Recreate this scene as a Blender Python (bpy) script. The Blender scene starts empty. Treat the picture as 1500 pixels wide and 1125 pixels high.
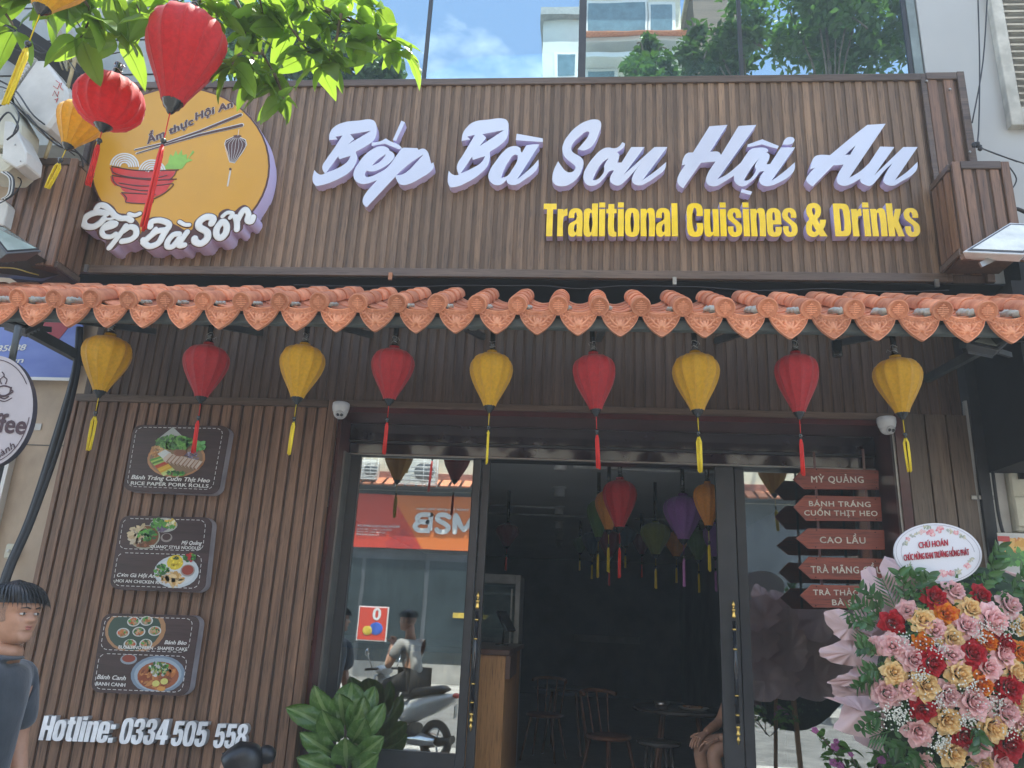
import bpy, bmesh, math, random
from mathutils import Vector, Matrix, Euler, noise
random.seed(7)
R = math.radians
SC = bpy.context.scene
COL = SC.collection

# ------------------------------------------------------------------ camera
PITCH, YAW, ROLL, FPX = R(17.1), R(5.0), R(-2.75), 1125.0
CAMP = Vector((0.0, -5.0, 1.6))
_f = Vector((-math.sin(YAW)*math.cos(PITCH), math.cos(YAW)*math.cos(PITCH), math.sin(PITCH)))
_r = Vector((math.cos(YAW), math.sin(YAW), 0.0))
_u = _r.cross(_f)
CR = math.cos(ROLL)*_r - math.sin(ROLL)*_u
CU = math.sin(ROLL)*_r + math.cos(ROLL)*_u
cam_data = bpy.data.cameras.new('camera')
cam_data.sensor_width = 36.0
cam_data.lens = 36.0*FPX/1500.0
cam_data.clip_start = 0.05
cam_data.clip_end = 400.0
cam = bpy.data.objects.new('camera', cam_data)
COL.objects.link(cam)
_m = Matrix((CR, CU, -_f)).transposed().to_4x4()
_m.translation = CAMP
cam.matrix_world = _m
SC.camera = cam

# ------------------------------------------------------------------ sky, sun, exposure
SUN_EL, SUN_AZ = R(71.0), R(18.0)        # from behind the shop, a little to the right
W = bpy.data.worlds.new('World'); SC.world = W; W.use_nodes = True
wn, wl = W.node_tree.nodes, W.node_tree.links
wn.clear()
wo = wn.new('ShaderNodeOutputWorld'); bg = wn.new('ShaderNodeBackground')
sky = wn.new('ShaderNodeTexSky'); sky.sky_type = 'NISHITA'; sky.sun_disc = False
sky.sun_elevation = SUN_EL; sky.sun_rotation = SUN_AZ
sky.air_density = 1.2; sky.dust_density = 1.0; sky.ozone_density = 1.5
tc = wn.new('ShaderNodeTexCoord'); mp = wn.new('ShaderNodeMapping')
mp.inputs['Scale'].default_value = (2.2, 2.2, 4.5)
ns = wn.new('ShaderNodeTexNoise'); ns.inputs['Scale'].default_value = 1.6
ns.inputs['Detail'].default_value = 7; ns.inputs['Roughness'].default_value = 0.62
rp = wn.new('ShaderNodeValToRGB')
rp.color_ramp.elements[0].position = 0.50; rp.color_ramp.elements[0].color = (0, 0, 0, 1)
rp.color_ramp.elements[1].position = 0.78; rp.color_ramp.elements[1].color = (0.60, 0.60, 0.60, 1)
mx = wn.new('ShaderNodeMix'); mx.data_type = 'RGBA'
mx.inputs[7].default_value = (9.0, 9.6, 10.4, 1)
wl.new(tc.outputs['Generated'], mp.inputs['Vector']); wl.new(mp.outputs[0], ns.inputs['Vector'])
wl.new(ns.outputs['Fac'], rp.inputs[0]); wl.new(rp.outputs[0], mx.inputs[0])
wl.new(sky.outputs[0], mx.inputs[6]); wl.new(mx.outputs[2], bg.inputs['Color'])
bg.inputs['Strength'].default_value = 0.15
wl.new(bg.outputs[0], wo.inputs[0])

sun_data = bpy.data.lights.new('sun', 'SUN')
sun_data.energy = 4.2; sun_data.angle = R(0.6); sun_data.color = (1.0, 0.95, 0.87)
sun = bpy.data.objects.new('sun', sun_data); COL.objects.link(sun)
sd = Vector((math.sin(SUN_AZ)*math.cos(SUN_EL), math.cos(SUN_AZ)*math.cos(SUN_EL), math.sin(SUN_EL)))
sun.location = (0, 0, 20)
sun.rotation_euler = sd.to_track_quat('Z', 'Y').to_euler()

SC.view_settings.view_transform = 'Standard'; SC.view_settings.look = 'None'
SC.view_settings.exposure = 1.8; SC.view_settings.gamma = 1.0
SC.view_settings.use_curve_mapping = False
SC.render.engine = 'CYCLES'
SC.cycles.max_bounces = 8; SC.cycles.transparent_max_bounces = 12
SC.cycles.use_adaptive_sampling = True

# ------------------------------------------------------------------ measuring: a point of the photograph on the plane Y
def at(px, py, Y):
    d = CR*((px-750)/FPX) - CU*((py-562.5)/FPX) + _f
    t = (Y-CAMP.y)/d.y
    return CAMP + d*t
def refl(px, py, Yreal, Yplane):
    p = at(px, py, 2*Yplane-Yreal)
    return Vector((p.x, Yreal, p.z))

# ------------------------------------------------------------------ materials
MATS = {}
def new_mat(name):
    m = bpy.data.materials.new(name); m.use_nodes = True
    nt = m.node_tree; nt.nodes.clear()
    out = nt.nodes.new('ShaderNodeOutputMaterial')
    return m, nt, out
def pbr(name, col, rough=0.6, metal=0.0, var=0.12, scale=(6, 6, 6), detail=4, col2=None, lo=0.35, hi=0.65,
        bump=0.0, bscale=None, bdist=0.004, rnd=0.0, spec=0.5, coat=0.0, dirt=0.0, trans=0.0, emit=0.0, sheen=0.0, attr=False, objco=False):
    """plain surface: colour broken by noise, per-object variation, dirt patches, fine bump"""
    if name in MATS: return MATS[name]
    m, nt, out = new_mat(name); n, l = nt.nodes, nt.links
    b = n.new('ShaderNodeBsdfPrincipled'); l.new(b.outputs[0], out.inputs[0])
    b.inputs['Roughness'].default_value = rough; b.inputs['Metallic'].default_value = metal
    b.inputs['Specular IOR Level'].default_value = spec
    b.inputs['Coat Weight'].default_value = coat; b.inputs['Coat Roughness'].default_value = 0.06
    if sheen: b.inputs['Sheen Weight'].default_value = sheen
    if objco:
        t = n.new('ShaderNodeTexCoord'); co = t.outputs['Object']
        oi0 = n.new('ShaderNodeObjectInfo'); ad = n.new('ShaderNodeVectorMath'); ad.operation = 'ADD'
        mu = n.new('ShaderNodeMath'); mu.operation = 'MULTIPLY'; mu.inputs[1].default_value = 37.0
        l.new(oi0.outputs['Random'], mu.inputs[0]); l.new(mu.outputs[0], ad.inputs[1]); l.new(co, ad.inputs[0]); co = ad.outputs[0]
    else:
        g = n.new('ShaderNodeNewGeometry'); co = g.outputs['Position']
    mpn = n.new('ShaderNodeMapping'); mpn.inputs['Scale'].default_value = scale; l.new(co, mpn.inputs[0])
    nz = n.new('ShaderNodeTexNoise'); nz.inputs['Scale'].default_value = 1.0; nz.inputs['Detail'].default_value = detail
    nz.inputs['Roughness'].default_value = 0.6
    l.new(mpn.outputs[0], nz.inputs['Vector'])
    cr = n.new('ShaderNodeValToRGB'); e = cr.color_ramp.elements
    c2 = col2 if col2 else tuple(c*(1-2*var) for c in col); c1 = col if col2 else tuple(min(1, c*(1+var)) for c in col)
    e[0].position = lo; e[0].color = (*c2, 1); e[1].position = hi; e[1].color = (*c1, 1)
    l.new(nz.outputs['Fac'], cr.inputs[0]); src = cr.outputs[0]
    if attr:
        a = n.new('ShaderNodeAttribute'); a.attribute_name = 'Col'
        mm = n.new('ShaderNodeMix'); mm.data_type = 'RGBA'; mm.blend_type = 'MULTIPLY'; mm.inputs[0].default_value = 1
        l.new(a.outputs['Color'], mm.inputs[6]); l.new(src, mm.inputs[7]); src = mm.outputs[2]
    if rnd:
        oi = n.new('ShaderNodeObjectInfo'); mr = n.new('ShaderNodeMapRange')
        mr.inputs[3].default_value = 1-rnd; mr.inputs[4].default_value = 1+rnd
        l.new(oi.outputs['Random'], mr.inputs[0])
        hs = n.new('ShaderNodeHueSaturation'); l.new(mr.outputs[0], hs.inputs['Value']); l.new(src, hs.inputs['Color']); src = hs.outputs[0]
    if dirt:
        nd = n.new('ShaderNodeTexNoise'); nd.inputs['Scale'].default_value = 2.3; nd.inputs['Detail'].default_value = 8
        l.new(co, nd.inputs['Vector'])
        rd = n.new('ShaderNodeValToRGB'); rd.color_ramp.elements[0].position = 0.45; rd.color_ramp.elements[1].position = 0.75
        rd.color_ramp.elements[0].color = (0, 0, 0, 1); rd.color_ramp.elements[1].color = (dirt, dirt, dirt, 1)
        l.new(nd.outputs['Fac'], rd.inputs[0])
        md = n.new('ShaderNodeMix'); md.data_type = 'RGBA'; md.inputs[7].default_value = (0.11, 0.10, 0.085, 1)
        l.new(rd.outputs[0], md.inputs[0]); l.new(src, md.inputs[6]); src = md.outputs[2]
    l.new(src, b.inputs['Base Color'])
    if emit:
        l.new(src, b.inputs['Emission Color']); b.inputs['Emission Strength'].default_value = emit
    if bump:
        bz = n.new('ShaderNodeTexNoise'); bz.inputs['Scale'].default_value = 1.0; bz.inputs['Detail'].default_value = 5
        bm_ = n.new('ShaderNodeMapping'); bm_.inputs['Scale'].default_value = bscale or tuple(s*5 for s in scale)
        l.new(co, bm_.inputs[0]); l.new(bm_.outputs[0], bz.inputs['Vector'])
        bp = n.new('ShaderNodeBump'); bp.inputs['Strength'].default_value = bump; bp.inputs['Distance'].default_value = bdist
        l.new(bz.outputs['Fac'], bp.inputs['Height']); l.new(bp.outputs[0], b.inputs['Normal'])
    if trans:
        tr = n.new('ShaderNodeBsdfTranslucent'); l.new(src, tr.inputs['Color'])
        ms = n.new('ShaderNodeMixShader'); ms.inputs[0].default_value = trans
        l.new(b.outputs[0], ms.inputs[1]); l.new(tr.outputs[0], ms.inputs[2]); l.new(ms.outputs[0], out.inputs[0])
    MATS[name] = m
    return m
def glass(name, refl_w, tint=(0.9, 0.95, 0.95), gcol=(1, 1, 1), wave=0.0, rough=0.0):
    if name in MATS: return MATS[name]
    m, nt, out = new_mat(name); n, l = nt.nodes, nt.links
    tr = n.new('ShaderNodeBsdfTransparent'); tr.inputs[0].default_value = (*tint, 1)
    gl = n.new('ShaderNodeBsdfGlossy'); gl.inputs['Color'].default_value = (*gcol, 1); gl.inputs['Roughness'].default_value = rough
    lw = n.new('ShaderNodeLayerWeight'); lw.inputs['Blend'].default_value = 0.35
    mr = n.new('ShaderNodeMapRange'); mr.inputs[3].default_value = refl_w; mr.inputs[4].default_value = min(1, refl_w+0.5)
    l.new(lw.outputs['Fresnel'], mr.inputs[0])
    ms = n.new('ShaderNodeMixShader'); l.new(mr.outputs[0], ms.inputs[0]); l.new(tr.outputs[0], ms.inputs[1]); l.new(gl.outputs[0], ms.inputs[2])
    if wave:
        g = n.new('ShaderNodeNewGeometry'); nz = n.new('ShaderNodeTexNoise'); nz.inputs['Scale'].default_value = 1.3; nz.inputs['Detail'].default_value = 2
        l.new(g.outputs['Position'], nz.inputs['Vector']); bp = n.new('ShaderNodeBump'); bp.inputs['Strength'].default_value = wave; bp.inputs['Distance'].default_value = 0.01
        l.new(nz.outputs['Fac'], bp.inputs['Height']); l.new(bp.outputs[0], gl.inputs['Normal'])
    l.new(ms.outputs[0], out.inputs[0]); MATS[name] = m
    return m
def wood(name, c1, c2, rough=0.45, stretch='z', k=1.0, rnd=0.12, coat=0.0, dark=(0.02, 0.014, 0.01)):
    """long-grained board: fine streaks, broad tone changes, dark pores"""
    if name in MATS: return MATS[name]
    m, nt, out = new_mat(name); n, l = nt.nodes, nt.links
    b = n.new('ShaderNodeBsdfPrincipled'); l.new(b.outputs[0], out.inputs[0])
    b.inputs['Coat Weight'].default_value = coat; b.inputs['Coat Roughness'].default_value = 0.12
    g = n.new('ShaderNodeNewGeometry')
    def nz(sc, det):
        mpn = n.new('ShaderNodeMapping'); s = {'z': (sc, sc, sc*0.045), 'x': (sc*0.045, sc, sc)}[stretch]
        mpn.inputs['Scale'].default_value = s; l.new(g.outputs['Position'], mpn.inputs[0])
        q = n.new('ShaderNodeTexNoise'); q.inputs['Scale'].default_value = 1; q.inputs['Detail'].default_value = det; q.inputs['Roughness'].default_value = 0.65
        l.new(mpn.outputs[0], q.inputs['Vector']); return q
    q1 = nz(34*k, 6); q2 = nz(150*k, 4)
    cr = n.new('ShaderNodeValToRGB'); e = cr.color_ramp.elements
    e[0].position = 0.33; e[0].color = (*c2, 1); e[1].position = 0.66; e[1].color = (*c1, 1)
    l.new(q1.outputs['Fac'], cr.inputs[0])
    r2 = n.new('ShaderNodeValToRGB'); r2.color_ramp.elements[0].position = 0.30; r2.color_ramp.elements[1].position = 0.48
    r2.color_ramp.elements[0].color = (0.75, 0.75, 0.75, 1); r2.color_ramp.elements[1].color = (0, 0, 0, 1)
    l.new(q2.outputs['Fac'], r2.inputs[0])
    mm = n.new('ShaderNodeMix'); mm.data_type = 'RGBA'; mm.inputs[7].default_value = (*dark, 1)
    l.new(r2.outputs[0], mm.inputs[0]); l.new(cr.outputs[0], mm.inputs[6])
    oi = n.new('ShaderNodeObjectInfo'); mr = n.new('ShaderNodeMapRange'); mr.inputs[3].default_value = 1-rnd; mr.inputs[4].default_value = 1+rnd
    l.new(oi.outputs['Random'], mr.inputs[0]); hs = n.new('ShaderNodeHueSaturation')
    l.new(mr.outputs[0], hs.inputs['Value']); l.new(mm.outputs[2], hs.inputs['Color'])
    st = n.new('ShaderNodeMapping'); st.inputs['Scale'].default_value = (2.2, 2.2, 0.45) if stretch == 'z' else (0.5, 2.2, 2.2); l.new(g.outputs['Position'], st.inputs[0])
    sn = n.new('ShaderNodeTexNoise'); sn.inputs['Scale'].default_value = 1.6; sn.inputs['Detail'].default_value = 6; l.new(st.outputs[0], sn.inputs['Vector'])
    sm_ = n.new('ShaderNodeMapRange'); sm_.inputs[1].default_value = 0.3; sm_.inputs[2].default_value = 0.7; sm_.inputs[3].default_value = 0.80; sm_.inputs[4].default_value = 1.20; l.new(sn.outputs['Fac'], sm_.inputs[0])
    h2 = n.new('ShaderNodeHueSaturation'); l.new(sm_.outputs[0], h2.inputs['Value']); l.new(hs.outputs[0], h2.inputs['Color']); hs = h2
    l.new(hs.outputs[0], b.inputs['Base Color'])
    rr = n.new('ShaderNodeMapRange'); rr.inputs[3].default_value = rough-0.1; rr.inputs[4].default_value = rough+0.15
    l.new(q1.outputs['Fac'], rr.inputs[0]); l.new(rr.outputs[0], b.inputs['Roughness'])
    bp = n.new('ShaderNodeBump'); bp.inputs['Strength'].default_value = 0.25; bp.inputs['Distance'].default_value = 0.001
    l.new(q2.outputs['Fac'], bp.inputs['Height']); l.new(bp.outputs[0], b.inputs['Normal'])
    MATS[name] = m
    return m

# ------------------------------------------------------------------ geometry helpers
class MB:
    """collects shapes in world coordinates and links them as one mesh object"""
    def __init__(s): s.v = []; s.f = []; s.c = []; s.col = None; s.sm = []
    def add(s, vs, fs, smooth=False):
        o = len(s.v); s.v += [tuple(p) for p in vs]
        for q in fs: s.f.append(tuple(i+o for i in q)); s.c.append(s.col or (1, 1, 1)); s.sm.append(smooth)
        return s
    def box(s, x0, x1, y0, y1, z0, z1):
        v = [(x, y, z) for z in (z0, z1) for y in (y0, y1) for x in (x0, x1)]
        return s.add(v, [(0, 2, 3, 1), (4, 5, 7, 6), (0, 1, 5, 4), (2, 6, 7, 3), (0, 4, 6, 2), (1, 3, 7, 5)])
    def obox(s, c, ax, ay, az):
        c, ax, ay, az = map(Vector, (c, ax, ay, az))
        v = [c+ax*i+ay*j+az*k for k in (-1, 1) for j in (-1, 1) for i in (-1, 1)]
        return s.add(v, [(0, 2, 3, 1), (4, 5, 7, 6), (0, 1, 5, 4), (2, 6, 7, 3), (0, 4, 6, 2), (1, 3, 7, 5)])
    def beam(s, a, b, w, h, up=(0, 0, 1)):
        a, b = Vector(a), Vector(b); d = b-a; x = d.normalized().cross(Vector(up)).normalized(); z = x.cross(d.normalized())
        return s.obox((a+b)/2, x*w/2, d/2, z*h/2)
    def tube(s, pts, r, n=8, cap=True, squash=None):
        pts = [Vector(p) for p in pts]; rs = r if isinstance(r, (list, tuple)) else [r]*len(pts)
        vs = []; ref = None
        for i, p in enumerate(pts):
            t = (pts[min(i+1, len(pts)-1)]-pts[max(i-1, 0)]); t = t.normalized() if t.length > 1e-9 else Vector((0, 0, 1))
            if squash: a = Vector(squash[0]); b = t.cross(a).normalized(); a_ = a*squash[1]
            else:
                if ref is None: ref = Vector((0, 0, 1)) if abs(t.z) < 0.9 else Vector((1, 0, 0))
                b = t.cross(ref).normalized(); a_ = b.cross(t).normalized(); ref = a_
            for k in range(n):
                an = 2*math.pi*k/n; vs.append(p + b*math.cos(an)*rs[i] + a_*math.sin(an)*(rs[i] if not squash else 1))
        fs = [(i*n+k, i*n+(k+1) % n, (i+1)*n+(k+1) % n, (i+1)*n+k) for i in range(len(pts)-1) for k in range(n)]
        if cap: fs += [tuple(range(n-1, -1, -1)), tuple((len(pts)-1)*n+k for k in range(n))]
        return s.add(vs, fs, True)
    def lathe(s, prof, o=(0, 0, 0), n=16, M=None, fn=None, cap=True):
        """profile of (radius, height) turned about the local z axis"""
        o = Vector(o); vs = []
        for (r, h) in prof:
            for k in range(n):
                a = 2*math.pi*k/n; rr = r*(fn(a, h) if fn else 1); p = Vector((rr*math.cos(a), rr*math.sin(a), h))
                vs.append(o + (M @ p if M else p))
        m = len(prof)
        fs = [(i*n+k, i*n+(k+1) % n, (i+1)*n+(k+1) % n, (i+1)*n+k) for i in range(m-1) for k in range(n)]
        if cap:
            if prof[0][0] > 1e-6: fs.append(tuple(range(n-1, -1, -1)))
            if prof[-1][0] > 1e-6: fs.append(tuple((m-1)*n+k for k in range(n)))
        return s.add(vs, fs, True)
    def prism(s, poly, y0, y1):
        """closed outline of world points (x, z) pushed from y0 (front) to y1"""
        n = len(poly); vs = [(p[0], y0, p[1]) for p in poly]+[(p[0], y1, p[1]) for p in poly]
        fs = [tuple(range(n)), tuple(range(2*n-1, n-1, -1))]+[(i, i+n, (i+1) % n+n, (i+1) % n) for i in range(n)]
        return s.add(vs, fs)
    def grid(s, P, smooth=True, closed=False):
        h, w = len(P), len(P[0]); vs = [p for row in P for p in row]
        fs = [(i*w+j, i*w+(j+1) % w, (i+1)*w+(j+1) % w, (i+1)*w+j) for i in range(h-1) for j in range(w if closed else w-1)]
        return s.add(vs, fs, smooth)
    def blob(s, c, rx, ry, rz, n=8, m=6, jit=0.0, M=None):
        c = Vector(c); P = []
        for i in range(m+1):
            th = math.pi*i/m; row = []
            for k in range(n):
                a = 2*math.pi*k/n; j = 1+jit*(random.random()-0.5)
                p = Vector((rx*math.sin(th)*math.cos(a)*j, ry*math.sin(th)*math.sin(a)*j, rz*math.cos(th)*j))
                row.append(c+(M @ p if M else p))
            P.append(row)
        return s.grid(P, True, True)
    def mesh(s, name, mat, origin=(0, 0, 0), bevel=0.0, weld=False, bseg=1):
        o = Vector(origin); me = bpy.data.meshes.new(name)
        me.from_pydata([(Vector(v)-o) for v in s.v], [], s.f)
        if any(s.sm): me.polygons.foreach_set('use_smooth', s.sm)
        if any(c != (1, 1, 1) for c in s.c):
            ca = me.color_attributes.new('Col', 'FLOAT_COLOR', 'CORNER'); arr = []
            for p, c in zip(me.polygons, s.c): arr += [c[0], c[1], c[2], 1.0]*p.loop_total
            ca.data.foreach_set('color', arr)
        if bevel or weld:
            bm = bmesh.new(); bm.from_mesh(me)
            if weld: bmesh.ops.remove_doubles(bm, verts=bm.verts, dist=1e-5)
            if bevel:
                es = [e for e in bm.edges if len(e.link_faces) == 2 and e.calc_face_angle(0) > 0.5]
                bmesh.ops.bevel(bm, geom=es, offset=bevel, segments=bseg, affect='EDGES', clamp_overlap=True)
            bm.to_mesh(me); bm.free()
        if mat: me.materials.append(mat)
        return me
    def build(s, name, mat, parent=None, bevel=0.0, weld=False, smooth_angle=None, bseg=1, **kw):
        if parent is None:
            xs, ys, zs = zip(*[tuple(v) for v in s.v]); o = Vector(((min(xs)+max(xs))/2, (min(ys)+max(ys))/2, min(zs)))
        else: o = wloc(parent)
        ob = bpy.data.objects.new(name, s.mesh(name, mat, o, bevel, weld, bseg)); COL.objects.link(ob)
        if parent is None: ob.location = o
        else: ob.parent = parent
        return tag(ob, **kw)
def wloc(o):
    v = Vector(o.location)
    while o.parent: o = o.parent; v += Vector(o.location)
    return v
def tag(o, label=None, cat=None, group=None, kind=None):
    if label: o['label'] = label
    if cat: o['category'] = cat
    if group: o['group'] = group
    if kind: o['kind'] = kind
    return o
def thing(name, loc, label, cat, group=None):
    o = bpy.data.objects.new(name, None); COL.objects.link(o); o.location = loc; o.empty_display_size = 0.1
    return tag(o, label, cat, group)
def put(name, mesh, loc, parent=None, rot=None, scale=None, **kw):
    o = bpy.data.objects.new(name, mesh); COL.objects.link(o)
    if parent: o.parent = parent; o.location = Vector(loc)-wloc(parent)
    else: o.location = loc
    if rot: o.rotation_euler = rot
    if scale: o.scale = scale if isinstance(scale, (tuple, list, Vector)) else (scale,)*3
    return tag(o, **kw)
def copy_tree(o, parent=None):
    kids = [c for c in ALLKIDS(o)]
    c = o.copy(); COL.objects.link(c)
    if parent: c.parent = parent
    for k in kids: copy_tree(k, c)
    return c
def ALLKIDS(o): return [c for c in COL.objects if c.parent == o]
DG = bpy.context.evaluated_depsgraph_get
def curve_mesh(loops, y_front, y_back, name, mat, parent=None, bevel=0.0, offset=0.0, res=6, **kw):
    """outlines traced in the x-z plane (points (x, z, corner?)) become a solid letter-like body between two depths"""
    cu = bpy.data.curves.new(name, 'CURVE'); cu.dimensions = '2D'; cu.fill_mode = 'BOTH'; cu.resolution_u = res
    for lp in loops:
        sp = cu.splines.new('BEZIER'); sp.bezier_points.add(len(lp)-1); sp.use_cyclic_u = True
        for bp_, p in zip(sp.bezier_points, lp):
            bp_.co = (p[0], p[1], 0); ht = 'VECTOR' if (len(p) > 2 and p[2]) else 'AUTO'
            bp_.handle_left_type = ht; bp_.handle_right_type = ht
    dep = abs(y_back-y_front)
    cu.bevel_depth = bevel; cu.bevel_resolution = 1; cu.extrude = max(0.0, dep/2-bevel); cu.offset = offset-bevel
    ob = bpy.data.objects.new(name, cu); COL.objects.link(ob)
    ob.rotation_euler = (R(90), 0, 0)
    bpy.context.view_layer.update()
    me = bpy.data.meshes.new_from_object(ob.evaluated_get(DG()))
    bpy.data.objects.remove(ob); bpy.data.curves.remove(cu)
    mid = (y_front+y_back)/2
    o = wloc(parent) if parent else Vector((0, 0, 0))
    for v in me.vertices: v.co = Vector((v.co.x, mid-v.co.z, v.co.y))-o
    me.materials.clear(); me.materials.append(mat); me.name = name
    nb = bpy.data.objects.new(name, me); COL.objects.link(nb)
    if parent: nb.parent = parent
    return tag(nb, **kw)
def text_mesh(body, bold=0.0, extr=0.01, bev=0.0, res=4, space=1.0):
    cu = bpy.data.curves.new('text', 'FONT'); cu.body = body; cu.extrude = extr; cu.bevel_depth = bev
    cu.resolution_u = res; cu.space_character = space
    ob = bpy.data.objects.new('text', cu); COL.objects.link(ob); bpy.context.view_layer.update()
    me = bpy.data.meshes.new_from_object(ob.evaluated_get(DG()))
    bpy.data.objects.remove(ob); bpy.data.curves.remove(cu)
    return me
def text_on(body, name, mat, parent, p0, p1, up, nrm, hcap, bold=0.0, depth=0.01, shear=0.0, space=1.0, **kw):
    """lettering whose baseline runs p0 to p1 (world), capital height hcap along up; bold by overprinting shifted copies"""
    me = text_mesh(body, 0, 0.5 if bold == 0 else 0.0, 0.0, 3, space)
    xs = [v.co.x for v in me.vertices]; x0, x1 = min(xs), max(xs)
    p0, p1, up, nrm = map(Vector, (p0, p1, up, nrm)); ax = (p1-p0)/(x1-x0); k = hcap/0.73
    o = wloc(parent) if parent else Vector((0, 0, 0)); xd = (p1-p0).normalized()
    sh = [(0, 0)] if bold == 0 else [(-bold, 0), (bold, 0), (0, bold*0.8), (0, -bold*0.8), (bold*.7, bold*.55), (-bold*.7, -bold*.55), (-bold*.7, bold*.55), (bold*.7, -bold*.55)]
    vs, fs = [], []
    for q, (dx, dy) in enumerate(sh):
        n0 = len(vs)
        for v in me.vertices:
            c = v.co; x = c.x-x0+dx; y = c.y+dy
            vs.append(p0 + ax*x + up*(y*k) + xd*(y*k*shear) + nrm*(depth*(c.z+0.5) if bold == 0 else 0.00012*q) - o)
        fs += [tuple(i+n0 for i in p.vertices) for p in me.polygons]
    me = bpy.data.meshes.new(name); me.from_pydata(vs, [], fs); me.materials.append(mat)
    nb = bpy.data.objects.new(name, me); COL.objects.link(nb)
    if parent: nb.parent = parent
    return tag(nb, **kw)
def fat_stroke(mb, pts, r, sub=4, yth=0.003):
    """smooth painted stroke, flattened in depth; pts are world points on one plane"""
    P = smooth(pts, sub); rs = r if isinstance(r, (int, float)) else None
    if rs is None:
        n = len(P); rr = [r[0]+(r[1]-r[0])*i/(n-1) for i in range(n)]
    else: rr = [r]*len(P)
    d0 = (P[0]-P[1]).normalized(); d1 = (P[-1]-P[-2]).normalized()
    P = [P[0]+d0*rr[0]*0.98, P[0]+d0*rr[0]*0.8, P[0]+d0*rr[0]*0.4]+P+[P[-1]+d1*rr[-1]*0.4, P[-1]+d1*rr[-1]*0.8, P[-1]+d1*rr[-1]*0.98]
    rr = [rr[0]*0.2, rr[0]*0.6, rr[0]*0.92]+rr+[rr[-1]*0.92, rr[-1]*0.6, rr[-1]*0.2]
    mb.tube(P, rr, 8, True, squash=((0, 1, 0), yth))
def smooth(pts, sub=4):
    pts = [Vector(p) for p in pts]
    if len(pts) < 3 or sub < 2: return pts
    out = []
    for i in range(len(pts)-1):
        p0 = pts[max(i-1, 0)]; p1 = pts[i]; p2 = pts[i+1]; p3 = pts[min(i+2, len(pts)-1)]
        for j in range(sub):
            t = j/sub; t2 = t*t; t3 = t2*t
            out.append(0.5*((2*p1)+(p2-p0)*t+(2*p0-5*p1+4*p2-p3)*t2+(3*p1-p0-3*p2+p3)*t3))
    return out+[pts[-1]]
# ------------------------------------------------------------------ materials used all over
M_fascia = wood('fascia_wood', (0.245, 0.150, 0.084), (0.145, 0.088, 0.050), 0.45, rnd=0.13)
M_clad = wood('cladding_wood', (0.25, 0.135, 0.078), (0.125, 0.066, 0.039), 0.42)
M_fgroove = wood('fascia_groove_wood', (0.195, 0.120, 0.070), (0.120, 0.074, 0.044), 0.55)
M_groove = wood('groove_wood', (0.13, 0.078, 0.05), (0.07, 0.042, 0.028), 0.6)
M_trim = wood('trim_wood_dark', (0.15, 0.10, 0.07), (0.08, 0.052, 0.036), 0.35, stretch='x')
M_aub = pbr('aubergine_gloss', (0.022, 0.014, 0.020), 0.12, var=0.2, coat=0.5)
M_maroon = pbr('maroon_board', (0.075, 0.022, 0.022), 0.28, var=0.15, coat=0.2)
M_alu = pbr('dark_aluminium', (0.052, 0.053, 0.056), 0.38, metal=0.3, var=0.06, bump=0.05)
M_alu2 = pbr('edge_aluminium', (0.32, 0.31, 0.29), 0.35, metal=0.8, var=0.08)
M_black = pbr('black_gap', (0.012, 0.012, 0.013), 0.8)
M_steel = pbr('painted_steel', (0.055, 0.062, 0.062), 0.5, var=0.15, dirt=0.2)
M_conc = pbr('grey_render', (0.46, 0.46, 0.43), 0.85, var=0.06, scale=(2, 2, 1), dirt=0.25, bump=0.3, bscale=(30, 30, 30))
M_smooth = pbr('smooth_grey_panel', (0.42, 0.42, 0.40), 0.5, var=0.03, scale=(1, 1, 1))
M_beige = pbr('beige_render', (0.46, 0.36, 0.26), 0.8, var=0.10, scale=(3, 3, 2), dirt=0.25, bump=0.3, bscale=(25, 25, 25))
M_white = pbr('white_plastic', (0.62, 0.62, 0.60), 0.4, var=0.05)
M_paint = pbr('white_paint', (0.72, 0.71, 0.68), 0.7, var=0.05, scale=(1, 1, 1))
M_asph = pbr('asphalt', (0.17, 0.165, 0.155), 0.9, var=0.2, scale=(3, 3, 3), bump=0.5, bscale=(90, 90, 90))
M_pave = pbr('paving', (0.42, 0.40, 0.36), 0.85, var=0.15, scale=(2, 2, 2), bump=0.3, dirt=0.3)
M_glassU = glass('upper_window_glass', 0.50, (0.45, 0.60, 0.62), (0.80, 0.97, 1.0), wave=0.10)
M_glassD = glass('door_glass', 0.30, (0.66, 0.72, 0.72), (0.95, 1, 1), wave=0.04)
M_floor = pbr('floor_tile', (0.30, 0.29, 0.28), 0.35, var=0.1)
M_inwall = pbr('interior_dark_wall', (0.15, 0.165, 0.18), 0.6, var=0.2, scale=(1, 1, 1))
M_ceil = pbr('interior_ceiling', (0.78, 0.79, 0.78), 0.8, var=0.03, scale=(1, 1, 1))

WY = 0.0            # wood-clad wall plane
FY = -0.45          # front of the big sign box
DY = 0.35           # plane of the doors

# ------------------------------------------------------------------ ground
g = MB(); g.add([(-60, -60, 0), (60, -60, 0), (60, 60, 0), (-60, 60, 0)], [(0, 1, 2, 3)]); g.build('ground', M_pave, kind='structure')
g = MB(); g.box(-60, 60, -10.4, -4.2, -0.3, 0.004); g.build('road', M_asph, kind='structure')
g = MB(); g.box(-60, 60, -4.2, -0.4, -0.3, 0.12); g.build('pavement', M_pave, kind='structure')
g = MB(); g.box(-60, 60, -13.3, -10.4, -0.3, 0.12); g.build('far_pavement', M_pave, kind='structure')
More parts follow.
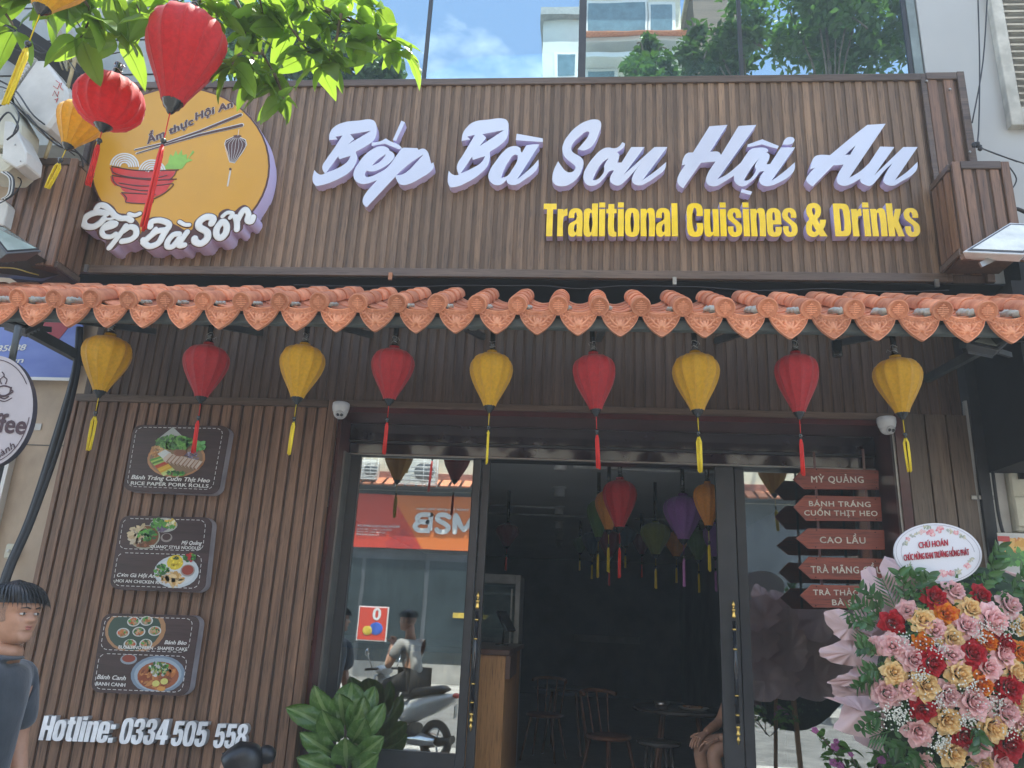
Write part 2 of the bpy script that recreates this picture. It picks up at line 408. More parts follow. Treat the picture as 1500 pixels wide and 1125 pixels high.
# rows of paving slabs on the pavement in front of the shop and across the street
# ------------------------------------------------------------------ interior room
XL, XR = -3.30, 2.34
ZC = 2.95
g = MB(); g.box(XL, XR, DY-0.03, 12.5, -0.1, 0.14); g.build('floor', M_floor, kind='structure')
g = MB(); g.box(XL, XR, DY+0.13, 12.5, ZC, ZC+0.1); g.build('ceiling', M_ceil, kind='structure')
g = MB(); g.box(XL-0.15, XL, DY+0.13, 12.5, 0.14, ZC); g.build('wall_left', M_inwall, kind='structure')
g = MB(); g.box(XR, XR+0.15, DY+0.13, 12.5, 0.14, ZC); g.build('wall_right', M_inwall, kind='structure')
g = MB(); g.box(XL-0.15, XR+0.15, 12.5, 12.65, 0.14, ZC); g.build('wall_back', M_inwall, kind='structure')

# ------------------------------------------------------------------ cladding of ribbed boards
def slat_mesh(w, h, d, mat, name='slat'):
    b = MB(); r = 0.0025
    prof = [(-w/2, 0), (-w/2+r*0.4, -d+r), (-w/2+r*1.6, -d), (w/2-r*1.6, -d), (w/2-r*0.4, -d+r), (w/2, 0)]
    vs = [(x, y, z) for z in (0, h) for x, y in prof]; n = 6
    fs = [(i, i+n, i+n+1, i+1)[::-1] for i in range(n-1)]+[tuple(range(n))[::-1], tuple(range(n, 2*n))]
    b.add(vs, fs); return b.mesh(name, mat)
def slat_wall(root, x0, x1, z0, z1, y, pitch, w, d, mat, back=0.03, gmat=None):
    b = MB(); b.box(x0, x1, y, y+back, z0, z1); b.build('backing_board', gmat or M_groove, root)
    n = max(1, int(round((x1-x0)/pitch))); p = (x1-x0)/n
    me = slat_mesh(w*p, z1-z0, d, mat)
    for i in range(n):
        put('slat', me, (x0+p*(i+0.5), y, z0), root)
# --- big sign box over the door
ZF0, ZF1 = 3.735, 5.27
FXL, FXR = -3.53, 2.28
root = thing('sign_box', (-0.6, FY, ZF0), 'long brown ribbed wood panel sign box above the tiled awning', 'sign board')
b = MB(); b.box(FXL-0.02, FXR+0.27, FY+0.02, -0.05, ZF0, ZF1); b.build('box_body', M_groove, root)
slat_wall(root, FXL, FXR-0.02, ZF0+0.05, ZF1-0.05, FY+0.010, 0.0705, 0.62, 0.009, M_fascia, 0.004, M_fgroove)
slat_wall(root, FXR+0.02, FXR+0.235, ZF0+0.05, ZF1-0.04, FY+0.012, 0.115, 0.62, 0.012, M_clad, 0.004)
for n_, q in (('top_trim', (FXL, FXR, FY-0.012, FY+0.019, ZF1-0.05, ZF1+0.004)), ('bottom_trim', (FXL, FXR, FY-0.012, FY+0.019, ZF0-0.008, ZF0+0.05)),
              ('corner_trim', (FXR, FXR+0.035, FY-0.008, FY+0.02, ZF0-0.006, ZF1+0.006)), ('top_trim', (FXR+0.037, FXR+0.235, FY-0.010, FY+0.019, ZF1-0.042, ZF1+0.012)),
              ('corner_trim', (FXR+0.237, FXR+0.285, FY-0.012, FY+0.02, ZF0-0.006, ZF1+0.016)), ('corner_trim', (FXL-0.04, FXL-0.002, FY-0.012, FY+0.02, ZF0-0.006, ZF1+0.004))):
    b = MB(); b.box(*q); b.build(n_, M_trim, root, bevel=0.003)
for px, py in ((572, 404), (988, 411), (1372, 414), (127, 392), (1358, 118), (1392, 130), (1421, 222)):   # clips and screws on the trim
    p = at(px, py, FY-0.02); b = MB(); b.box(p.x-0.012, p.x+0.012, FY-0.03, FY-0.013, p.z-0.03, p.z+0.02)
    if py < 300: b = MB(); b.lathe([(0.009, 0), (0.009, 0.006), (0.004, 0.009)], (p.x, FY-0.012, p.z), 8, Matrix.Rotation(R(90), 3, 'X'))
    b.build('clip' if py > 300 else 'screw', M_alu2 if px != 572 else pbr('rusty_clip', (0.45, 0.2, 0.1), 0.7), root)
# --- smaller boxes standing forward at both ends
def side_box(label, fx0, fx1, z0, z1, y0, side, mat):
    r_ = thing('side_box', ((fx0+fx1)/2, y0, z0), label, 'wood box')
    b = MB(); b.box(fx0+0.004, fx1-0.004, y0+0.012, FY-0.016, z0, z1); b.build('box_body', M_groove, r_)
    slat_wall(r_, fx0+0.05, fx1-0.05, z0+0.01, z1-0.05, y0+0.009, 0.085, 0.7, 0.011, mat, 0.003)
    b = MB(); b.box(fx0+0.05, fx1-0.05, y0-0.012, y0+0.012, z1-0.048, z1+0.004); b.build('top_trim', M_trim, r_, bevel=0.003)
    for xx in (fx0, fx1-0.048):
        b = MB(); b.box(xx, xx+0.048, y0-0.009, y0+0.012, z0, z1+0.002); b.build('corner_trim', M_clad, r_, bevel=0.003)
    sx = fx0 if side < 0 else fx1
    n = 3; hy = (FY-0.02-y0-0.02)/n
    for i in range(n):
        b = MB(); yy = y0+0.02+hy*i; b.box(min(sx, sx+side*0.012), max(sx, sx+side*0.012), yy+hy*0.12, yy+hy*0.88, z0+0.05, z1-0.05); b.build('side_slat', mat, r_)
    for zz in (z0, z1-0.045):
        b = MB(); b.box(min(sx, sx+side*0.018), max(sx, sx+side*0.018), y0+0.014, FY-0.02, zz, zz+0.042); b.build('side_trim', M_trim, r_, bevel=0.003)
    return r_
p1 = at(1391, 238, -0.73); p2 = at(1474, 232, -0.73); p3 = at(1414, 372, -0.73)
side_box('small forward wood box at the right end of the sign, beside the white floodlight', (p1.x+p3.x)/2, (p1.x+p3.x)/2+(p2.x-p1.x), p3.z, p1.z, -0.73, -1, M_clad)
p1 = at(101, 233, -0.73); p2 = at(37, 235, -0.73); p3 = at(91, 390, -0.73)
side_box('small forward wood box at the left end of the sign, below the meter boxes', (p1.x+p3.x)/2-(p1.x-p2.x)-0.12, (p1.x+p3.x)/2, p3.z, p1.z, -0.73, 1, M_clad)

# --- wall cladding under the awning: left wall, door header, right pillar
LX0, LX1 = -3.52, -1.70
root = thing('ribbed_wood_wall', ((LX0+LX1)/2, WY, 0.12), 'brown vertically ribbed wood wall left of the door with menu boards and hotline number', 'wall')
slat_wall(root, LX0, LX1, 0.12, 2.945, WY+0.016, 0.0745, 0.78, 0.014, M_clad, 0.05)
b = MB(); b.box(LX0-0.02, LX1, WY-0.008, WY+0.06, 2.947, 3.0); b.build('rail', M_trim, root, bevel=0.003)
b = MB(); b.box(LX1-0.001, LX1+0.05, WY-0.004, WY+0.08, 0.12, 3.0); b.build('corner_trim', M_clad, root, bevel=0.003)
b = MB(); b.box(LX0-0.035, LX0-0.001, WY-0.006, WY+0.08, 0.12, 3.0); b.build('corner_trim', M_clad, root, bevel=0.003)
root = thing('wood_header', (-0.5, WY, 3.0), 'dark ribbed wood header band behind the row of hanging lanterns', 'wall panel')
slat_wall(root, LX0+0.02, 2.50, 3.002, 3.72, WY+0.016, 0.068, 0.74, 0.010, wood('header_wood', (0.13, 0.083, 0.06), (0.065, 0.042, 0.032), 0.42), 0.3)
b = MB(); b.box(LX1+0.05, 2.06, WY-0.006, WY+0.05, 2.955, 3.0); b.build('rail', M_trim, root, bevel=0.003)
b = MB(); b.box(LX1+0.05, 2.06, WY+0.0, WY+0.31, 2.915, 2.953); b.build('soffit_board', M_maroon, root)
root = thing('wood_pillar', (2.27, WY, 0.12), 'brown wood clad pillar right of the doorway behind the flower stand', 'pillar')
slat_wall(root, 2.12, 2.52, 0.12, 3.0, WY+0.016, 0.13, 0.94, 0.014, wood('pillar_wood', (0.14, 0.10, 0.07), (0.08, 0.055, 0.038), 0.42), 0.05)
b = MB(); b.box(2.06, 2.118, WY-0.002, WY+0.40, 0.12, 3.0); b.build('reveal_board', M_maroon, root)
b = MB(); b.box(2.045, 2.059, WY+0.012, WY+0.05, 0.12, 2.95); b.build('edge_strip', M_alu2, root)

# --- recessed door head and reveals
root = thing('door_surround', (0.2, DY, 2.7), 'glossy dark aubergine door head and maroon reveals around the glass entrance', 'door surround')
b = MB(); b.box(-1.62, 2.04, DY-0.045, DY+0.13, 2.79, 2.913); b.build('head_panel', M_aub, root, bevel=0.004)
b = MB(); b.box(-1.62, 2.04, DY-0.022, DY+0.13, 2.70, 2.787); b.build('head_panel', M_aub, root, bevel=0.003)
b = MB(); b.box(-1.62, 2.04, DY-0.052, DY-0.024, 2.776, 2.788); b.build('head_strip', M_alu, root)
b = MB(); b.box(-1.62, 2.04, DY-0.030, DY-0.004, 2.688, 2.698); b.build('head_strip', M_alu2, root)
b = MB(); b.box(-1.648, -1.622, WY+0.085, DY+0.13, 0.12, 2.913); b.build('reveal_board', M_maroon, root)
b = MB(); b.box(-1.620, -1.606, WY+0.20, DY-0.004, 0.12, 2.686); b.build('reveal_edge', M_alu2, root)

# ------------------------------------------------------------------ upper storey window
UY = -0.22
root = thing('upper_window', (-0.2, UY, 5.27), 'wide reflective glass window band above the sign showing sky and trees', 'window')
ux = [at(245, 60, UY).x, at(423, 60, UY).x, at(626, 60, UY).x, at(853, 60, UY).x, at(1084, 60, UY).x, at(1329, 60, UY).x]
for i in range(5):
    b = MB(); b.box(ux[i]+0.016, ux[i+1]-0.016, UY, UY+0.012, 5.20, 8.2); b.build('pane', M_glassU, root)
for i, x in enumerate(ux):
    w_ = 0.028 if i == 3 else 0.014
    b = MB(); b.box(x-w_, x+w_, UY-0.012, UY+0.05, 5.20, 8.2); b.build('mullion', M_alu, root)
b = MB(); b.box(ux[5]+0.016, ux[5]+0.075, UY-0.02, UY+0.06, 5.20, 8.6); b.build('frame_edge', pbr('green_grey_frame', (0.20, 0.24, 0.23), 0.4), root)
b = MB(); b.box(ux[0], ux[5]+0.07, UY+0.013, UY+0.05, 8.0, 8.2); b.build('head_bar', M_alu, root)
b = MB(); b.box(ux[0]-0.3, 2.7, 0.9, 1.0, 5.0, 8.7); b.build('room_wall', pbr('pale_blue_veil', (0.55, 0.66, 0.68), 0.8, var=0.05, scale=(1, 1, 1)))  # pale blue put into the wall colour to veil the glass
tag(COL.objects[-1], None, None, None, 'structure'); COL.objects[-1].name = 'upper_room_wall'
# building mass above and beside
b = MB(); b.box(-6.6, 2.9, UY-0.02, 4.0, 8.21, 9.5); root = b.build('upper_facade', M_smooth, label='grey upper facade and parapet of the shop house above the window band', cat='building')
root = thing('neighbour_building', (5.2, -0.3, 0), 'pale grey rendered neighbouring house at the right edge with shutter window', 'building')
x0 = ux[5]+0.085
b = MB(); b.box(x0, x0+0.62, UY-0.03, 4.0, 3.74, 9.5); b.build('smooth_pier', M_smooth, root)
b = MB(); b.box(x0+0.622, 9.0, UY-0.01, 4.0, 3.05, 9.5); b.build('wall', M_conc, root)
# louvred shutter, white flaking paint
sh = MB(); q0 = at(1458, 60, UY-0.08); 
sx0 = q0.x+0.01; szb = at(1490, 184, UY-0.08).z; M_fl = pbr('flaking_white_paint', (0.55, 0.53, 0.46), 0.8, var=0.1, dirt=0.5, scale=(9, 9, 9))
for bx in ((sx0, sx0+0.08, UY-0.09, UY-0.03, szb, 7.2), (sx0+0.08, sx0+0.9, UY-0.085, UY-0.035, szb, szb+0.14), (sx0+0.9, sx0+0.98, UY-0.09, UY-0.03, szb, 7.2)):
    sh.box(*bx)
shut = sh.build('shutter', M_fl, root, bevel=0.004)
for i in range(26):
    z = szb+0.16+i*0.058; b = MB(); b.obox((sx0+0.49, UY-0.06, z), (0.405, 0, 0), (0, 0.022, 0.016), (0, -0.003, 0.005)); b.build('louvre', M_fl, shut)
# left neighbour: grey panels, dark eaves, pale sill
root = thing('left_neighbour_building', (-6.2, 0.2, 0), 'grey panelled neighbouring house behind the cables and lanterns at upper left', 'building')
lx = at(105, 600, 0.25).x
b = MB(); b.box(-9.5, lx+0.4, 0.25, 4, 0.0, 4.9); b.build('beige_wall', M_beige, root)
b = MB(); b.box(-9.5, ux[0]-0.03, UY+0.0, 4, 4.9, 9.5); b.build('panel_wall', pbr('grey_panels', (0.36, 0.39, 0.38), 0.6, var=0.06, dirt=0.3), root)
for i in range(9):
    b = MB(); b.box(-9.5, ux[0]-0.03, UY-0.004, UY+0.002, 5.2+i*0.33, 5.212+i*0.33); b.build('panel_joint', M_black, root)
for i in range(6):
    x = -8.6+i*0.62; b = MB(); b.box(x, x+0.012, UY-0.006, UY+0.002, 4.9, 8.6); b.build('panel_joint', M_black, root)
# balcony slab edge seen from below, rail and dark soffit
p = at(60, 60, -0.3)
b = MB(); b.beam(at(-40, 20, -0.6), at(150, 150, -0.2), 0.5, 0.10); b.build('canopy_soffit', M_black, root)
b = MB(); b.beam(at(70, 0, -0.75), at(125, 130, -0.25), 0.10, 0.12); b.build('canopy_edge', M_smooth, root)
# ------------------------------------------------------------------ tiled awning
SL = R(27.3); EY, EZ = -1.15, 3.245
tv = Vector((0, math.cos(SL), math.sin(SL))); tw = Vector((0, -math.sin(SL), math.cos(SL)))
M_terra = pbr('terracotta', (0.74, 0.30, 0.155), 0.72, col2=(0.50, 0.16, 0.075), scale=(14, 14, 14), rnd=0.22, bump=0.35, bscale=(160, 160, 160), bdist=0.002, dirt=0.0)
M_terra2 = pbr('terracotta_dusty_shaded', (0.80, 0.345, 0.185), 0.8, col2=(0.64, 0.25, 0.13), scale=(30, 30, 30), rnd=0.16, bump=0.4, bscale=(140, 140, 140), bdist=0.002, dirt=0.12, attr=True)
M_mortar = pbr('mortar', (0.50, 0.50, 0.44), 0.9, var=0.12, scale=(30, 30, 30), bump=0.5)
def S(u, v, w): return Vector((u, 0, 0))+tv*v+tw*w
def cover_mesh(L=0.205, r0=0.053, r1=0.046, th=0.010):
    b = MB(); n = 14; A0, A1 = R(-12), R(192); outer = []; inner = []
    for i, (v, r) in enumerate(((0, r0), (0.004, r0+0.0015), (L*0.5, (r0+r1)/2), (L, r1))):
        outer.append([S(r*math.cos(A0+(A1-A0)*k/n), v, r*math.sin(A0+(A1-A0)*k/n)) for k in range(n+1)])
        inner.append([S((r-th)*math.cos(A0+(A1-A0)*k/n), v, (r-th)*math.sin(A0+(A1-A0)*k/n)) for k in range(n+1)])
    b.grid(outer); b.grid([outer[0], inner[0]], False)
    return b.mesh('cover_tile', M_terra)
def cap_mesh():
    b = MB(); n = 28; r = 0.0525; t = 0.014
    def ring(rr, v): return [S(rr*math.cos(2*math.pi*k/n), v, rr*math.sin(2*math.pi*k/n)) for k in range(n)]
    rows = [ring(r, 0.012), ring(r, -t+0.003), ring(r-0.003, -t), ring(r-0.007, -t), ring(r-0.0085, -t+0.0050), ring(0.0005, -t+0.0050)]
    b.col = (0.80, 0.76, 0.74); b.grid(rows, True, True); b.col = (1.10, 1.16, 1.22)  # shade put into the recess colour; raised bars worn paler
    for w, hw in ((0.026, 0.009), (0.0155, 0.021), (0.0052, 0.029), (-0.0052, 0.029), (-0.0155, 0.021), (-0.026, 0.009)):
        b.obox(S(0, -t+0.0015, w), (hw, 0, 0), tv*0.0040, tw*0.0026)
    b.obox(S(0, -t+0.001, 0.029), (0.0022, 0, 0), tv*0.002, tw*0.005); b.obox(S(0, -t+0.001, -0.029), (0.0022, 0, 0), tv*0.002, tw*0.005)
    b.obox(S(0, -t+0.001, 0), (0.0019, 0, 0), tv*0.002, tw*0.015)
    return b.mesh('end_cap', M_terra2)
def pan_mesh(Wd=0.17, L=0.20, sag=0.034):
    b = MB(); n = 12
    def arc(v, dw): return [S(-Wd/2+Wd*k/n, v, dw-sag*(1-(2*k/n-1)**2)) for k in range(n+1)]
    b.grid([arc(0, 0.0), arc(0, 0.010), arc(L, 0.004)], False)
    return b.mesh('pan_tile', M_terra)
def dripfn():
    petals = []
    def st(x0, z0, x1, z1, r, h): petals.append((x0, z0, x1, z1, r, h))
    st(0, -0.080, 0, -0.105, 0.011, 0.0075)
    for s in (-1, 1):
        st(0.006*s, -0.110, 0.018*s, -0.082, 0.007, 0.007); st(0.010*s, -0.114, 0.034*s, -0.092, 0.006, 0.006)
        st(0.014*s, -0.120, 0.048*s, -0.108, 0.005, 0.005); st(0.036*s, -0.088, 0.056*s, -0.066, 0.0045, 0.005)
        st(0.056*s, -0.066, 0.070*s, -0.078, 0.004, 0.005); st(0.050*s, -0.092, 0.066*s, -0.098, 0.0045, 0.0045)
        st(0.012*s, -0.128, 0.026*s, -0.134, 0.0035, 0.004); st(0.026*s, -0.066, 0.040*s, -0.074, 0.0035, 0.0045)
        st(0.074*s, -0.058, 0.084*s, -0.064, 0.0035, 0.004)
    return petals
def drip_mesh():
    b = MB(); petals = dripfn(); Wd = 0.212; nx, nz = 60, 34; sag = 0.034
    key = [(0, 1.0), (0.10, 0.975), (0.2, 0.92), (0.32, 0.86), (0.5, 0.77), (0.68, 0.65), (0.84, 0.50), (0.94, 0.32), (1.0, 0.08)]
    def bot(a):
        for (a0, v0), (a1, v1) in zip(key, key[1:]):
            if a <= a1: return v0+(v1-v0)*(a-a0)/(a1-a0)
        return key[-1][1]
    H = 0.134; rows = []; back = []
    for j in range(nz+1):
        t = j/nz; row = []; rb = []
        for i in range(nx+1):
            s = 2*i/nx-1; x = s*Wd/2; top = -sag*(1-s*s)+0.006*0; z = top-t*(H*bot(abs(s))+top*0.0)
            zz = z; d = 0.0
            dd = top-z      # distance below the rim
            if dd < 0.007: d = 0.004
            elif 0.012 < dd < 0.034:      # key fret band
                per = 0.0165; ph = ((x+0.2) % per)/per; q = (dd-0.012)/0.022
                on = (q < 0.18) or (q > 0.82) or (ph < 0.18) or (q < 0.62 and 0.45 < ph < 0.62) or (0.45 < q < 0.62 and ph > 0.45)
                d = 0.0032 if on else 0.0
                if dd < 0.0145 or dd > 0.0315: d = 0.003
            elif 0.036 < dd < 0.041: d = 0.005
            if dd > 0.042:
                for x0, z0, x1, z1, r, h in petals:
                    vx, vz = x1-x0, z1-z0; L2 = vx*vx+vz*vz; u = max(0, min(1, ((x-x0)*vx+(zz-z0)*vz)/L2))
                    q = math.hypot(x-x0-u*vx, zz-z0-u*vz)/r
                    if q < 1: d = max(d, h*math.sqrt(1-q*q)+0.0005)
                # raised rim along the pendant edge
                edge = (1-t)*(H*bot(abs(s)))
                if edge < 0.006: d = max(d, 0.004)
            d *= 2.0; row.append(Vector((x, -0.014-d-0.10*(-zz)*0.9, zz))); rb.append(Vector((x, -0.002-0.10*(-zz)*0.9, zz)))
        rows.append(row); back.append(rb)
    for j in range(nz):
        for i in range(nx):
            q4 = [rows[j][i], rows[j][i+1], rows[j+1][i+1], rows[j+1][i]]; dd_ = [(-0.014-0.10*(-p.z)*0.9-p.y) for p in q4]; hgt = sum(dd_)/4
            b.col = (1.06, 1.08, 1.10) if hgt > 0.005 else ((0.94, 0.92, 0.91) if hgt > 0.0018 else (0.80, 0.76, 0.74)); b.add(q4, [(0, 1, 2, 3)], True)  # highlight painted on the raised relief, shade painted in its recesses
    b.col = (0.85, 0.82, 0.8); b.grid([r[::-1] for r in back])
    edge_f = rows[-1]; b.grid([edge_f, back[-1]], False); b.grid([back[0], rows[0]], False)
    b.grid([[r[0] for r in rows][::-1], [r[0] for r in back][::-1]], False); b.grid([[r[-1] for r in rows], [r[-1] for r in back]], False)
    return b.mesh('drip_tile', M_terra2, weld=True)
aw = thing('tiled_awning', (-0.5, EY, 3.1), 'terracotta tiled awning over the shopfront with round end caps and scalloped drip tiles', 'awning')
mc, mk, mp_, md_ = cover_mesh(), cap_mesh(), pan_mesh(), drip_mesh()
PX = 0.2195; rng = random.Random(3)
i0, i1 = -18, 12
for i in range(i0, i1+1):
    x = -0.105+PX*i; jz = rng.uniform(-0.003, 0.003); base = Vector((x, EY, EZ+jz))
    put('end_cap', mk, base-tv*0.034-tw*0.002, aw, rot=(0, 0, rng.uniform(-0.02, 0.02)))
    for k in range(4):
        put('cover_tile', mc, base+tv*(-0.034+k*0.178)+Vector((rng.uniform(-.002, .002), 0, rng.uniform(-.001, .001)+0.001*k)), aw, rot=(0, 0, rng.uniform(-0.015, 0.015)))
    pb = Vector((x+PX/2, EY, EZ-0.006+rng.uniform(-.002, .002)))
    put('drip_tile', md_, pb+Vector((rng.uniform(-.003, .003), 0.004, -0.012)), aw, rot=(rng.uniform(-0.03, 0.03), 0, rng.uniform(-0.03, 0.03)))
    for k in range(4):
        put('pan_tile', mp_, pb+tv*(0.012+k*0.165)+tw*(-0.008)+Vector((rng.uniform(-.003, .003), 0, 0)), aw, rot=(0, rng.uniform(-0.012, 0.012), 0))
    # mortar squeezed out beside the cap: heavy at both ends of the awning, traces in the middle
    amt = 1.0 if (i < -11 or i > 3) else 0.45
    if i > 5 or i < -12 or rng.random() < 0.75:
        b = MB(); sd_ = -1 if x > 0.3 else 1
        for q in range(3):
            b.blob(Vector((x+sd_*(0.05+0.012*q*amt), EY+0.012+0.03*q, EZ-0.012+0.012*q)), 0.018*amt+0.006, 0.026*amt+0.006, 0.016*amt+0.004, 9, 6, 0.5)
        b.build('mortar', M_mortar, aw)
xa, xb = -0.105+PX*(i0-0.4), -0.105+PX*(i1+1.4)
# steel frame, deck boards, front beam
b = MB(); b.obox(Vector(((xa+xb)/2, EY, EZ))+tv*0.37-tw*0.052, ((xb-xa)/2, 0, 0), tv*0.35, tw*0.006); b.build('deck', M_steel, aw)
b = MB(); b.box(xa, xb, EY+0.03, EY+0.08, EZ-0.122, EZ-0.070); b.build('front_beam', pbr('grey_green_beam', (0.10, 0.125, 0.12), 0.5, var=0.1), aw, bevel=0.004)
b = MB(); b.box(xa, xb, -0.53, -0.47, EZ+0.16, EZ+0.22); b.build('rear_beam', M_steel, aw)
for i in range(9):
    x = xa+0.3+(xb-xa-0.6)*i/8; b = MB(); b.beam((x, EY+0.08, EZ-0.085), (x, -0.02, EZ+0.23), 0.035, 0.04); b.build('rafter', M_steel, aw)
b = MB(); b.beam(at(-60, 428, EY-0.0), at(128, 530, 0.0), 0.05, 0.07); b.build('bracket_arm', M_steel, aw)
b = MB(); b.beam(at(1475, 492, EY+0.1), at(1358, 555, -0.02), 0.035, 0.05); b.build('bracket_arm', M_steel, aw)
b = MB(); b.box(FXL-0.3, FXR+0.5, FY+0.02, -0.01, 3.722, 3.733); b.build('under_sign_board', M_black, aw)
# thin wires lying on the tiles
M_cable = pbr('black_cable', (0.018, 0.018, 0.02), 0.5)
b = MB(); pts = [at(430+60*i, 416+random.uniform(-3, 3)+i*0.6, -0.60) for i in range(17)]; b.tube(smooth(pts, 4), 0.003, 5)
b.build('loose_wire', M_cable, aw)
# ------------------------------------------------------------------ silk lanterns
def silk(name, col, tr=0.35):
    c2 = tuple(c*0.82 for c in col)
    return pbr(name, col, 0.62, col2=c2, scale=(60, 60, 60), lo=0.34, hi=0.62, bump=0.5, bscale=(110, 110, 110), bdist=0.002, trans=tr, rnd=0.06, objco=True, sheen=0.3)
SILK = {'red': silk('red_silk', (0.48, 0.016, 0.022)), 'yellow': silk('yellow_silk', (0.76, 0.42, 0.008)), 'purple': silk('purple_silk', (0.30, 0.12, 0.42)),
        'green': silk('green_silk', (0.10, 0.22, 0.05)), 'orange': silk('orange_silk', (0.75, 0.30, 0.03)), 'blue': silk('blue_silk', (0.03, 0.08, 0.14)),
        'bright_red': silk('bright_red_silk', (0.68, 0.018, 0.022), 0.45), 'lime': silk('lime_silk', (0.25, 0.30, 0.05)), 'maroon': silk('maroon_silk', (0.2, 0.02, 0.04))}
TASS = {'red': pbr('red_thread', (0.80, 0.03, 0.02), 0.5, var=0.2, scale=(300, 300, 8), trans=0.2), 'yellow': pbr('yellow_thread', (0.90, 0.66, 0.02), 0.5, var=0.15, scale=(300, 300, 8), trans=0.2),
        'purple': pbr('purple_thread', (0.5, 0.2, 0.5), 0.6, scale=(300, 300, 8)), 'green': pbr('green_thread', (0.4, 0.5, 0.05), 0.6, scale=(300, 300, 8))}
M_lac = pbr('black_lacquer', (0.02, 0.022, 0.022), 0.25, coat=0.5)
M_wire = pbr('bare_wire', (0.5, 0.5, 0.48), 0.4, metal=0.9)
BALLOON = [(0.20, 0.0), (0.24, 0.005), (0.24, -0.04), (0.32, -0.055), (0.66, -0.10), (0.87, -0.165), (0.97, -0.245), (1.0, -0.33), (0.965, -0.43), (0.86, -0.55), (0.68, -0.69), (0.48, -0.83), (0.33, -0.94), (0.275, -1.0), (0.25, -1.005)]
ROUND = [(0.20, 0.0), (0.26, -0.02), (0.60, -0.09), (0.86, -0.24), (1.0, -0.48), (0.94, -0.70), (0.72, -0.88), (0.45, -0.97), (0.22, -1.0)]
def shade_mesh(prof, rad, h, mat, ribs=12, dense=3):
    b = MB(); n = ribs*6
    P = []; zs = [p[1] for p in prof]
    sp = smooth([Vector((p[0], 0, p[1])) for p in prof], dense)
    def fn(k, r):
        t = (k % 6)/6.0; return 1-0.085*math.sin(math.pi*t)*min(1, r*1.3)
    for p in sp:
        P.append([Vector((p.x*rad*fn(k, p.x)*math.cos(2*math.pi*k/n), p.x*rad*fn(k, p.x)*math.sin(2*math.pi*k/n), p.z*h)) for k in range(n)])
    b.grid(P, True, True)
    me = b.mesh('shade', mat)
    return me
def seam_mesh(prof, rad, h, mat, ribs=12):
    b = MB()
    for k in range(ribs):
        a = 2*math.pi*k/ribs; b.tube([Vector((p[0]*rad*1.003*math.cos(a), p[0]*rad*1.003*math.sin(a), p[1]*h)) for p in prof[2:-1]], 0.0012, 4, False)
    return b.mesh('seams', mat)
def tassel_mb(z0, L, r, loop=False):
    b = MB(); rg = random.Random(int(L*1000))
    if loop:
        for s in (-1, 1):
            for q in range(4):
                o = rg.uniform(-r*0.3, r*0.3); b.tube([(s*r*0.25, 0, z0), (s*r*0.8+o, o, z0-L*0.15), (s*r*0.75+o, o, z0-L*0.6), (s*r*0.5+o, o, z0-L+rg.uniform(0, L*0.05))], r*0.35, 5)
    else:
        for q in range(12):
            a = q*2.4; rr = r*math.sqrt(q/12.0); x, y = rr*math.cos(a), rr*math.sin(a)
            b.tube([(x*0.35, y*0.35, z0), (x*0.9, y*0.9, z0-L*0.12), (x, y, z0-L*0.6), (x*1.1, y*1.1, z0-L+rg.uniform(0, L*0.07))], r*0.26, 5)
    b.tube([(0, 0, z0-L*0.04), (0, 0, z0-L*0.10)], r*0.75, 8)
    return b
def make_lantern(label, col, rad, h, kind='balloon', group=None, tcol=None, loop=False, hang=0.12, ribs=12, tl=0.58, cord=0.24):
    prof = BALLOON if kind == 'balloon' else ROUND
    rt = thing('lantern', (0, 0, 0), label, 'lantern', group)
    sh = put('shade', shade_mesh(prof, rad, h, SILK[col], ribs), (0, 0, 0), rt)
    put('seams', seam_mesh(prof, rad, h, SILK[col], ribs), (0, 0, 0), sh)
    b = MB(); b.lathe([(0.0, -h-0.17*h*0.7), (0.06*rad, -h-0.17*h*0.7), (0.10*rad, -h-0.10*h), (0.13*rad, -h-0.075*h), (0.20*rad, -h-0.055*h), (0.24*rad, -h-0.012*h), (0.27*rad, -h-0.004*h), (0.27*rad, -h+0.012*h), (0.2*rad, -h+0.012*h)], (0, 0, 0), 18)
    b.build('bottom_finial', M_lac, rt)
    b = MB(); b.lathe([(0.0, 0.03*h), (0.19*rad, 0.03*h), (0.23*rad, 0.0), (0.22*rad, -0.02*h)], (0, 0, 0), 16); b.tube([(0, 0, 0), (0, 0, hang)], 0.016, 8)
    b.build('top_collar', M_lac, rt)
    b = MB(); rg = random.Random(int(rad*9999))
    for q in range(2):
        z = 0.025+0.03*q; b.tube([(0.018*math.cos(a*0.6), 0.018*math.sin(a*0.6), z+0.006*math.sin(a)) for a in range(0, 12)], 0.0016, 4)
    b.tube([(0.018, -0.01, 0.03), (0.035, -0.015, 0.045), (0.04, -0.01, 0.03)], 0.0015, 4)
    b.build('wire_tie', M_wire, rt)
    zc = -h-0.10*h; tm = TASS[tcol or ('red' if 'red' in col else 'yellow')]
    b = MB(); b.tube([(0, 0, zc), (0.001, 0, zc-cord*h)], 0.0022, 5); b.build('cord', tm, rt)
    b = MB(); b.blob((0, 0, zc-cord*h-0.01), 0.012, 0.012, 0.011, 10, 8); b.tube([(0, 0, zc-cord*h-0.018), (0, 0, zc-cord*h-0.03)], 0.006, 8); b.build('bead', M_lac, rt)
    tassel_mb(zc-cord*h-0.028, tl*h, 0.0115, loop).build('tassel', tm, rt)
    return rt
LY = -0.93
LP = [(162, 490, 577, 77, 'yellow'), (306, 503, 585, 71, 'red'), (447, 504, 588, 70, 'yellow'), (578, 508, 588, 67, 'red'), (721, 515, 600, 67, 'yellow'),
      (869, 517, 604, 68, 'red'), (1018, 516, 607, 74, 'yellow'), (1165, 516, 608, 70, 'red'), (1311, 522, 608, 77, 'yellow')]
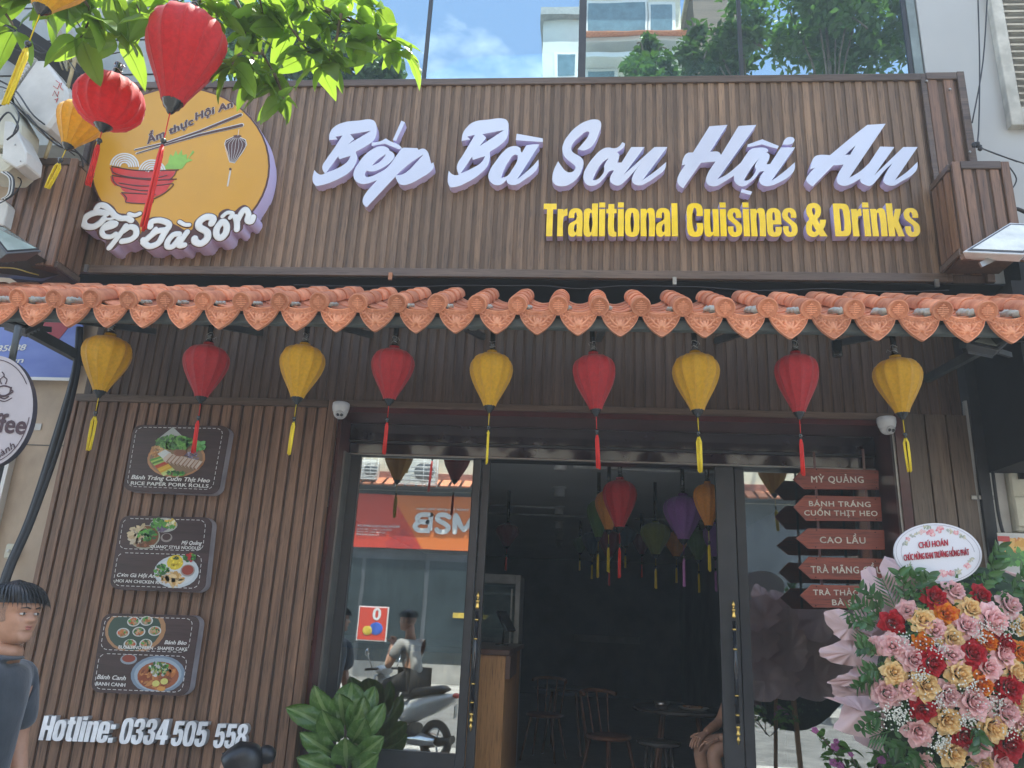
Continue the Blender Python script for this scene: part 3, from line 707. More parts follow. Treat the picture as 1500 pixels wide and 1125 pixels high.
side = ['leftmost lantern under the tiled awning, yellow silk, next to the sloping black cables', 'red silk lantern whose tassel hangs over the pork rolls menu board',
        'yellow silk lantern over the wood wall, between the menu boards and the left dome camera', 'red silk lantern hanging just right of the left dome camera',
        'yellow silk lantern above the gap beside the left glass door leaf', 'red silk lantern above the middle of the open doorway, a red ribbon end sticking out',
        'yellow silk lantern over the right part of the open doorway', 'red silk lantern above the arrow shaped menu signs', 'rightmost lantern under the awning, yellow silk, next to the right dome camera']
prot = {}
for (px, y0, y1, w, c), lb in zip(LP, side):
    a = at(px, y0, LY); bt = at(px, y1, LY); wd = (at(px+w/2, (y0+y1)/2, LY)-at(px-w/2, (y0+y1)/2, LY)).x; wd *= (4.2/math.hypot(4.2, a.x))**0.55
    if c not in prot: prot[c] = make_lantern(lb, c, 0.13, 0.31, group='silk lanterns hanging in a row under the awning', loop=(c == 'yellow')); o = prot[c]
    else: o = copy_tree(prot[c])
    o['label'] = lb; o.location = (a.x, LY, a.z)
    o.scale = (wd/0.275, wd/0.275, (a.z-bt.z)/0.325); o.rotation_euler = (random.uniform(-0.06, 0.06), random.uniform(-0.05, 0.05), random.uniform(0, 6))
# ------------------------------------------------------------------ raised lettering and round logo on the sign box
M_wlet = pbr('white_acrylic', (0.58, 0.62, 0.74), 0.10, var=0.02, coat=0.4, scale=(2, 2, 2))
M_lav = pbr('lavender_side', (0.62, 0.55, 0.82), 0.4, var=0.03, scale=(3, 3, 3))
M_ylet = pbr('yellow_acrylic', (0.92, 0.62, 0.01), 0.22, var=0.05, scale=(9, 9, 9), coat=0.15)
LF = FY-0.062     # face of the letters
def tr_(pts, ox, oy, sc, Y): return [(lambda w: (w.x, w.z, p[2] if len(p) > 2 else 0))(at(ox+p[0]/sc, oy+p[1]/sc, Y)) for p in pts]
def letter(root, name, loops, ox, oy, sc=7.5, label=None):
    L = [tr_(l, ox, oy, sc, LF) for l in loops]
    o = curve_mesh(L, LF+0.004, FY+0.012, name, M_lav, root)
    curve_mesh(L, LF, LF+0.0045, 'face', M_wlet, o, bevel=0.0015, offset=0.001)
    if label: o['label'] = label
    return o
rt = thing('raised_lettering', (-0.2, LF, 4.1), 'big white script letters reading Bếp Bà Sơn Hội An with lavender sides', 'sign lettering')
c = 1
letter(rt, 'letter', [[(240, 300, c), (250, 222), (300, 155), (400, 108), (560, 88), (715, 80), (745, 105), (763, 180), (755, 250), (735, 295), (690, 338), (530, 430, c), (547, 490), (530, 560), (470, 645), (360, 718), (230, 775), (100, 808, c), (66, 765), (60, 710), (78, 632, c), (110, 665), (150, 682), (195, 668, c), (170, 625), (168, 585), (205, 520), (290, 400), (388, 248, c), (305, 262, c), (332, 290, c)],
    [(470, 235, c), (708, 197, c), (432, 358, c), (515, 290, c)], [(342, 475, c), (350, 512, c), (478, 472, c), (455, 520), (390, 580), (300, 625), (205, 662, c)]], 450, 165)
letter(rt, 'circumflex', [[(710, 330, c), (800, 315), (865, 283, c), (915, 315), (1000, 350), (1038, 388, c), (1010, 402, c), (925, 368), (855, 340, c), (800, 347), (710, 365, c)]], 450, 165)
letter(rt, 'acute_accent', [[(1035, 88, c), (1073, 106, c), (975, 312, c), (942, 298, c)]], 450, 165)
letter(rt, 'letter', [[(895, 395, c), (850, 372), (790, 370), (720, 400), (640, 460), (560, 560), (515, 640), (510, 700), (535, 750), (590, 780), (650, 780), (715, 760), (770, 740, c), (640, 890), (612, 950), (616, 1000), (652, 1040, c), (970, 700, c), (1000, 768), (1040, 793), (1120, 782), (1250, 715), (1360, 640), (1388, 600), (1386, 548, c), (1358, 562, c), (1340, 480), (1310, 415), (1270, 395), (1222, 410, c), (1210, 390, c), (1060, 385, c), (1035, 395, c), (915, 565, c), (870, 610), (780, 665), (700, 700), (650, 705), (632, 680), (650, 636, c), (700, 645), (760, 635), (860, 585), (935, 520), (957, 478), (940, 440), (903, 418, c)],
    [(870, 450, c), (780, 510), (705, 588, c), (790, 545), (850, 482)], [(1282, 455, c), (1170, 525), (1060, 612), (975, 690, c), (1040, 680), (1110, 637), (1200, 545)]], 450, 165)
letter(rt, 'letter', [[(272, 310, c), (285, 230), (330, 160), (400, 105), (560, 78), (735, 68), (772, 90), (782, 200), (765, 280), (700, 350), (580, 430, c), (580, 500), (550, 590), (450, 690), (330, 765), (220, 812), (150, 822, c), (125, 780), (120, 720), (130, 640, c), (165, 675), (210, 688), (243, 682, c), (222, 625), (225, 570), (290, 460), (420, 240, c), (330, 262, c), (365, 292, c)],
    [(498, 235, c), (745, 187, c), (465, 372, c), (540, 275, c)], [(388, 480, c), (392, 518, c), (532, 475, c), (490, 545), (380, 615), (255, 672, c)]], 640, 165)
letter(rt, 'grave_accent', [[(878, 232, c), (1162, 283, c), (1162, 322, c), (868, 302, c)]], 640, 165)
letter(rt, 'letter', [[(915, 388, c), (880, 370), (800, 378), (740, 420), (650, 530), (580, 640), (567, 710), (600, 770), (660, 797), (710, 785), (765, 735, c), (778, 772), (810, 792), (870, 790), (960, 737), (1060, 662), (1107, 600), (1116, 515, c), (1050, 590), (960, 670), (875, 740, c), (1125, 350, c), (1080, 347), (985, 357, c), (935, 440, c), (920, 425, c)],
    [(890, 468, c), (855, 460), (790, 530), (735, 630), (703, 716, c), (765, 700), (830, 620), (885, 520)]], 640, 165)
letter(rt, 'letter', [[(590, 92), (545, 75), (450, 90), (340, 150), (250, 240), (190, 340), (180, 420), (210, 490), (280, 550), (322, 595), (305, 638), (260, 657), (220, 645), (180, 605), (132, 535, c), (90, 620), (70, 700), (75, 760), (110, 795), (190, 806), (260, 785), (340, 720), (395, 620), (407, 530), (380, 490), (290, 430), (275, 390), (300, 330), (370, 260), (430, 212), (470, 210), (460, 260), (400, 340), (348, 400, c), (400, 414), (455, 400), (505, 365), (580, 220), (604, 130)]], 800, 165)
letter(rt, 'letter', [[(838, 325, c), (867, 340, c), (855, 375), (820, 408), (778, 434, c), (805, 458, c), (797, 500), (780, 550, c), (830, 548, c), (935, 378, c), (1080, 378, c), (845, 690, c), (1190, 378, c), (1330, 378, c), (1055, 745, c), (1190, 650), (1318, 545, c), (1302, 620), (1210, 700), (1100, 772), (1040, 797), (978, 787), (945, 750), (952, 695), (1060, 538, c), (950, 662), (860, 755), (800, 798), (745, 790), (706, 755), (706, 710), (750, 632, c), (700, 640), (640, 712), (570, 780), (510, 802), (450, 790), (415, 740), (415, 670), (450, 590), (530, 480), (620, 400), (680, 383), (750, 392), (800, 372)],
    [(690, 495, c), (620, 545), (560, 630), (508, 742, c), (560, 735), (610, 690), (640, 635), (638, 585)]], 800, 165)
letter(rt, 'letter', [[(445, 150, c), (640, 135, c), (450, 430, c), (545, 433), (572, 466, c), (765, 147, c), (957, 135, c), (530, 735, c), (640, 675), (790, 550, c), (850, 460), (900, 402), (980, 385), (1060, 390), (1090, 415), (1068, 436, c), (1100, 458), (1100, 500), (1067, 568, c), (1112, 565, c), (1230, 382, c), (1382, 382, c), (1120, 755, c), (1250, 660), (1382, 548, c), (1378, 620), (1330, 690), (1200, 770), (1090, 805), (1030, 795), (995, 760), (1000, 710), (1048, 642, c), (1000, 648), (960, 702), (880, 772), (820, 808), (760, 795), (722, 750), (715, 690, c), (600, 762), (510, 806), (450, 800), (410, 760), (415, 700), (512, 535, c), (350, 550, c), (155, 830, c), (108, 790), (92, 740), (110, 680), (182, 567, c), (143, 578, c), (160, 500), (200, 446), (265, 437, c)],
    [(1000, 495, c), (930, 570), (870, 660), (820, 746, c), (870, 742), (925, 690), (955, 625), (945, 590)]], 980, 165)
letter(rt, 'circumflex', [[(865, 350, c), (1025, 293, c), (1120, 332), (1205, 366, c), (1190, 396, c), (1100, 370), (1022, 347, c), (940, 365), (862, 377, c)]], 980, 165)
letter(rt, 'dot', [[(1374, 285), (1325, 267), (1278, 290), (1247, 350, c), (1320, 350), (1360, 332)]], 980, 165)
letter(rt, 'dot', [[(800, 838, c), (912, 868, c), (895, 905, c), (790, 875, c)]], 980, 165)
letter(rt, 'letter', [[(830, 135, c), (1028, 122, c), (625, 720, c), (750, 645), (850, 555, c), (970, 373, c), (1125, 378, c), (893, 702, c), (1225, 378, c), (1380, 378, c), (1128, 747, c), (1260, 655), (1380, 543, c), (1375, 610), (1345, 660), (1200, 757), (1110, 802), (1050, 792), (1010, 760), (1015, 710), (1112, 545, c), (1010, 642), (930, 740), (860, 802), (800, 790), (758, 760), (750, 725, c), (650, 782), (580, 802), (520, 787), (495, 750), (500, 700), (570, 570, c), (455, 578, c), (230, 808, c), (175, 770), (160, 735), (185, 680), (258, 600, c), (200, 622, c), (220, 540), (255, 482), (290, 467), (420, 467, c), (700, 235)],
    [(705, 352, c), (582, 463, c), (642, 463, c)]], 1160, 165)

# heavy condensed block letters, drawn once as outlines (x, y, corner) with cap height 1
def Cn(l): return [(x, y, 1) for x, y in l]
GL = {
 'T': [Cn([(0,1),(.40,1),(.40,.83),(.295,.83),(.295,0),(.105,0),(.105,.83),(0,.83)])],
 'r': [[(0,0,1),(0,.83,1),(.17,.83,1),(.175,.74,1),(.22,.82),(.30,.845,1),(.30,.63,1),(.21,.61),(.18,.52),(.18,0,1)]],
 'a': [[(.43,0,1),(.26,0,1),(.25,.06,1),(.19,0),(.12,-.015),(.03,.03),(0,.14),(0,.28),(.04,.38),(.13,.44),(.22,.49),(.25,.55),(.25,.66),(.215,.73),(.18,.68),(.175,.56,1),(0,.56,1),(.005,.68),(.04,.78),(.12,.84),(.22,.855),(.34,.83),(.41,.75),(.43,.62)], [(.25,.40,1),(.195,.34),(.175,.26),(.18,.16),(.215,.12),(.25,.17)]],
 'd': [[(.43,1,1),(.43,0,1),(.26,0,1),(.25,.06,1),(.2,0),(.13,-.015),(.04,.02),(0,.13),(0,.25),(0,.60),(0,.72),(.04,.82),(.13,.85),(.2,.83),(.25,.77,1),(.25,1,1)], [(.18,.2),(.215,.12),(.25,.2),(.25,.63),(.215,.72),(.18,.63)]],
 'i': [Cn([(0,0),(0,.83),(.18,.83),(.18,0)]), Cn([(0,.88),(0,1.03),(.18,1.03),(.18,.88)])],
 't': [[(.06,.98,1),(.24,.98,1),(.24,.83,1),(.31,.83,1),(.31,.70,1),(.24,.70,1),(.24,.2),(.26,.14),(.31,.13,1),(.31,0,1),(.18,-.01),(.09,.03),(.06,.13),(.06,.70,1),(0,.70,1),(0,.83,1),(.06,.83,1)]],
 'o': [[(.215,-.015),(.06,.03),(0,.17),(0,.42),(0,.67),(.06,.81),(.215,.855),(.37,.81),(.43,.67),(.43,.42),(.43,.17),(.37,.03)], [(.18,.2),(.215,.12),(.25,.2),(.25,.64),(.215,.72),(.18,.64)]],
 'n': [[(0,0,1),(0,.83,1),(.17,.83,1),(.178,.77,1),(.24,.84),(.32,.855),(.40,.82),(.43,.72),(.43,0,1),(.25,0,1),(.25,.64),(.215,.72),(.18,.64),(.18,0,1)]],
 'u': [[(.43,.83,1),(.43,0,1),(.26,0,1),(.252,.06,1),(.19,0),(.11,-.015),(.03,.02),(0,.12),(0,.83,1),(.18,.83,1),(.18,.2),(.215,.12),(.25,.2),(.25,.83,1)]],
 'l': [Cn([(0,0),(0,1),(.18,1),(.18,0)])],
 'C': [[(.48,.62,1),(.48,.82),(.41,.97),(.24,1.015),(.07,.97),(0,.80),(0,.5),(0,.2),(.07,.03),(.24,-.015),(.41,.03),(.48,.18),(.48,.40,1),(.29,.40,1),(.29,.2),(.24,.13),(.19,.2),(.19,.8),(.24,.87),(.29,.8),(.29,.62,1)]],
 's': [[(.41,.56,1),(.41,.68),(.37,.79),(.30,.84),(.2,.855),(.08,.82),(.01,.72),(0,.62),(.03,.52),(.12,.43),(.22,.34),(.25,.25),(.24,.15),(.205,.12),(.17,.15),(.165,.30,1),(0,.30,1),(0,.19),(.03,.08),(.1,0),(.2,-.015),(.32,.01),(.40,.1),(.42,.22),(.40,.35),(.32,.44),(.21,.54),(.165,.62),(.17,.70),(.205,.73),(.24,.70),(.25,.56,1)]],
 'e': [[(.43,.36,1),(.18,.36,1),(.18,.18),(.215,.12),(.25,.18),(.25,.28,1),(.43,.28,1),(.42,.12),(.36,.02),(.215,-.015),(.07,.02),(.005,.13),(0,.25),(0,.6),(.015,.73),(.08,.82),(.215,.855),(.35,.82),(.42,.72),(.43,.6)], [(.18,.48,1),(.25,.48,1),(.25,.66),(.215,.73),(.18,.66)]],
 'k': [Cn([(0,0),(0,1),(.18,1),(.18,.56),(.26,.83),(.43,.83),(.32,.47),(.45,0),(.27,0),(.18,.32),(.18,0)])],
 'D': [[(0,0,1),(0,1,1),(.22,1,1),(.40,.97),(.47,.82),(.48,.5),(.47,.18),(.40,.03),(.22,0,1)], [(.18,.15,1),(.18,.85,1),(.26,.83),(.285,.74),(.285,.26),(.26,.17)]],
 '&': [[(.56,0,1),(.36,0,1),(.33,.06,1),(.26,0),(.17,-.02),(.05,.03),(0,.15),(0,.3),(.03,.42),(.10,.52),(.05,.66),(.04,.8),(.08,.94),(.2,1.01),(.33,1.0),(.42,.92),(.44,.78),(.40,.62),(.32,.52,1),(.38,.36,1),(.40,.5,1),(.56,.5,1),(.53,.35),(.46,.21,1)], [(.20,.74),(.24,.62,1),(.285,.74),(.28,.83),(.24,.87),(.2,.83)], [(.18,.38,1),(.27,.17,1),(.22,.13),(.17,.16),(.155,.25)]],
 '0': [[(.23,-.015),(.07,.03),(0,.2),(0,.5),(0,.8),(.07,.97),(.23,1.015),(.39,.97),(.46,.8),(.46,.5),(.46,.2),(.39,.03)], [(.185,.2),(.23,.13),(.275,.2),(.275,.8),(.23,.87),(.185,.8)]],
 '3': [[(0,.68,1),(.01,.82),(.07,.96),(.22,1.01),(.38,.97),(.45,.84),(.44,.62),(.36,.52),(.44,.44),(.46,.26),(.42,.07),(.3,-.01),(.18,-.015),(.05,.04),(0,.18),(0,.34,1),(.18,.34,1),(.18,.18),(.23,.13),(.27,.18),(.28,.34),(.25,.42),(.14,.44,1),(.14,.58,1),(.24,.6),(.27,.68),(.27,.82),(.22,.87),(.18,.82),(.18,.68,1)]],
 '4': [Cn([(0,.2),(0,.38),(.20,1),(.42,1),(.42,.36),(.5,.36),(.5,.2),(.42,.2),(.42,0),(.24,0),(.24,.2)]), Cn([(.15,.36),(.24,.36),(.24,.70)])],
 '5': [[(.02,.45,1),(.04,1,1),(.43,1,1),(.43,.84,1),(.2,.84,1),(.19,.64,1),(.3,.68),(.42,.62),(.46,.48),(.46,.22),(.4,.05),(.27,-.015),(.12,.0),(.03,.08),(0,.2),(0,.3,1),(.18,.3,1),(.18,.18),(.23,.13),(.28,.18),(.28,.46),(.235,.53),(.19,.45,1)]],
 '8': [[(.23,1.015),(.08,.97),(.01,.86),(.02,.64),(.08,.53),(.01,.43),(0,.2),(.07,.04),(.23,-.015),(.39,.04),(.46,.2),(.45,.43),(.38,.53),(.44,.64),(.45,.86),(.38,.97)], [(.19,.66),(.23,.60),(.27,.66),(.27,.83),(.23,.88),(.19,.83)], [(.18,.2),(.23,.13),(.28,.2),(.28,.4),(.23,.46),(.18,.4)]],
 'H': [Cn([(0,0),(0,1),(.18,1),(.18,.6),(.3,.6),(.3,1),(.48,1),(.48,0),(.3,0),(.3,.43),(.18,.43),(.18,0)])],
 ':': [Cn([(0,0),(0,.19),(.18,.19),(.18,0)]), Cn([(0,.55),(0,.74),(.18,.74),(.18,.55)])]}
def fit_letters(root, body, px0, px1, pcap, pbase, Y, depth, mats, gap=0.045, slope=0.0, shear=0.0):
    """block letters spread between two measured columns; each a body with its own face plate"""
    ws = [max(p[0] for l in GL[ch] for p in l) for ch in body]; W_ = sum(ws)+gap*(len(body)-1)
    A = at(px0, pbase, Y); B = at(px1, pbase+slope, Y); k = (at((px0+px1)/2, pcap, Y)-at((px0+px1)/2, pbase, Y)).z; x = 0.0
    for ch, w in zip(body, ws):
        L = []
        for l in GL[ch]:
            L.append([(A.x+(B.x-A.x)*(x+p[0])/W_+shear*p[1]*k, A.z+(B.z-A.z)*(x+p[0])/W_+p[1]*k, p[2] if len(p) > 2 else 0) for p in l])
        o = curve_mesh(L, Y+0.004, Y+depth, 'letter', mats[0], root, res=4)
        curve_mesh(L, Y, Y+0.0045, 'face', mats[1], o, bevel=0.0008, offset=0.0006, res=4)
        x += w+gap
rt = thing('yellow_lettering', (1.0, LF, 3.98), 'yellow raised block letters reading Traditional Cuisines & Drinks below the white script', 'sign lettering')
for wd, a, b_ in (('Traditional', 795, 993), ('Cuisines', 1007, 1169), ('&', 1182, 1212), ('Drinks', 1224, 1349)):
    fit_letters(rt, wd, a, b_, 298, 346, LF, 0.066, (M_lav, M_ylet))

# ---- round logo
LG = FY-0.115
def G(px, py, d=0.0): return at(px, py, LG-d)
rt = thing('logo_sign', (-3.0, LG, 3.9), 'round yellow sign with a red noodle bowl, chopsticks and Bếp Bà Sơn lettering', 'sign')
M_lylw = pbr('logo_yellow', (0.62, 0.31, 0.018), 0.3, var=0.03, coat=0.1, scale=(2, 2, 2))
M_lbrn = pbr('logo_brown', (0.085, 0.024, 0.012), 0.3, var=0.1)
M_lwht = pbr('logo_white', (0.72, 0.72, 0.68), 0.25, var=0.03, coat=0.3)
M_lred = pbr('logo_red', (0.58, 0.035, 0.022), 0.25, var=0.08)
M_lgrn = pbr('logo_green', (0.26, 0.50, 0.07), 0.3, var=0.12)
M_ltext = pbr('logo_text_brown', (0.085, 0.03, 0.02), 0.3)
def ell(cx, cy, rx, ry, n=48, tilt=0.0, a0=0.0, a1=360.0):
    out = []
    for k in range(n):
        a = R(a0+(a1-a0)*k/n); x, y = rx*math.cos(a), ry*math.sin(a)
        out.append((cx+x*math.cos(tilt)-y*math.sin(tilt), cy+x*math.sin(tilt)+y*math.cos(tilt)))
    return out
def flat(name, poly, d0, mat, parent, d1=0.0008, Yb=None, proj=None):
    P = [(lambda w: (w.x, w.z))(at(p[0], p[1], (Yb if Yb is not None else LG))) for p in poly]; Y = Yb if Yb is not None else LG
    b = MB(); b.prism(P, Y-d0, Y-d0+d1); return b.build(name, mat, parent)
disc = ell(264, 243, 131.5, 115.5)
o = curve_mesh([[(lambda w: (w.x, w.z))(at(*p, LG)) for p in disc]], LG+0.002, FY+0.01, 'disc_body', M_lav, rt)
flat('rim', disc, 0.001, M_lbrn, rt, 0.004)
flat('disc_face', ell(264, 243, 129, 113.2), 0.003, M_lylw, rt, 0.003)
back = [(80, 230), (84, 195), (105, 160), (150, 137), (182, 135), (190, 95), (225, 77), (285, 84), (335, 115), (370, 160), (420, 170), (480, 200), (520, 240), (524, 300), (500, 352), (540, 300), (570, 220), (620, 193), (700, 200), (760, 235), (800, 255), (900, 290), (930, 220), (1000, 170), (1060, 172), (1090, 200), (1110, 160), (1170, 132), (1215, 150), (1255, 120), (1290, 104), (1325, 120), (1345, 150), (1372, 175), (1360, 225), (1325, 248), (1295, 240), (1275, 288), (1240, 302), (1205, 285), (1180, 335), (1130, 370), (1085, 365), (1060, 350), (1030, 385), (980, 412), (925, 405), (895, 375), (850, 430), (790, 425), (735, 440), (700, 405), (640, 425), (580, 430), (535, 400), (500, 360), (440, 386), (380, 390), (335, 430), (310, 436), (272, 415), (280, 360), (240, 355), (220, 330), (200, 290), (130, 290), (95, 265)]
backw = [(100+x/5, 280+y/5) for x, y in back]
curve_mesh([[(lambda w: (w.x, w.z))(at(*p, LG)) for p in backw]], LG-0.004, FY+0.012, 'lettering_body', M_lav, rt)
curve_mesh([[(lambda w: (w.x, w.z))(at(*p, LG)) for p in backw]], LG-0.0055, LG-0.0042, 'lettering_plate', M_lbrn, rt)
def lstroke(lists, wdt, names='letter'):
    """white letters in brown outline from brush strokes; pixel coordinates of the enlarged crop"""
    for strokes in lists:
        root_ = None
        b = MB()
        for s_, w in strokes:
            fat_stroke(b, [G(100+x/5, 280+y/5, 0.008) for x, y in s_], w*wdt*0.00098, 4, 0.0012)
        b.build('letter', M_lwht, rt)
        b = MB()
        for s_, w in strokes:
            fat_stroke(b, [G(100+x/5, 280+y/5, 0.0062) for x, y in s_], w*wdt*0.00098+0.0055, 4, 0.0010)
        b.build('outline', M_lbrn, rt)
lstroke([
    [([(205, 130), (225, 105), (265, 108), (310, 145), (340, 180), (385, 200), (430, 200), (460, 215)], 21), ([(280, 165), (220, 155), (150, 175), (112, 215), (125, 255), (180, 262), (230, 235), (258, 205)], 23), ([(258, 205), (300, 205), (340, 195)], 10)],
    [([(445, 168), (485, 178), (522, 165)], 15)],
    [([(260, 275), (320, 260), (350, 240), (310, 232), (262, 260), (245, 300), (265, 330), (310, 335), (345, 315)], 18)],
    [([(420, 255), (390, 300), (345, 360), (300, 415)], 19), ([(405, 290), (450, 262), (490, 275), (495, 320), (455, 355), (395, 368)], 21)],
    [([(600, 260), (610, 225), (670, 215), (735, 240), (720, 280), (650, 295), (600, 330), (550, 375)], 21), ([(720, 280), (690, 330), (660, 380), (600, 405), (560, 385), (550, 360)], 22), ([(640, 275), (610, 310)], 14)],
    [([(815, 225), (850, 245), (885, 248)], 14)],
    [([(810, 315), (770, 320), (730, 365), (725, 405), (765, 405), (810, 350)], 20), ([(870, 300), (835, 350), (810, 400), (850, 395)], 19)],
    [([(1050, 235), (1060, 200), (1010, 190), (960, 225), (960, 265), (1015, 300), (1015, 350), (970, 385), (930, 370), (925, 350)], 24)],
    [([(1125, 225), (1090, 270), (1085, 320), (1115, 345), (1150, 310), (1160, 260), (1140, 225), (1120, 230)], 22)],
    [([(1130, 185), (1165, 158), (1205, 165), (1185, 195)], 14), ([(1225, 190), (1235, 230), (1235, 280)], 20), ([(1240, 215), (1275, 150), (1300, 135), (1320, 170), (1310, 215), (1340, 225), (1355, 190)], 19)]], 1.12)
# dark counters
# slogan
for wd, a, b_, cap in (('Ẩm thực', (480, 505), (850, 345), 52), ('Hội An', (872, 310), (1170, 205), 52)):
    s = 5.5556; P0 = G(130+a[0]/s, 120+a[1]/s, 0.0062); P1 = G(130+b_[0]/s, 120+b_[1]/s, 0.0062); dv = (P1-P0).normalized()
    up = Vector((-dv.z, 0, dv.x)); hc = 0.060
    text_on(wd, 'slogan_glow', M_lwht, rt, P0, P1, up, (0, -1, 0), hc, 0.080, 0.0006, 0.22, space=1.06)
    text_on(wd, 'slogan', M_ltext, rt, P0+Vector((0, -0.0015, 0)), P1+Vector((0, -0.0015, 0)), up, (0, -1, 0), hc, 0.050, 0.0006, 0.22, space=1.06)
def L5(pts): return [(130+x/5.5556, 120+y/5.5556) for x, y in pts]
def line5(name, pts, w, mat, d, parent=rt, sub=4):
    b = MB(); fat_stroke(b, [G(px, py, d) for px, py in L5(pts)], w, sub, 0.0009); return b.build(name, mat, parent)
cs = [[(378, 552), (640, 492), (905, 402), (1235, 268)], [(390, 582), (700, 490), (900, 432), (1245, 352)]]
for q in cs:
    line5('chopstick_edge', q, (0.0085, 0.0165), M_lwht, 0.0045, sub=1); line5('chopstick', q, (0.004, 0.0115), M_ltext, 0.0062, sub=1)
for cx, cy, rr in ((290, 690, 118), (515, 735, 110)):
    for k in range(5):
        r_ = rr-k*19-4
        if r_ > 15: line5('noodle', [(cx+r_*math.cos(R(a)), cy-r_*math.sin(R(a))*0.93) for a in range(2 if cx < 400 else 12, 180, 14)], 0.0062, M_lwht, 0.0050+0.0004*k, sub=2)
flat('lettuce', L5([(600, 712), (650, 660), (655, 620), (668, 590), (690, 610), (712, 560), (728, 600), (760, 555), (765, 600), (800, 590), (800, 640), (850, 560), (862, 575), (815, 625), (850, 640), (800, 660), (760, 712)]), 0.0052, M_lgrn, rt)
bowl = [[(185, 690), (450, 715), (722, 722), (690, 795), (500, 795), (300, 770), (205, 745)], [(190, 762), (450, 790), (712, 795), (640, 860), (420, 870), (225, 838), (195, 800)],
        [(255, 822), (450, 850), (680, 830), (640, 890), (520, 948), (440, 950), (290, 880)], [(268, 900), (310, 905), (515, 922), (510, 985), (315, 980), (305, 940)]]
for k, q in enumerate(bowl):
    flat('bowl_red', L5([(x-12, y+8) for x, y in q]), 0.0050+0.0003*k, M_lred, rt, 0.0002)
for pts, w in (([(188, 686), (330, 712), (480, 722), (728, 716)], 0.0045), ([(190, 690), (198, 735), (300, 768), (450, 785), (560, 778), (635, 758)], 0.0042), ([(712, 722), (690, 765), (650, 800)], 0.004), ([(190, 760), (330, 780), (520, 798), (712, 790)], 0.0045),
               ([(190, 764), (205, 812), (260, 850), (400, 880), (500, 885)], 0.0045), ([(250, 822), (400, 845), (560, 842), (680, 828), (672, 856), (600, 915), (520, 955)], 0.0042),
               ([(268, 900), (400, 908), (540, 915)], 0.0045), ([(268, 900), (308, 945), (312, 980), (505, 988), (518, 950), (500, 950)], 0.0042)):
    line5('bowl_line', pts, w, M_lbrn, 0.0068)
line5('lantern_string', [(1222, 385), (1214, 440)], 0.0018, M_lwht, 0.005, sub=1)
lp = [(1180, 452), (1120, 480), (1110, 510), (1135, 580), (1150, 650), (1190, 660), (1250, 575), (1285, 515), (1275, 475), (1230, 455)]
flat('lantern_glow', L5([(x+(x-1195)*0.06, y+(y-550)*0.05) for x, y in lp]), 0.0048, M_lwht, rt)
flat('lantern_print', L5(lp), 0.0058, M_ltext, rt)
flat('lantern_cap', L5(ell(1212, 445, 34, 10, 16)), 0.0056, M_ltext, rt)
for k in range(-3, 4):
    line5('lantern_rib', [(1205+k*9, 456), (1195+k*27, 500), (1188+k*24, 560), (1168+k*7, 655)], 0.0012, M_lwht, 0.0068)
line5('lantern_tassel', [(1152, 725), (1130, 845)], 0.006, pbr('logo_grey', (0.6, 0.57, 0.5), 0.4), 0.005, sub=1)
flat('lantern_bead', L5(ell(1155, 713, 11, 11, 12)), 0.0056, M_ltext, rt)

# ------------------------------------------------------------------ hotline
rt = thing('hotline_lettering', (-2.6, -0.05, 0.78), 'white raised lettering Hotline: 0334 505 558 low on the ribbed wall', 'sign lettering')
M_hot = pbr('white_letter_grey_side', (0.45, 0.45, 0.46), 0.4)
for wd, a, b_, yb, yc, sl in (('Hotline:', 56, 164, 1084, 1048, 4), ('0334', 173, 243, 1089, 1052, 2), ('505', 249, 299, 1092, 1056, 1.5), ('558', 311, 358, 1095, 1060, 1.0)):
    fit_letters(rt, wd, a, b_, yc, yb, -0.045, 0.05, (M_hot, pbr('bright_white_letter', (0.86, 0.87, 0.88), 0.3)), slope=sl, shear=0.05)
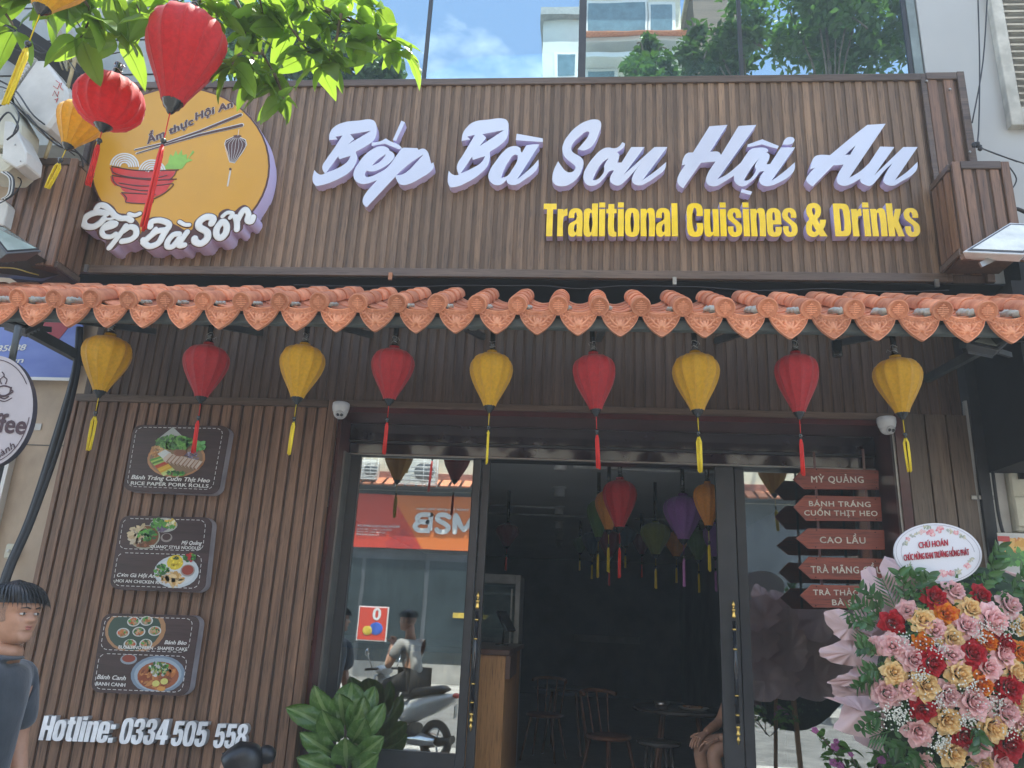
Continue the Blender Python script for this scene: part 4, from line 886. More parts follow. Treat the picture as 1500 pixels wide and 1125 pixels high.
# ------------------------------------------------------------------ menu boards
class Board:
    def __init__(s, c, Y, label, dep=0.07):
        s.c = [at(x, y, Y) for x, y in c]; s.Y = Y      # TL TR BR BL
        s.root = thing('menu_board', s.W(0.5, 0, 0), label, 'menu board', 'menu boards on the ribbed wall')
        pts = []; r = 0.10
        for cx, cy, a0 in ((1-r, r*1.2, 0), (r, r*1.2, 90), (r, 1-r*1.2, 180), (1-r, 1-r*1.2, 270)):
            for k in range(7):
                a = R(a0-0+k*15); pts.append((cx+r*math.cos(a), cy-r*1.2*math.sin(a)))
        s.pts = pts
        P = [s.W(u, v, 0) for u, v in pts]; b = MB(); b.prism([(p.x, p.z) for p in P], Y+0.002, Y+dep)
        b.build('board_body', pbr('board_side', (0.36, 0.34, 0.37), 0.5), s.root)
        b = MB(); b.prism([(p.x, p.z) for p in P], Y-0.001, Y+0.002); b.build('board_face', wood('board_print_wood', (0.060, 0.032, 0.032), (0.036, 0.018, 0.019), 0.3, stretch='x', rnd=0.0), s.root)
        s.n = 0
    def W(s, u, v, d):
        TL, TR, BR, BL = s.c; p = TL*(1-u)*(1-v)+TR*u*(1-v)+BR*u*v+BL*(1-u)*v
        # carry the point slightly toward the viewer without moving it in the board's plane
        return Vector((p.x, s.Y-d, p.z))
    def shape(s, b, uv, lay, col):
        b.col = col; P = [s.W(u, v, 0) for u, v in uv]; n = len(P); y = s.Y-0.0016-0.00022*lay
        # front face only plus thin rim: a printed patch
        vs = [(p.x, y, p.z) for p in P]+[(p.x, y+0.0002, p.z) for p in P]
        b.add(vs, [tuple(range(n)), tuple(range(2*n-1, n-1, -1))]+[(i, i+n, (i+1) % n+n, (i+1) % n) for i in range(n)])
    def disc(s, b, cu, cv, ru, rv, lay, col, n=22, jit=0.0, clip=None):
        pts = []
        for k in range(n):
            a = 2*math.pi*k/n; j = 1+jit*(random.random()-0.5); u, v = cu+ru*math.cos(a)*j, cv+rv*math.sin(a)*j
            if clip: u = min(max(u, clip[0]), clip[1]); v = min(max(v, clip[2]), clip[3])
            pts.append((u, v))
        s.shape(b, pts, lay, col)
    def bits(s, b, cu, cv, ru, rv, lay, cols, n, size, elong=1.0, clip=None):
        for k in range(n):
            a = random.random()*6.283; q = math.sqrt(random.random()); u, v = cu+ru*q*math.cos(a), cv+rv*q*math.sin(a)
            if clip and not (clip[0] < u < clip[1] and clip[2] < v < clip[3]): continue
            t = random.random()*3.14; z = size*random.uniform(0.6, 1.3); c_ = random.choice(cols); f = random.uniform(0.75, 1.2)
            m = 6; pts = []
            for i in range(m):
                an = 2*math.pi*i/m; x = z*elong*math.cos(an)*random.uniform(0.7, 1.2); y = z*math.sin(an)*random.uniform(0.7, 1.2)
                pts.append((u+(x*math.cos(t)-y*math.sin(t)), v+(x*math.sin(t)+y*math.cos(t))*1.25))
            s.shape(b, pts, lay+k % 9, tuple(x*f for x in c_))
    def dash(s, u0, v0, u1, v1, n=26):
        """dashed stitching line round a rounded field"""
        b = MB(); b.col = (0.75, 0.74, 0.72); r = 0.075; rv = r*1.1; path = []
        segs = [((u0+r, v0), (u1-r, v0)), ('c', u1-r, v0+rv, 90, 0), ((u1, v0+rv), (u1, v1-rv)), ('c', u1-r, v1-rv, 0, -90), ((u1-r, v1), (u0+r, v1)), ('c', u0+r, v1-rv, -90, -180), ((u0, v1-rv), (u0, v0+rv)), ('c', u0+r, v0+rv, 180, 90)]
        for sg in segs:
            if sg[0] == 'c':
                for k in range(5):
                    a = R(sg[3]+(sg[4]-sg[3])*k/4); path.append((sg[1]+r*math.cos(a), sg[2]-rv*math.sin(a)))
            else:
                for k in range(12): path.append((sg[0][0]+(sg[1][0]-sg[0][0])*k/11, sg[0][1]+(sg[1][1]-sg[0][1])*k/11))
        P = [s.W(u, v, 0.0022) for u, v in path]; acc = 0; on = True; L = 0.022; G_ = 0.013; cur = [P[0]]
        for p, q in zip(P, P[1:]):
            d = (q-p).length; pos = 0
            while d-pos > (L if on else G_)-acc:
                st = (L if on else G_)-acc; pos += st; pt = p+(q-p)*(pos/d); acc = 0
                if on: cur.append(pt); self_add(b, cur)
                cur = [pt]; on = not on
            acc += d-pos; cur.append(q)
        b.build('stitch_line', MPR, s.root)
    def text(s, body, u0, v0, u1, v1, hv, bold, shear=0.0, col=None, name='caption', space=1.0):
        P0, P1 = s.W(u0, v0, 0.0044), s.W(u1, v1, 0.0044); up = (s.W(u0, v0-hv, 0.0044)-P0)
        text_on(body, name, M_paint, s.root, P0, P1, up.normalized(), (0, -1, 0), up.length, bold, 0.0006, shear, space=space)
def self_add(b, cur):
    w = 0.0016
    for p, q in zip(cur, cur[1:]):
        d = (q-p)
        if d.length < 1e-6: continue
        b.obox((p+q)/2, d/2, Vector((0, 0.0003, 0)), d.normalized().cross(Vector((0, 1, 0)))*w)
MPR = pbr('printed_picture', (1, 1, 1), 0.3, col2=(0.78, 0.78, 0.78), scale=(260, 260, 260), lo=0.3, hi=0.7, attr=True, coat=0.25)
G_L, G_D, WH, ORG, BRN, RED_, YEL, TAN, PUR = (0.10, 0.34, 0.05), (0.03, 0.13, 0.03), (0.62, 0.62, 0.60), (0.55, 0.20, 0.05), (0.13, 0.05, 0.025), (0.35, 0.03, 0.02), (0.75, 0.50, 0.05), (0.55, 0.36, 0.20), (0.16, 0.12, 0.2)
B1 = Board([(196, 622), (338, 624), (320, 725), (180, 719)], -0.075, 'top menu board picturing rice paper pork rolls in a round basket')
b = MB(); B1.shape(b, [(0.27, 0.22), (0.41, 0.03), (0.53, 0.17), (0.45, 0.30), (0.33, 0.32)], 0, (0.42, 0.46, 0.45))
B1.disc(b, 0.50, 0.50, 0.30, 0.275, 1, (0.45, 0.22, 0.10)); B1.disc(b, 0.50, 0.50, 0.275, 0.25, 2, (0.25, 0.16, 0.09))
B1.bits(b, 0.31, 0.40, 0.09, 0.08, 4, [(0.6, 0.3, 0.1), (0.45, 0.2, 0.06), (0.65, 0.42, 0.2)], 46, 0.011, 3)
for i, cc in enumerate([(0.10, 0.35, 0.05), (0.45, 0.65, 0.15), (0.08, 0.28, 0.05), (0.40, 0.6, 0.15), (0.55, 0.05, 0.03), (0.5, 0.1, 0.03), (0.75, 0.45, 0.03), (0.78, 0.5, 0.05), (0.7, 0.4, 0.03), (0.6, 0.7, 0.2), (0.65, 0.75, 0.3)]):
    B1.shape(b, [(0.225+i*0.016, 0.53+i*0.021), (0.335+i*0.016, 0.47+i*0.018), (0.35+i*0.016, 0.495+i*0.018), (0.24+i*0.016, 0.555+i*0.021)], 12, cc)
B1.shape(b, [(0.30, 0.44), (0.37, 0.37), (0.44, 0.42), (0.38, 0.52)], 13, (0.6, 0.66, 0.66))
for i in range(9):
    t = i/8; B1.shape(b, [(0.36+t*0.34, 0.53+t*0.10-0.02), (0.42+t*0.32, 0.42+t*0.10), (0.465+t*0.32, 0.44+t*0.095), (0.41+t*0.33, 0.575+t*0.09)], 14+i, (0.60-0.05*(i % 2), 0.50-0.06*(i % 2), 0.42-0.06*(i % 2)))
    B1.shape(b, [(0.402+t*0.33, 0.555+t*0.09), (0.46+t*0.32, 0.443+t*0.095), (0.468+t*0.32, 0.448+t*0.095), (0.41+t*0.33, 0.57+t*0.09)], 24+i, (0.3, 0.16, 0.1))
B1.bits(b, 0.66, 0.46, 0.07, 0.07, 6, [PUR, (0.3, 0.28, 0.4), (0.1, 0.07, 0.12)], 40, 0.010, 2.2)
B1.disc(b, 0.535, 0.415, 0.065, 0.055, 34, (0.28, 0.12, 0.07)); B1.disc(b, 0.535, 0.41, 0.05, 0.042, 35, (0.22, 0.08, 0.04))
B1.bits(b, 0.46, 0.265, 0.185, 0.095, 36, [G_L, G_D, (0.06, 0.24, 0.04), (0.16, 0.42, 0.08)], 190, 0.017, 1.5)
B1.bits(b, 0.71, 0.31, 0.06, 0.08, 36, [G_L, (0.05, 0.30, 0.06), (0.12, 0.42, 0.12)], 40, 0.018, 1.5); B1.bits(b, 0.53, 0.72, 0.08, 0.03, 46, [G_D, G_L], 26, 0.014, 1.6)
b.build('food_picture', MPR, B1.root)
B1.dash(0.035, 0.04, 0.93, 0.93)
B1.text('Bánh Tráng Cuốn Thịt Heo', 0.07, 0.82, 0.885, 0.83, 0.062, 0.03, 0.28); B1.text('RICE PAPER PORK ROLLS', 0.075, 0.905, 0.885, 0.905, 0.052, 0.022)
B2 = Board([(177, 755), (312, 758), (300, 868), (160, 863)], -0.075, 'middle menu board picturing Quang style noodles and Hoi An chicken rice')
b = MB(); B2.disc(b, 0.30, 0.29, 0.16, 0.165, 1, (0.35, 0.36, 0.28)); B2.disc(b, 0.30, 0.285, 0.145, 0.15, 2, (0.2, 0.07, 0.02))
B2.bits(b, 0.22, 0.26, 0.10, 0.12, 4, [(0.62, 0.5, 0.3), (0.5, 0.36, 0.2), (0.68, 0.58, 0.42)], 55, 0.02, 2); B2.bits(b, 0.32, 0.27, 0.10, 0.08, 14, [G_L, G_D], 60, 0.014, 1.4)
B2.bits(b, 0.30, 0.38, 0.08, 0.04, 12, [(0.3, 0.1, 0.04), (0.15, 0.06, 0.02)], 30, 0.015, 1.4)
B2.disc(b, 0.48, 0.12, 0.15, 0.10, 1, (0.45, 0.45, 0.42)); B2.bits(b, 0.42, 0.11, 0.08, 0.07, 4, [G_L, G_D], 50, 0.015, 1.4); B2.bits(b, 0.55, 0.11, 0.06, 0.07, 6, [YEL, (0.7, 0.65, 0.4), G_L], 36, 0.015, 1.6); B2.bits(b, 0.47, 0.16, 0.05, 0.05, 7, [PUR], 20, 0.012, 2)
B2.disc(b, 0.53, 0.29, 0.062, 0.062, 2, (0.3, 0.26, 0.24)); B2.disc(b, 0.53, 0.28, 0.045, 0.045, 3, (0.05, 0.02, 0.02))
B2.disc(b, 0.68, 0.74, 0.235, 0.215, 2, (0.56, 0.62, 0.66)); B2.disc(b, 0.68, 0.74, 0.20, 0.18, 3, (0.66, 0.70, 0.72))
B2.disc(b, 0.655, 0.62, 0.085, 0.10, 5, (0.72, 0.55, 0.03), jit=0.06); B2.bits(b, 0.655, 0.61, 0.07, 0.08, 6, [(0.85, 0.68, 0.06), (0.6, 0.42, 0.02)], 40, 0.008, 2)
B2.bits(b, 0.655, 0.56, 0.03, 0.02, 16, [G_D, BRN], 14, 0.008); B2.bits(b, 0.53, 0.74, 0.075, 0.085, 6, [G_L, WH, G_D, TAN], 60, 0.012, 2); B2.bits(b, 0.66, 0.84, 0.10, 0.07, 6, [(0.65, 0.38, 0.12), (0.6, 0.42, 0.22), (0.7, 0.5, 0.25)], 44, 0.022, 2)
B2.disc(b, 0.80, 0.72, 0.075, 0.08, 17, (0.35, 0.30, 0.28)); B2.disc(b, 0.80, 0.715, 0.062, 0.064, 18, (0.30, 0.04, 0.02)); B2.bits(b, 0.80, 0.55, 0.06, 0.05, 20, [G_D, (0.5, 0.03, 0.03), G_L], 34, 0.015, 1.4)
b.build('food_picture', MPR, B2.root)
B2.dash(0.035, 0.04, 0.93, 0.455); B2.dash(0.035, 0.51, 0.93, 0.95)
B2.text('Mỳ Quảng', 0.70, 0.375, 0.91, 0.375, 0.05, 0.028, 0.28); B2.text('"QUANG" STYLE NOODLES', 0.36, 0.435, 0.91, 0.44, 0.042, 0.022)
B2.text('Cơm Gà Hội An', 0.06, 0.83, 0.46, 0.83, 0.05, 0.028, 0.28); B2.text('HOI AN CHICKEN RICE', 0.06, 0.905, 0.58, 0.91, 0.042, 0.022)
B3 = Board([(151, 898), (294, 902), (276, 1020), (132, 1014)], -0.075, 'bottom menu board picturing small steamed cakes and a bowl of noodle soup')
b = MB(); B3.disc(b, 0.36, 0.20, 0.31, 0.30, 1, (0.42, 0.22, 0.10), clip=(0.03, 0.95, 0.035, 0.47)); B3.disc(b, 0.35, 0.20, 0.27, 0.265, 2, (0.035, 0.075, 0.055), clip=(0.05, 0.95, 0.04, 0.465))
for (cu, cv) in ((0.33, 0.10), (0.46, 0.085), (0.24, 0.245), (0.40, 0.225), (0.56, 0.21), (0.33, 0.385), (0.49, 0.375)):
    B3.disc(b, cu, cv, 0.066, 0.062, 4, (0.62, 0.64, 0.62)); B3.disc(b, cu, cv, 0.053, 0.050, 5, (0.30, 0.26, 0.18))
    B3.bits(b, cu, cv, 0.045, 0.042, 6, [ORG, G_L, G_D, (0.6, 0.1, 0.03), TAN], 24, 0.012, 1.3)
B3.disc(b, 0.34, 0.575, 0.085, 0.065, 2, (0.28, 0.33, 0.38)); B3.disc(b, 0.34, 0.565, 0.068, 0.048, 3, (0.28, 0.05, 0.03))
B3.disc(b, 0.66, 0.75, 0.275, 0.235, 2, (0.20, 0.27, 0.35), clip=(0.03, 0.93, 0.52, 0.955)); B3.disc(b, 0.66, 0.75, 0.24, 0.205, 3, (0.34, 0.42, 0.50), clip=(0.03, 0.93, 0.53, 0.95)); B3.disc(b, 0.665, 0.765, 0.21, 0.175, 4, (0.32, 0.08, 0.02), clip=(0.03, 0.93, 0.53, 0.945))
B3.bits(b, 0.66, 0.77, 0.17, 0.13, 6, [(0.45, 0.14, 0.03), (0.25, 0.05, 0.015), (0.55, 0.22, 0.06)], 70, 0.018, 2.2, clip=(0.4, 0.9, 0.55, 0.94)); B3.bits(b, 0.66, 0.68, 0.10, 0.09, 16, [G_L, G_D, (0.4, 0.45, 0.15), WH], 100, 0.013, 1.3)
for cu, cv in ((0.66, 0.86), (0.74, 0.83)): B3.disc(b, cu, cv, 0.038, 0.038, 27, (0.62, 0.58, 0.15))
B3.disc(b, 0.72, 0.92, 0.045, 0.03, 27, (0.65, 0.30, 0.06))
b.build('food_picture', MPR, B3.root)
B3.dash(0.035, 0.04, 0.93, 0.465); B3.dash(0.035, 0.515, 0.93, 0.955)
B3.text('Bánh Bèo', 0.68, 0.37, 0.90, 0.37, 0.05, 0.028, 0.28); B3.text('BLOATING FERN - SHAPED CAKE', 0.22, 0.445, 0.92, 0.445, 0.042, 0.022)
B3.text('Bánh Canh', 0.05, 0.83, 0.34, 0.835, 0.055, 0.028, 0.28); B3.text('BANH CANH', 0.05, 0.91, 0.35, 0.915, 0.045, 0.024)

# ------------------------------------------------------------------ arrow shaped wooden menu signs, nailed to two hanging straps
AY = DY-0.17
M_arrow = wood('arrow_wood', (0.32, 0.072, 0.040), (0.22, 0.048, 0.03), 0.45, stretch='x', rnd=0.06)
M_cream = pbr('cream_letter', (0.66, 0.60, 0.50), 0.5)
def aq(x, y): return (1140+x/4.889, 670+y/4.889)
p = at(*aq(420, 80), AY)
rt = thing('hanging_arrow_signs', (1.6, AY, 1.75), 'column of five red brown wooden arrow plaques with dish names at the right door', 'menu sign')
for a, b_ in ((aq(255, -40), aq(320, 1075)), (aq(605, -60), aq(690, 1060))):
    m = MB(); m.beam(at(*a, AY+0.012), at(*b_, AY+0.012), 0.016, 0.005, up=(0, 1, 0)); m.build('strap', M_maroon, rt)
arrows = [([(105, 158), (180, 75), (715, 95), (718, 232), (182, 228)], [('MỲ QUẢNG', (238, 178), (612, 182), 46)]),
          ([(108, 355), (190, 272), (730, 285), (742, 458), (200, 455)], [('BÁNH TRÁNG', (222, 348), (662, 355), 38), ('CUỐN THỊT HEO', (188, 415), (712, 420), 38)]),
          ([(125, 580), (212, 508), (755, 522), (762, 662), (215, 655)], [('CAO LẦU', (300, 612), (626, 617), 46)]),
          ([(143, 790), (215, 712), (775, 728), (785, 880), (235, 872)], [('TRÀ MÃNG CẦU', (236, 826), (745, 832), 50)]),
          ([(155, 988), (235, 912), (790, 925), (800, 1085), (252, 1075)], [('TRÀ THẢO MỘC', (252, 985), (755, 990), 40), ('BÀ SƠN', (388, 1058), (640, 1062), 42)])]
for pl, tx in arrows:
    P = [at(*aq(*q), AY) for q in pl]; b = MB(); b.prism([(q.x, q.z) for q in P], AY-0.009, AY+0.009); o = b.build('arrow_board', M_arrow, rt, bevel=0.0015, label='wooden arrow plaque reading '+' '.join(t[0] for t in tx))
    b = MB()
    for x, y in ((270, pl[1][1]+14), (265, pl[4][1]-12), (690, pl[2][1]+16), (700, pl[3][1]-14)):
        q = at(*aq(x, y), AY); b.blob((q.x, AY-0.010, q.z), 0.004, 0.002, 0.004, 6, 4)
    b.build('nail_heads', M_lac, o)
    for s, a, c_, h in tx:
        P0, P1 = at(*aq(*a), AY-0.0125), at(*aq(*c_), AY-0.0125); up = at(*aq(a[0], a[1]-h), AY-0.0125)-P0
        text_on(s, 'lettering', M_cream, o, P0, P1, (0, 0, 1), (0, -1, 0), up.length, 0.020, 0.003, 0.0, space=1.12)
        # slab serifs: small bars at the feet and heads of the stems
        sb = MB(); n = len(s); me = text_mesh(s, 0.008, 0.0, 0.0, 2, 1.12); k = up.length/0.73
        xs = [v.co.x for v in me.vertices]; x0_, x1_ = min(xs), max(xs); axx = (P1-P0)/(x1_-x0_)
        stems = {}
        for e in me.edges:
            a_, c2 = me.vertices[e.vertices[0]].co, me.vertices[e.vertices[1]].co
            if abs(a_.y-c2.y) < 0.004 and 0.05 < abs(a_.x-c2.x) < 0.13 and (abs(a_.y) < 0.02 or abs(a_.y-0.727) < 0.03):
                cx = (a_.x+c2.x)/2; hw = 0.085; pc = P0+axx*(cx-x0_); zz = 0.022 if a_.y < 0.3 else 0.71
                sb.obox(pc+Vector((0, -0.0004, zz*k)), axx*hw, (0, 0.0016, 0), (0, 0, 0.020*k))
        if sb.v: sb.build('serifs', M_cream, o)
# ------------------------------------------------------------------ sliding glass doors
def D(px, py, dy=0.0): return at(px, py, DY+dy)
def frame_leaf(name, label, xo0, xo1, zt, xg0, xg1, ztg, zbg, y, gl=True):
    rt = thing(name, ((xo0+xo1)/2, y, 0.14), label, 'glass door')
    for n_, q in (('stile', (xo0, xg0, 0.15, zt)), ('stile', (xg1, xo1, 0.15, zt)), ('top_rail', (xg0+0.001, xg1-0.001, ztg, zt-0.001)), ('bottom_rail', (xg0+0.001, xg1-0.001, 0.15, zbg))):
        b = MB(); b.box(q[0], q[1], y-0.022, y+0.022, q[2], q[3]); b.build(n_, M_alu, rt, bevel=0.003)
    for x in (xg0-0.006, xg1+0.003):
        b = MB(); b.box(x, x+0.003, y-0.025, y-0.0215, zbg, ztg); b.build('glazing_bead', M_black, rt)
    b = MB(); b.box(xg0-0.004, xg1+0.004, y-0.003, y+0.003, zbg-0.004, ztg+0.004); b.build('pane', M_glassD, rt)
    return rt
zt = 2.685
xl0 = D(503, 700).x; xg0 = D(526, 700).x; xg1 = D(692, 700).x; xl1 = D(704, 700).x
zbg = D(560, 1098).z
LDOOR = frame_leaf('glass_door', 'left glass door leaf in dark metal frame reflecting a red bank sign across the street', xl0-0.03, xl1, zt, xg0, xg1, D(600, 668).z, zbg, DY+0.02)
# fixed second stile and jambs
rt = thing('door_frame', (0.2, DY, 0.14), 'dark aluminium frame and jambs holding the sliding glass doors', 'door frame')
x0 = D(455+27, 800).x
for q in ((-1.604, xl0-0.032, DY+0.0, DY+0.10), (xl1+0.003, D(716, 700).x, DY+0.045, DY+0.10), (D(1078, 700).x, D(1092, 700).x, DY+0.045, DY+0.1), (D(1291, 700).x, 2.035, DY+0.0, DY+0.10)):
    b = MB(); b.box(q[0], q[1], q[2], q[3], 0.14, zt); b.build('jamb', M_alu, rt, bevel=0.002)
b = MB(); b.box(-1.60, 2.035, DY+0.001, DY+0.12, zt+0.001, 2.699); b.build('top_track', M_alu, rt)
xr0 = D(1048, 700).x; xr1 = D(1075, 700).x
frame_leaf('glass_door', 'right fixed glass door leaf behind the arrow plaques and flower stand', D(1078, 700).x+0.002, D(1293, 700).x, zt, D(1092, 700).x, D(1289, 700).x, D(1150, 681).z, D(1150, 1180).z, DY+0.075)
RDOOR = thing('sliding_door', ((xr0+xr1)/2, DY, 0.14), 'narrow dark metal edge of the opened sliding door with a brass tipped handle', 'door')
b = MB(); b.box(xr0, xr1, DY-0.002, DY+0.042, 0.15, zt); b.build('stile', M_alu, RDOOR, bevel=0.003)
# pull handles
M_brass = pbr('brass', (0.75, 0.50, 0.14), 0.22, metal=1.0, var=0.1)
M_hblack = pbr('black_enamel', (0.012, 0.012, 0.016), 0.15, coat=0.6)
def pull(px0, py0, px1, py1, door):
    a = at(px0, py0, DY-0.075); b_ = at(px1, py1, DY-0.075); a.x = b_.x = (a.x+b_.x)/2; H = a.z-b_.z
    rt = bpy.data.objects.new('door_handle', None); COL.objects.link(rt); rt.parent = door; rt.location = Vector((a.x, DY-0.075, b_.z))-wloc(door)
    m = MB(); m.tube([(a.x, a.y, b_.z+H*0.14), (a.x, a.y, a.z-H*0.15)], 0.0125, 12); m.build('bar', M_hblack, rt)
    fin = [(0.0, 0.0), (0.004, 0.004), (0.007, 0.014), (0.011, 0.024), (0.012, 0.032), (0.007, 0.042), (0.006, 0.05), (0.014, 0.058), (0.015, 0.066), (0.010, 0.072), (0.010, 0.085), (0.0145, 0.10), (0.0145, 0.112)]
    m = MB(); m.lathe([(r, a.z-h) for r, h in fin][::-1], (a.x, a.y, 0), 14); m.build('finial', M_brass, rt)
    m = MB(); m.lathe([(r, b_.z+h) for r, h in fin], (a.x, a.y, 0), 14); m.build('finial', M_brass, rt)
    for t in (0.21, 0.35, 0.67, 0.80):
        z = a.z-H*t; m = MB(); m.lathe([(0.0126, z-0.006), (0.0155, z-0.005), (0.0155, z+0.005), (0.0126, z+0.006)], (a.x, a.y, 0), 14); m.build('ring', M_brass, rt)
    for t in (0.28, 0.74):
        z = a.z-H*t; m = MB(); m.tube([(a.x, a.y, z), (a.x, DY-0.02, z)], 0.008, 8); m.build('standoff', M_brass, rt)
pull(698, 866, 692, 1072, LDOOR)
pull(1073, 879, 1083, 1092, RDOOR)

# ------------------------------------------------------------------ dome cameras and small fittings
M_lens = pbr('dark_lens', (0.01, 0.01, 0.012), 0.08, coat=0.8)
def dome(px, py, lb, k=1.0):
    p = at(px, py, WY-0.055); rt = thing('dome_camera', (p.x, p.y, p.z-0.05), lb, 'security camera', 'dome cameras above the door corners')
    m = MB(); m.lathe([(0.0, 0.052), (0.050, 0.052), (0.057, 0.047), (0.058, 0.02), (0.052, -0.01), (0.045, -0.022)], p, 24); m.build('housing', M_white, rt)
    m = MB(); m.blob(p+Vector((0, 0, -0.018)), 0.046, 0.046, 0.044, 24, 14); e = m.build('eyeball', M_white, rt)
    f = Vector((0.2, -0.85, -0.5)).normalized(); Mx = f.to_track_quat('Z', 'Y').to_matrix(); c0 = p+Vector((0, 0, -0.018))+f*0.036
    m = MB(); m.lathe([(0.0285, 0.0), (0.030, 0.006), (0.027, 0.010), (0.0, 0.010)], c0, 20, Mx); m.build('face_plate', pbr('camera_grey', (0.5, 0.5, 0.49), 0.4), e)
    sx = Mx @ Vector((0.0125, 0, 0))
    for s_ in (-1, 1):
        if abs(sx.x) < 0.006: sx = Vector((0.0125, 0, 0))
        m = MB(); m.lathe([(0.0105, 0.009), (0.0105, 0.0125), (0.004, 0.0135), (0.0, 0.0135)], c0+sx*s_, 14, Mx); m.build('lens', M_lens, e)
dome(499, 601, 'white dome camera at the upper left corner of the doorway'); dome(1299, 623, 'white dome camera at the upper right corner of the doorway')
b = MB(); p = at(1226, 512, -0.6); b.lathe([(0.0, -0.045), (0.026, -0.045), (0.029, -0.04), (0.029, 0.05), (0.0, 0.05)], p, 16); b.tube([p+Vector((0, 0, 0.05)), p+Vector((0, 0, 0.16))], 0.006, 6); b.build('spotlight', M_lac, label='small black cylinder spotlight under the awning between red and yellow lanterns', cat='spotlight')
b = MB(); p = at(693, 477, EY+0.12); b.box(p.x-0.022, p.x+0.022, p.y-0.02, p.y+0.02, p.z-0.024, p.z+0.03); b.build('sensor_box', pbr('sensor_grey', (0.2, 0.21, 0.2), 0.5), bevel=0.004, label='small grey junction box under the awning edge above the doorway', cat='junction box')

# ------------------------------------------------------------------ inside the shop
M_pipe = pbr('white_conduit', (0.62, 0.63, 0.62), 0.4)
def cz(px, py, z):   # point at height z seen at a pixel
    d = CR*((px-750)/FPX)-CU*((py-562.5)/FPX)+_f; t = (z-CAMP.z)/d.z; return CAMP+d*t
rows = [(821, 680, 1.0), (820, 722, 1.0), (819, 750, 1.0), (819, 772, 1.0), (819, 790, 1), (819, 802, 1)]
for i, (px, py, k) in enumerate(rows):
    p = cz(px, py-8, ZC); rt = None
    b = MB(); b.lathe([(0.0, ZC-0.10), (0.05, ZC-0.10), (0.055, ZC-0.09), (0.055, ZC-0.016), (0.075, ZC-0.014), (0.075, ZC-0.001)], (p.x, p.y, 0), 18)
    b.build('ceiling_downlight', M_pipe, label='small white unlit ceiling downlight, %s in the row running back into the shop' % ['nearest', 'second', 'third', 'fourth', 'fifth', 'farthest'][i], cat='ceiling light', group='ceiling downlights')
rt = thing('ceiling_track', (0, 1.3, ZC-0.05), 'white cable conduits running across the dim shop ceiling', 'conduit')
for a, b_ in ((cz(840, 684, ZC-0.05), cz(1050, 693, ZC-0.05)), (cz(716, 740, ZC-0.05), cz(825, 744, ZC-0.05)), (cz(714, 752, ZC-0.05), cz(862, 757, ZC-0.05)), (cz(930, 760, ZC-0.05), cz(1049, 764, ZC-0.05))):
    m = MB(); m.tube([a, b_], 0.013, 8); m.build('conduit', M_pipe, rt)
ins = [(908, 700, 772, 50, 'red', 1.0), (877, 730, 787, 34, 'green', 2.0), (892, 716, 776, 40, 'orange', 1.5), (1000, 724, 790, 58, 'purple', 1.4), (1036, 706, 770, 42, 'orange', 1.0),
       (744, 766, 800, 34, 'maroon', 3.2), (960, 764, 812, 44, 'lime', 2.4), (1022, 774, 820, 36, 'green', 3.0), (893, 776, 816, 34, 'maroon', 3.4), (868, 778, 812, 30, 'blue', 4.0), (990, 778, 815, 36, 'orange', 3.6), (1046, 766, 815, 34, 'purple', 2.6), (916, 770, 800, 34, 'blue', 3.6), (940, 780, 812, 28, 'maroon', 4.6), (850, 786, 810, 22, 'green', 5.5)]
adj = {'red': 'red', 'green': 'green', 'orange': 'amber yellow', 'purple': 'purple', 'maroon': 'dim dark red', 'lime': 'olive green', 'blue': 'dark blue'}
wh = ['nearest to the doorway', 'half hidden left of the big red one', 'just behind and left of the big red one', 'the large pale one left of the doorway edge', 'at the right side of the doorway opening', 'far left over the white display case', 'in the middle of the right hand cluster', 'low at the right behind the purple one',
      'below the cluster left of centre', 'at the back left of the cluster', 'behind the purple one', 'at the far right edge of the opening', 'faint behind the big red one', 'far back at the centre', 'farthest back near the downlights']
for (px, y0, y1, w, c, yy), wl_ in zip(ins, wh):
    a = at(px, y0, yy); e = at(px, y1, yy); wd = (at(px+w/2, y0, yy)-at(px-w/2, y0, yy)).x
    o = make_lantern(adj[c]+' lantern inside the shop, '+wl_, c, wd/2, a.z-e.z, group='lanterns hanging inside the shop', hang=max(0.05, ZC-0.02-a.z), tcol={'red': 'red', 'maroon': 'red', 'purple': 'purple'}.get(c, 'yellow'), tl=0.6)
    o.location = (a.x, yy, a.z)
# counter, display case, tablet
M_oak = wood('counter_oak', (0.48, 0.24, 0.085), (0.36, 0.17, 0.055), 0.5, rnd=0.0)
M_walnut = wood('counter_top_wood', (0.12, 0.05, 0.03), (0.07, 0.03, 0.02), 0.35, stretch='x')
c0 = at(704, 950, 0.9); c1 = at(741, 958, 0.9)
rt = thing('counter', ((c0.x+c1.x)/2-0.3, 1.4, 0.14), 'light oak service counter with dark top just inside the door on the left', 'counter')
b = MB(); b.box(-2.2, c1.x, 0.9, 2.6, 0.25, c0.z-0.04); b.build('cabinet', M_oak, rt, bevel=0.004)
b = MB(); b.box(-2.2, c1.x-0.04, 0.95, 2.55, 0.14, 0.249); b.build('plinth', M_walnut, rt)
b = MB(); b.box(-2.22, c1.x+0.03, 0.87, 2.63, c0.z-0.039, c0.z); b.build('top', M_walnut, rt, bevel=0.004)
b = MB(); b.box(c1.x+0.001, c1.x+0.035, 0.90, 1.6, c0.z-0.20, c0.z-0.041); b.build('end_panel', M_walnut, rt)
f0 = at(708, 840, 2.9); f1 = at(759, 945, 2.9)
rt = thing('display_case', ((f0.x+f1.x)/2, 3.1, 0.14), 'white framed glass fridge standing behind the counter', 'fridge')
M_fr = pbr('fridge_white', (0.50, 0.52, 0.52), 0.35)
x0, x1 = f0.x-0.1, f1.x; zt_ = f0.z
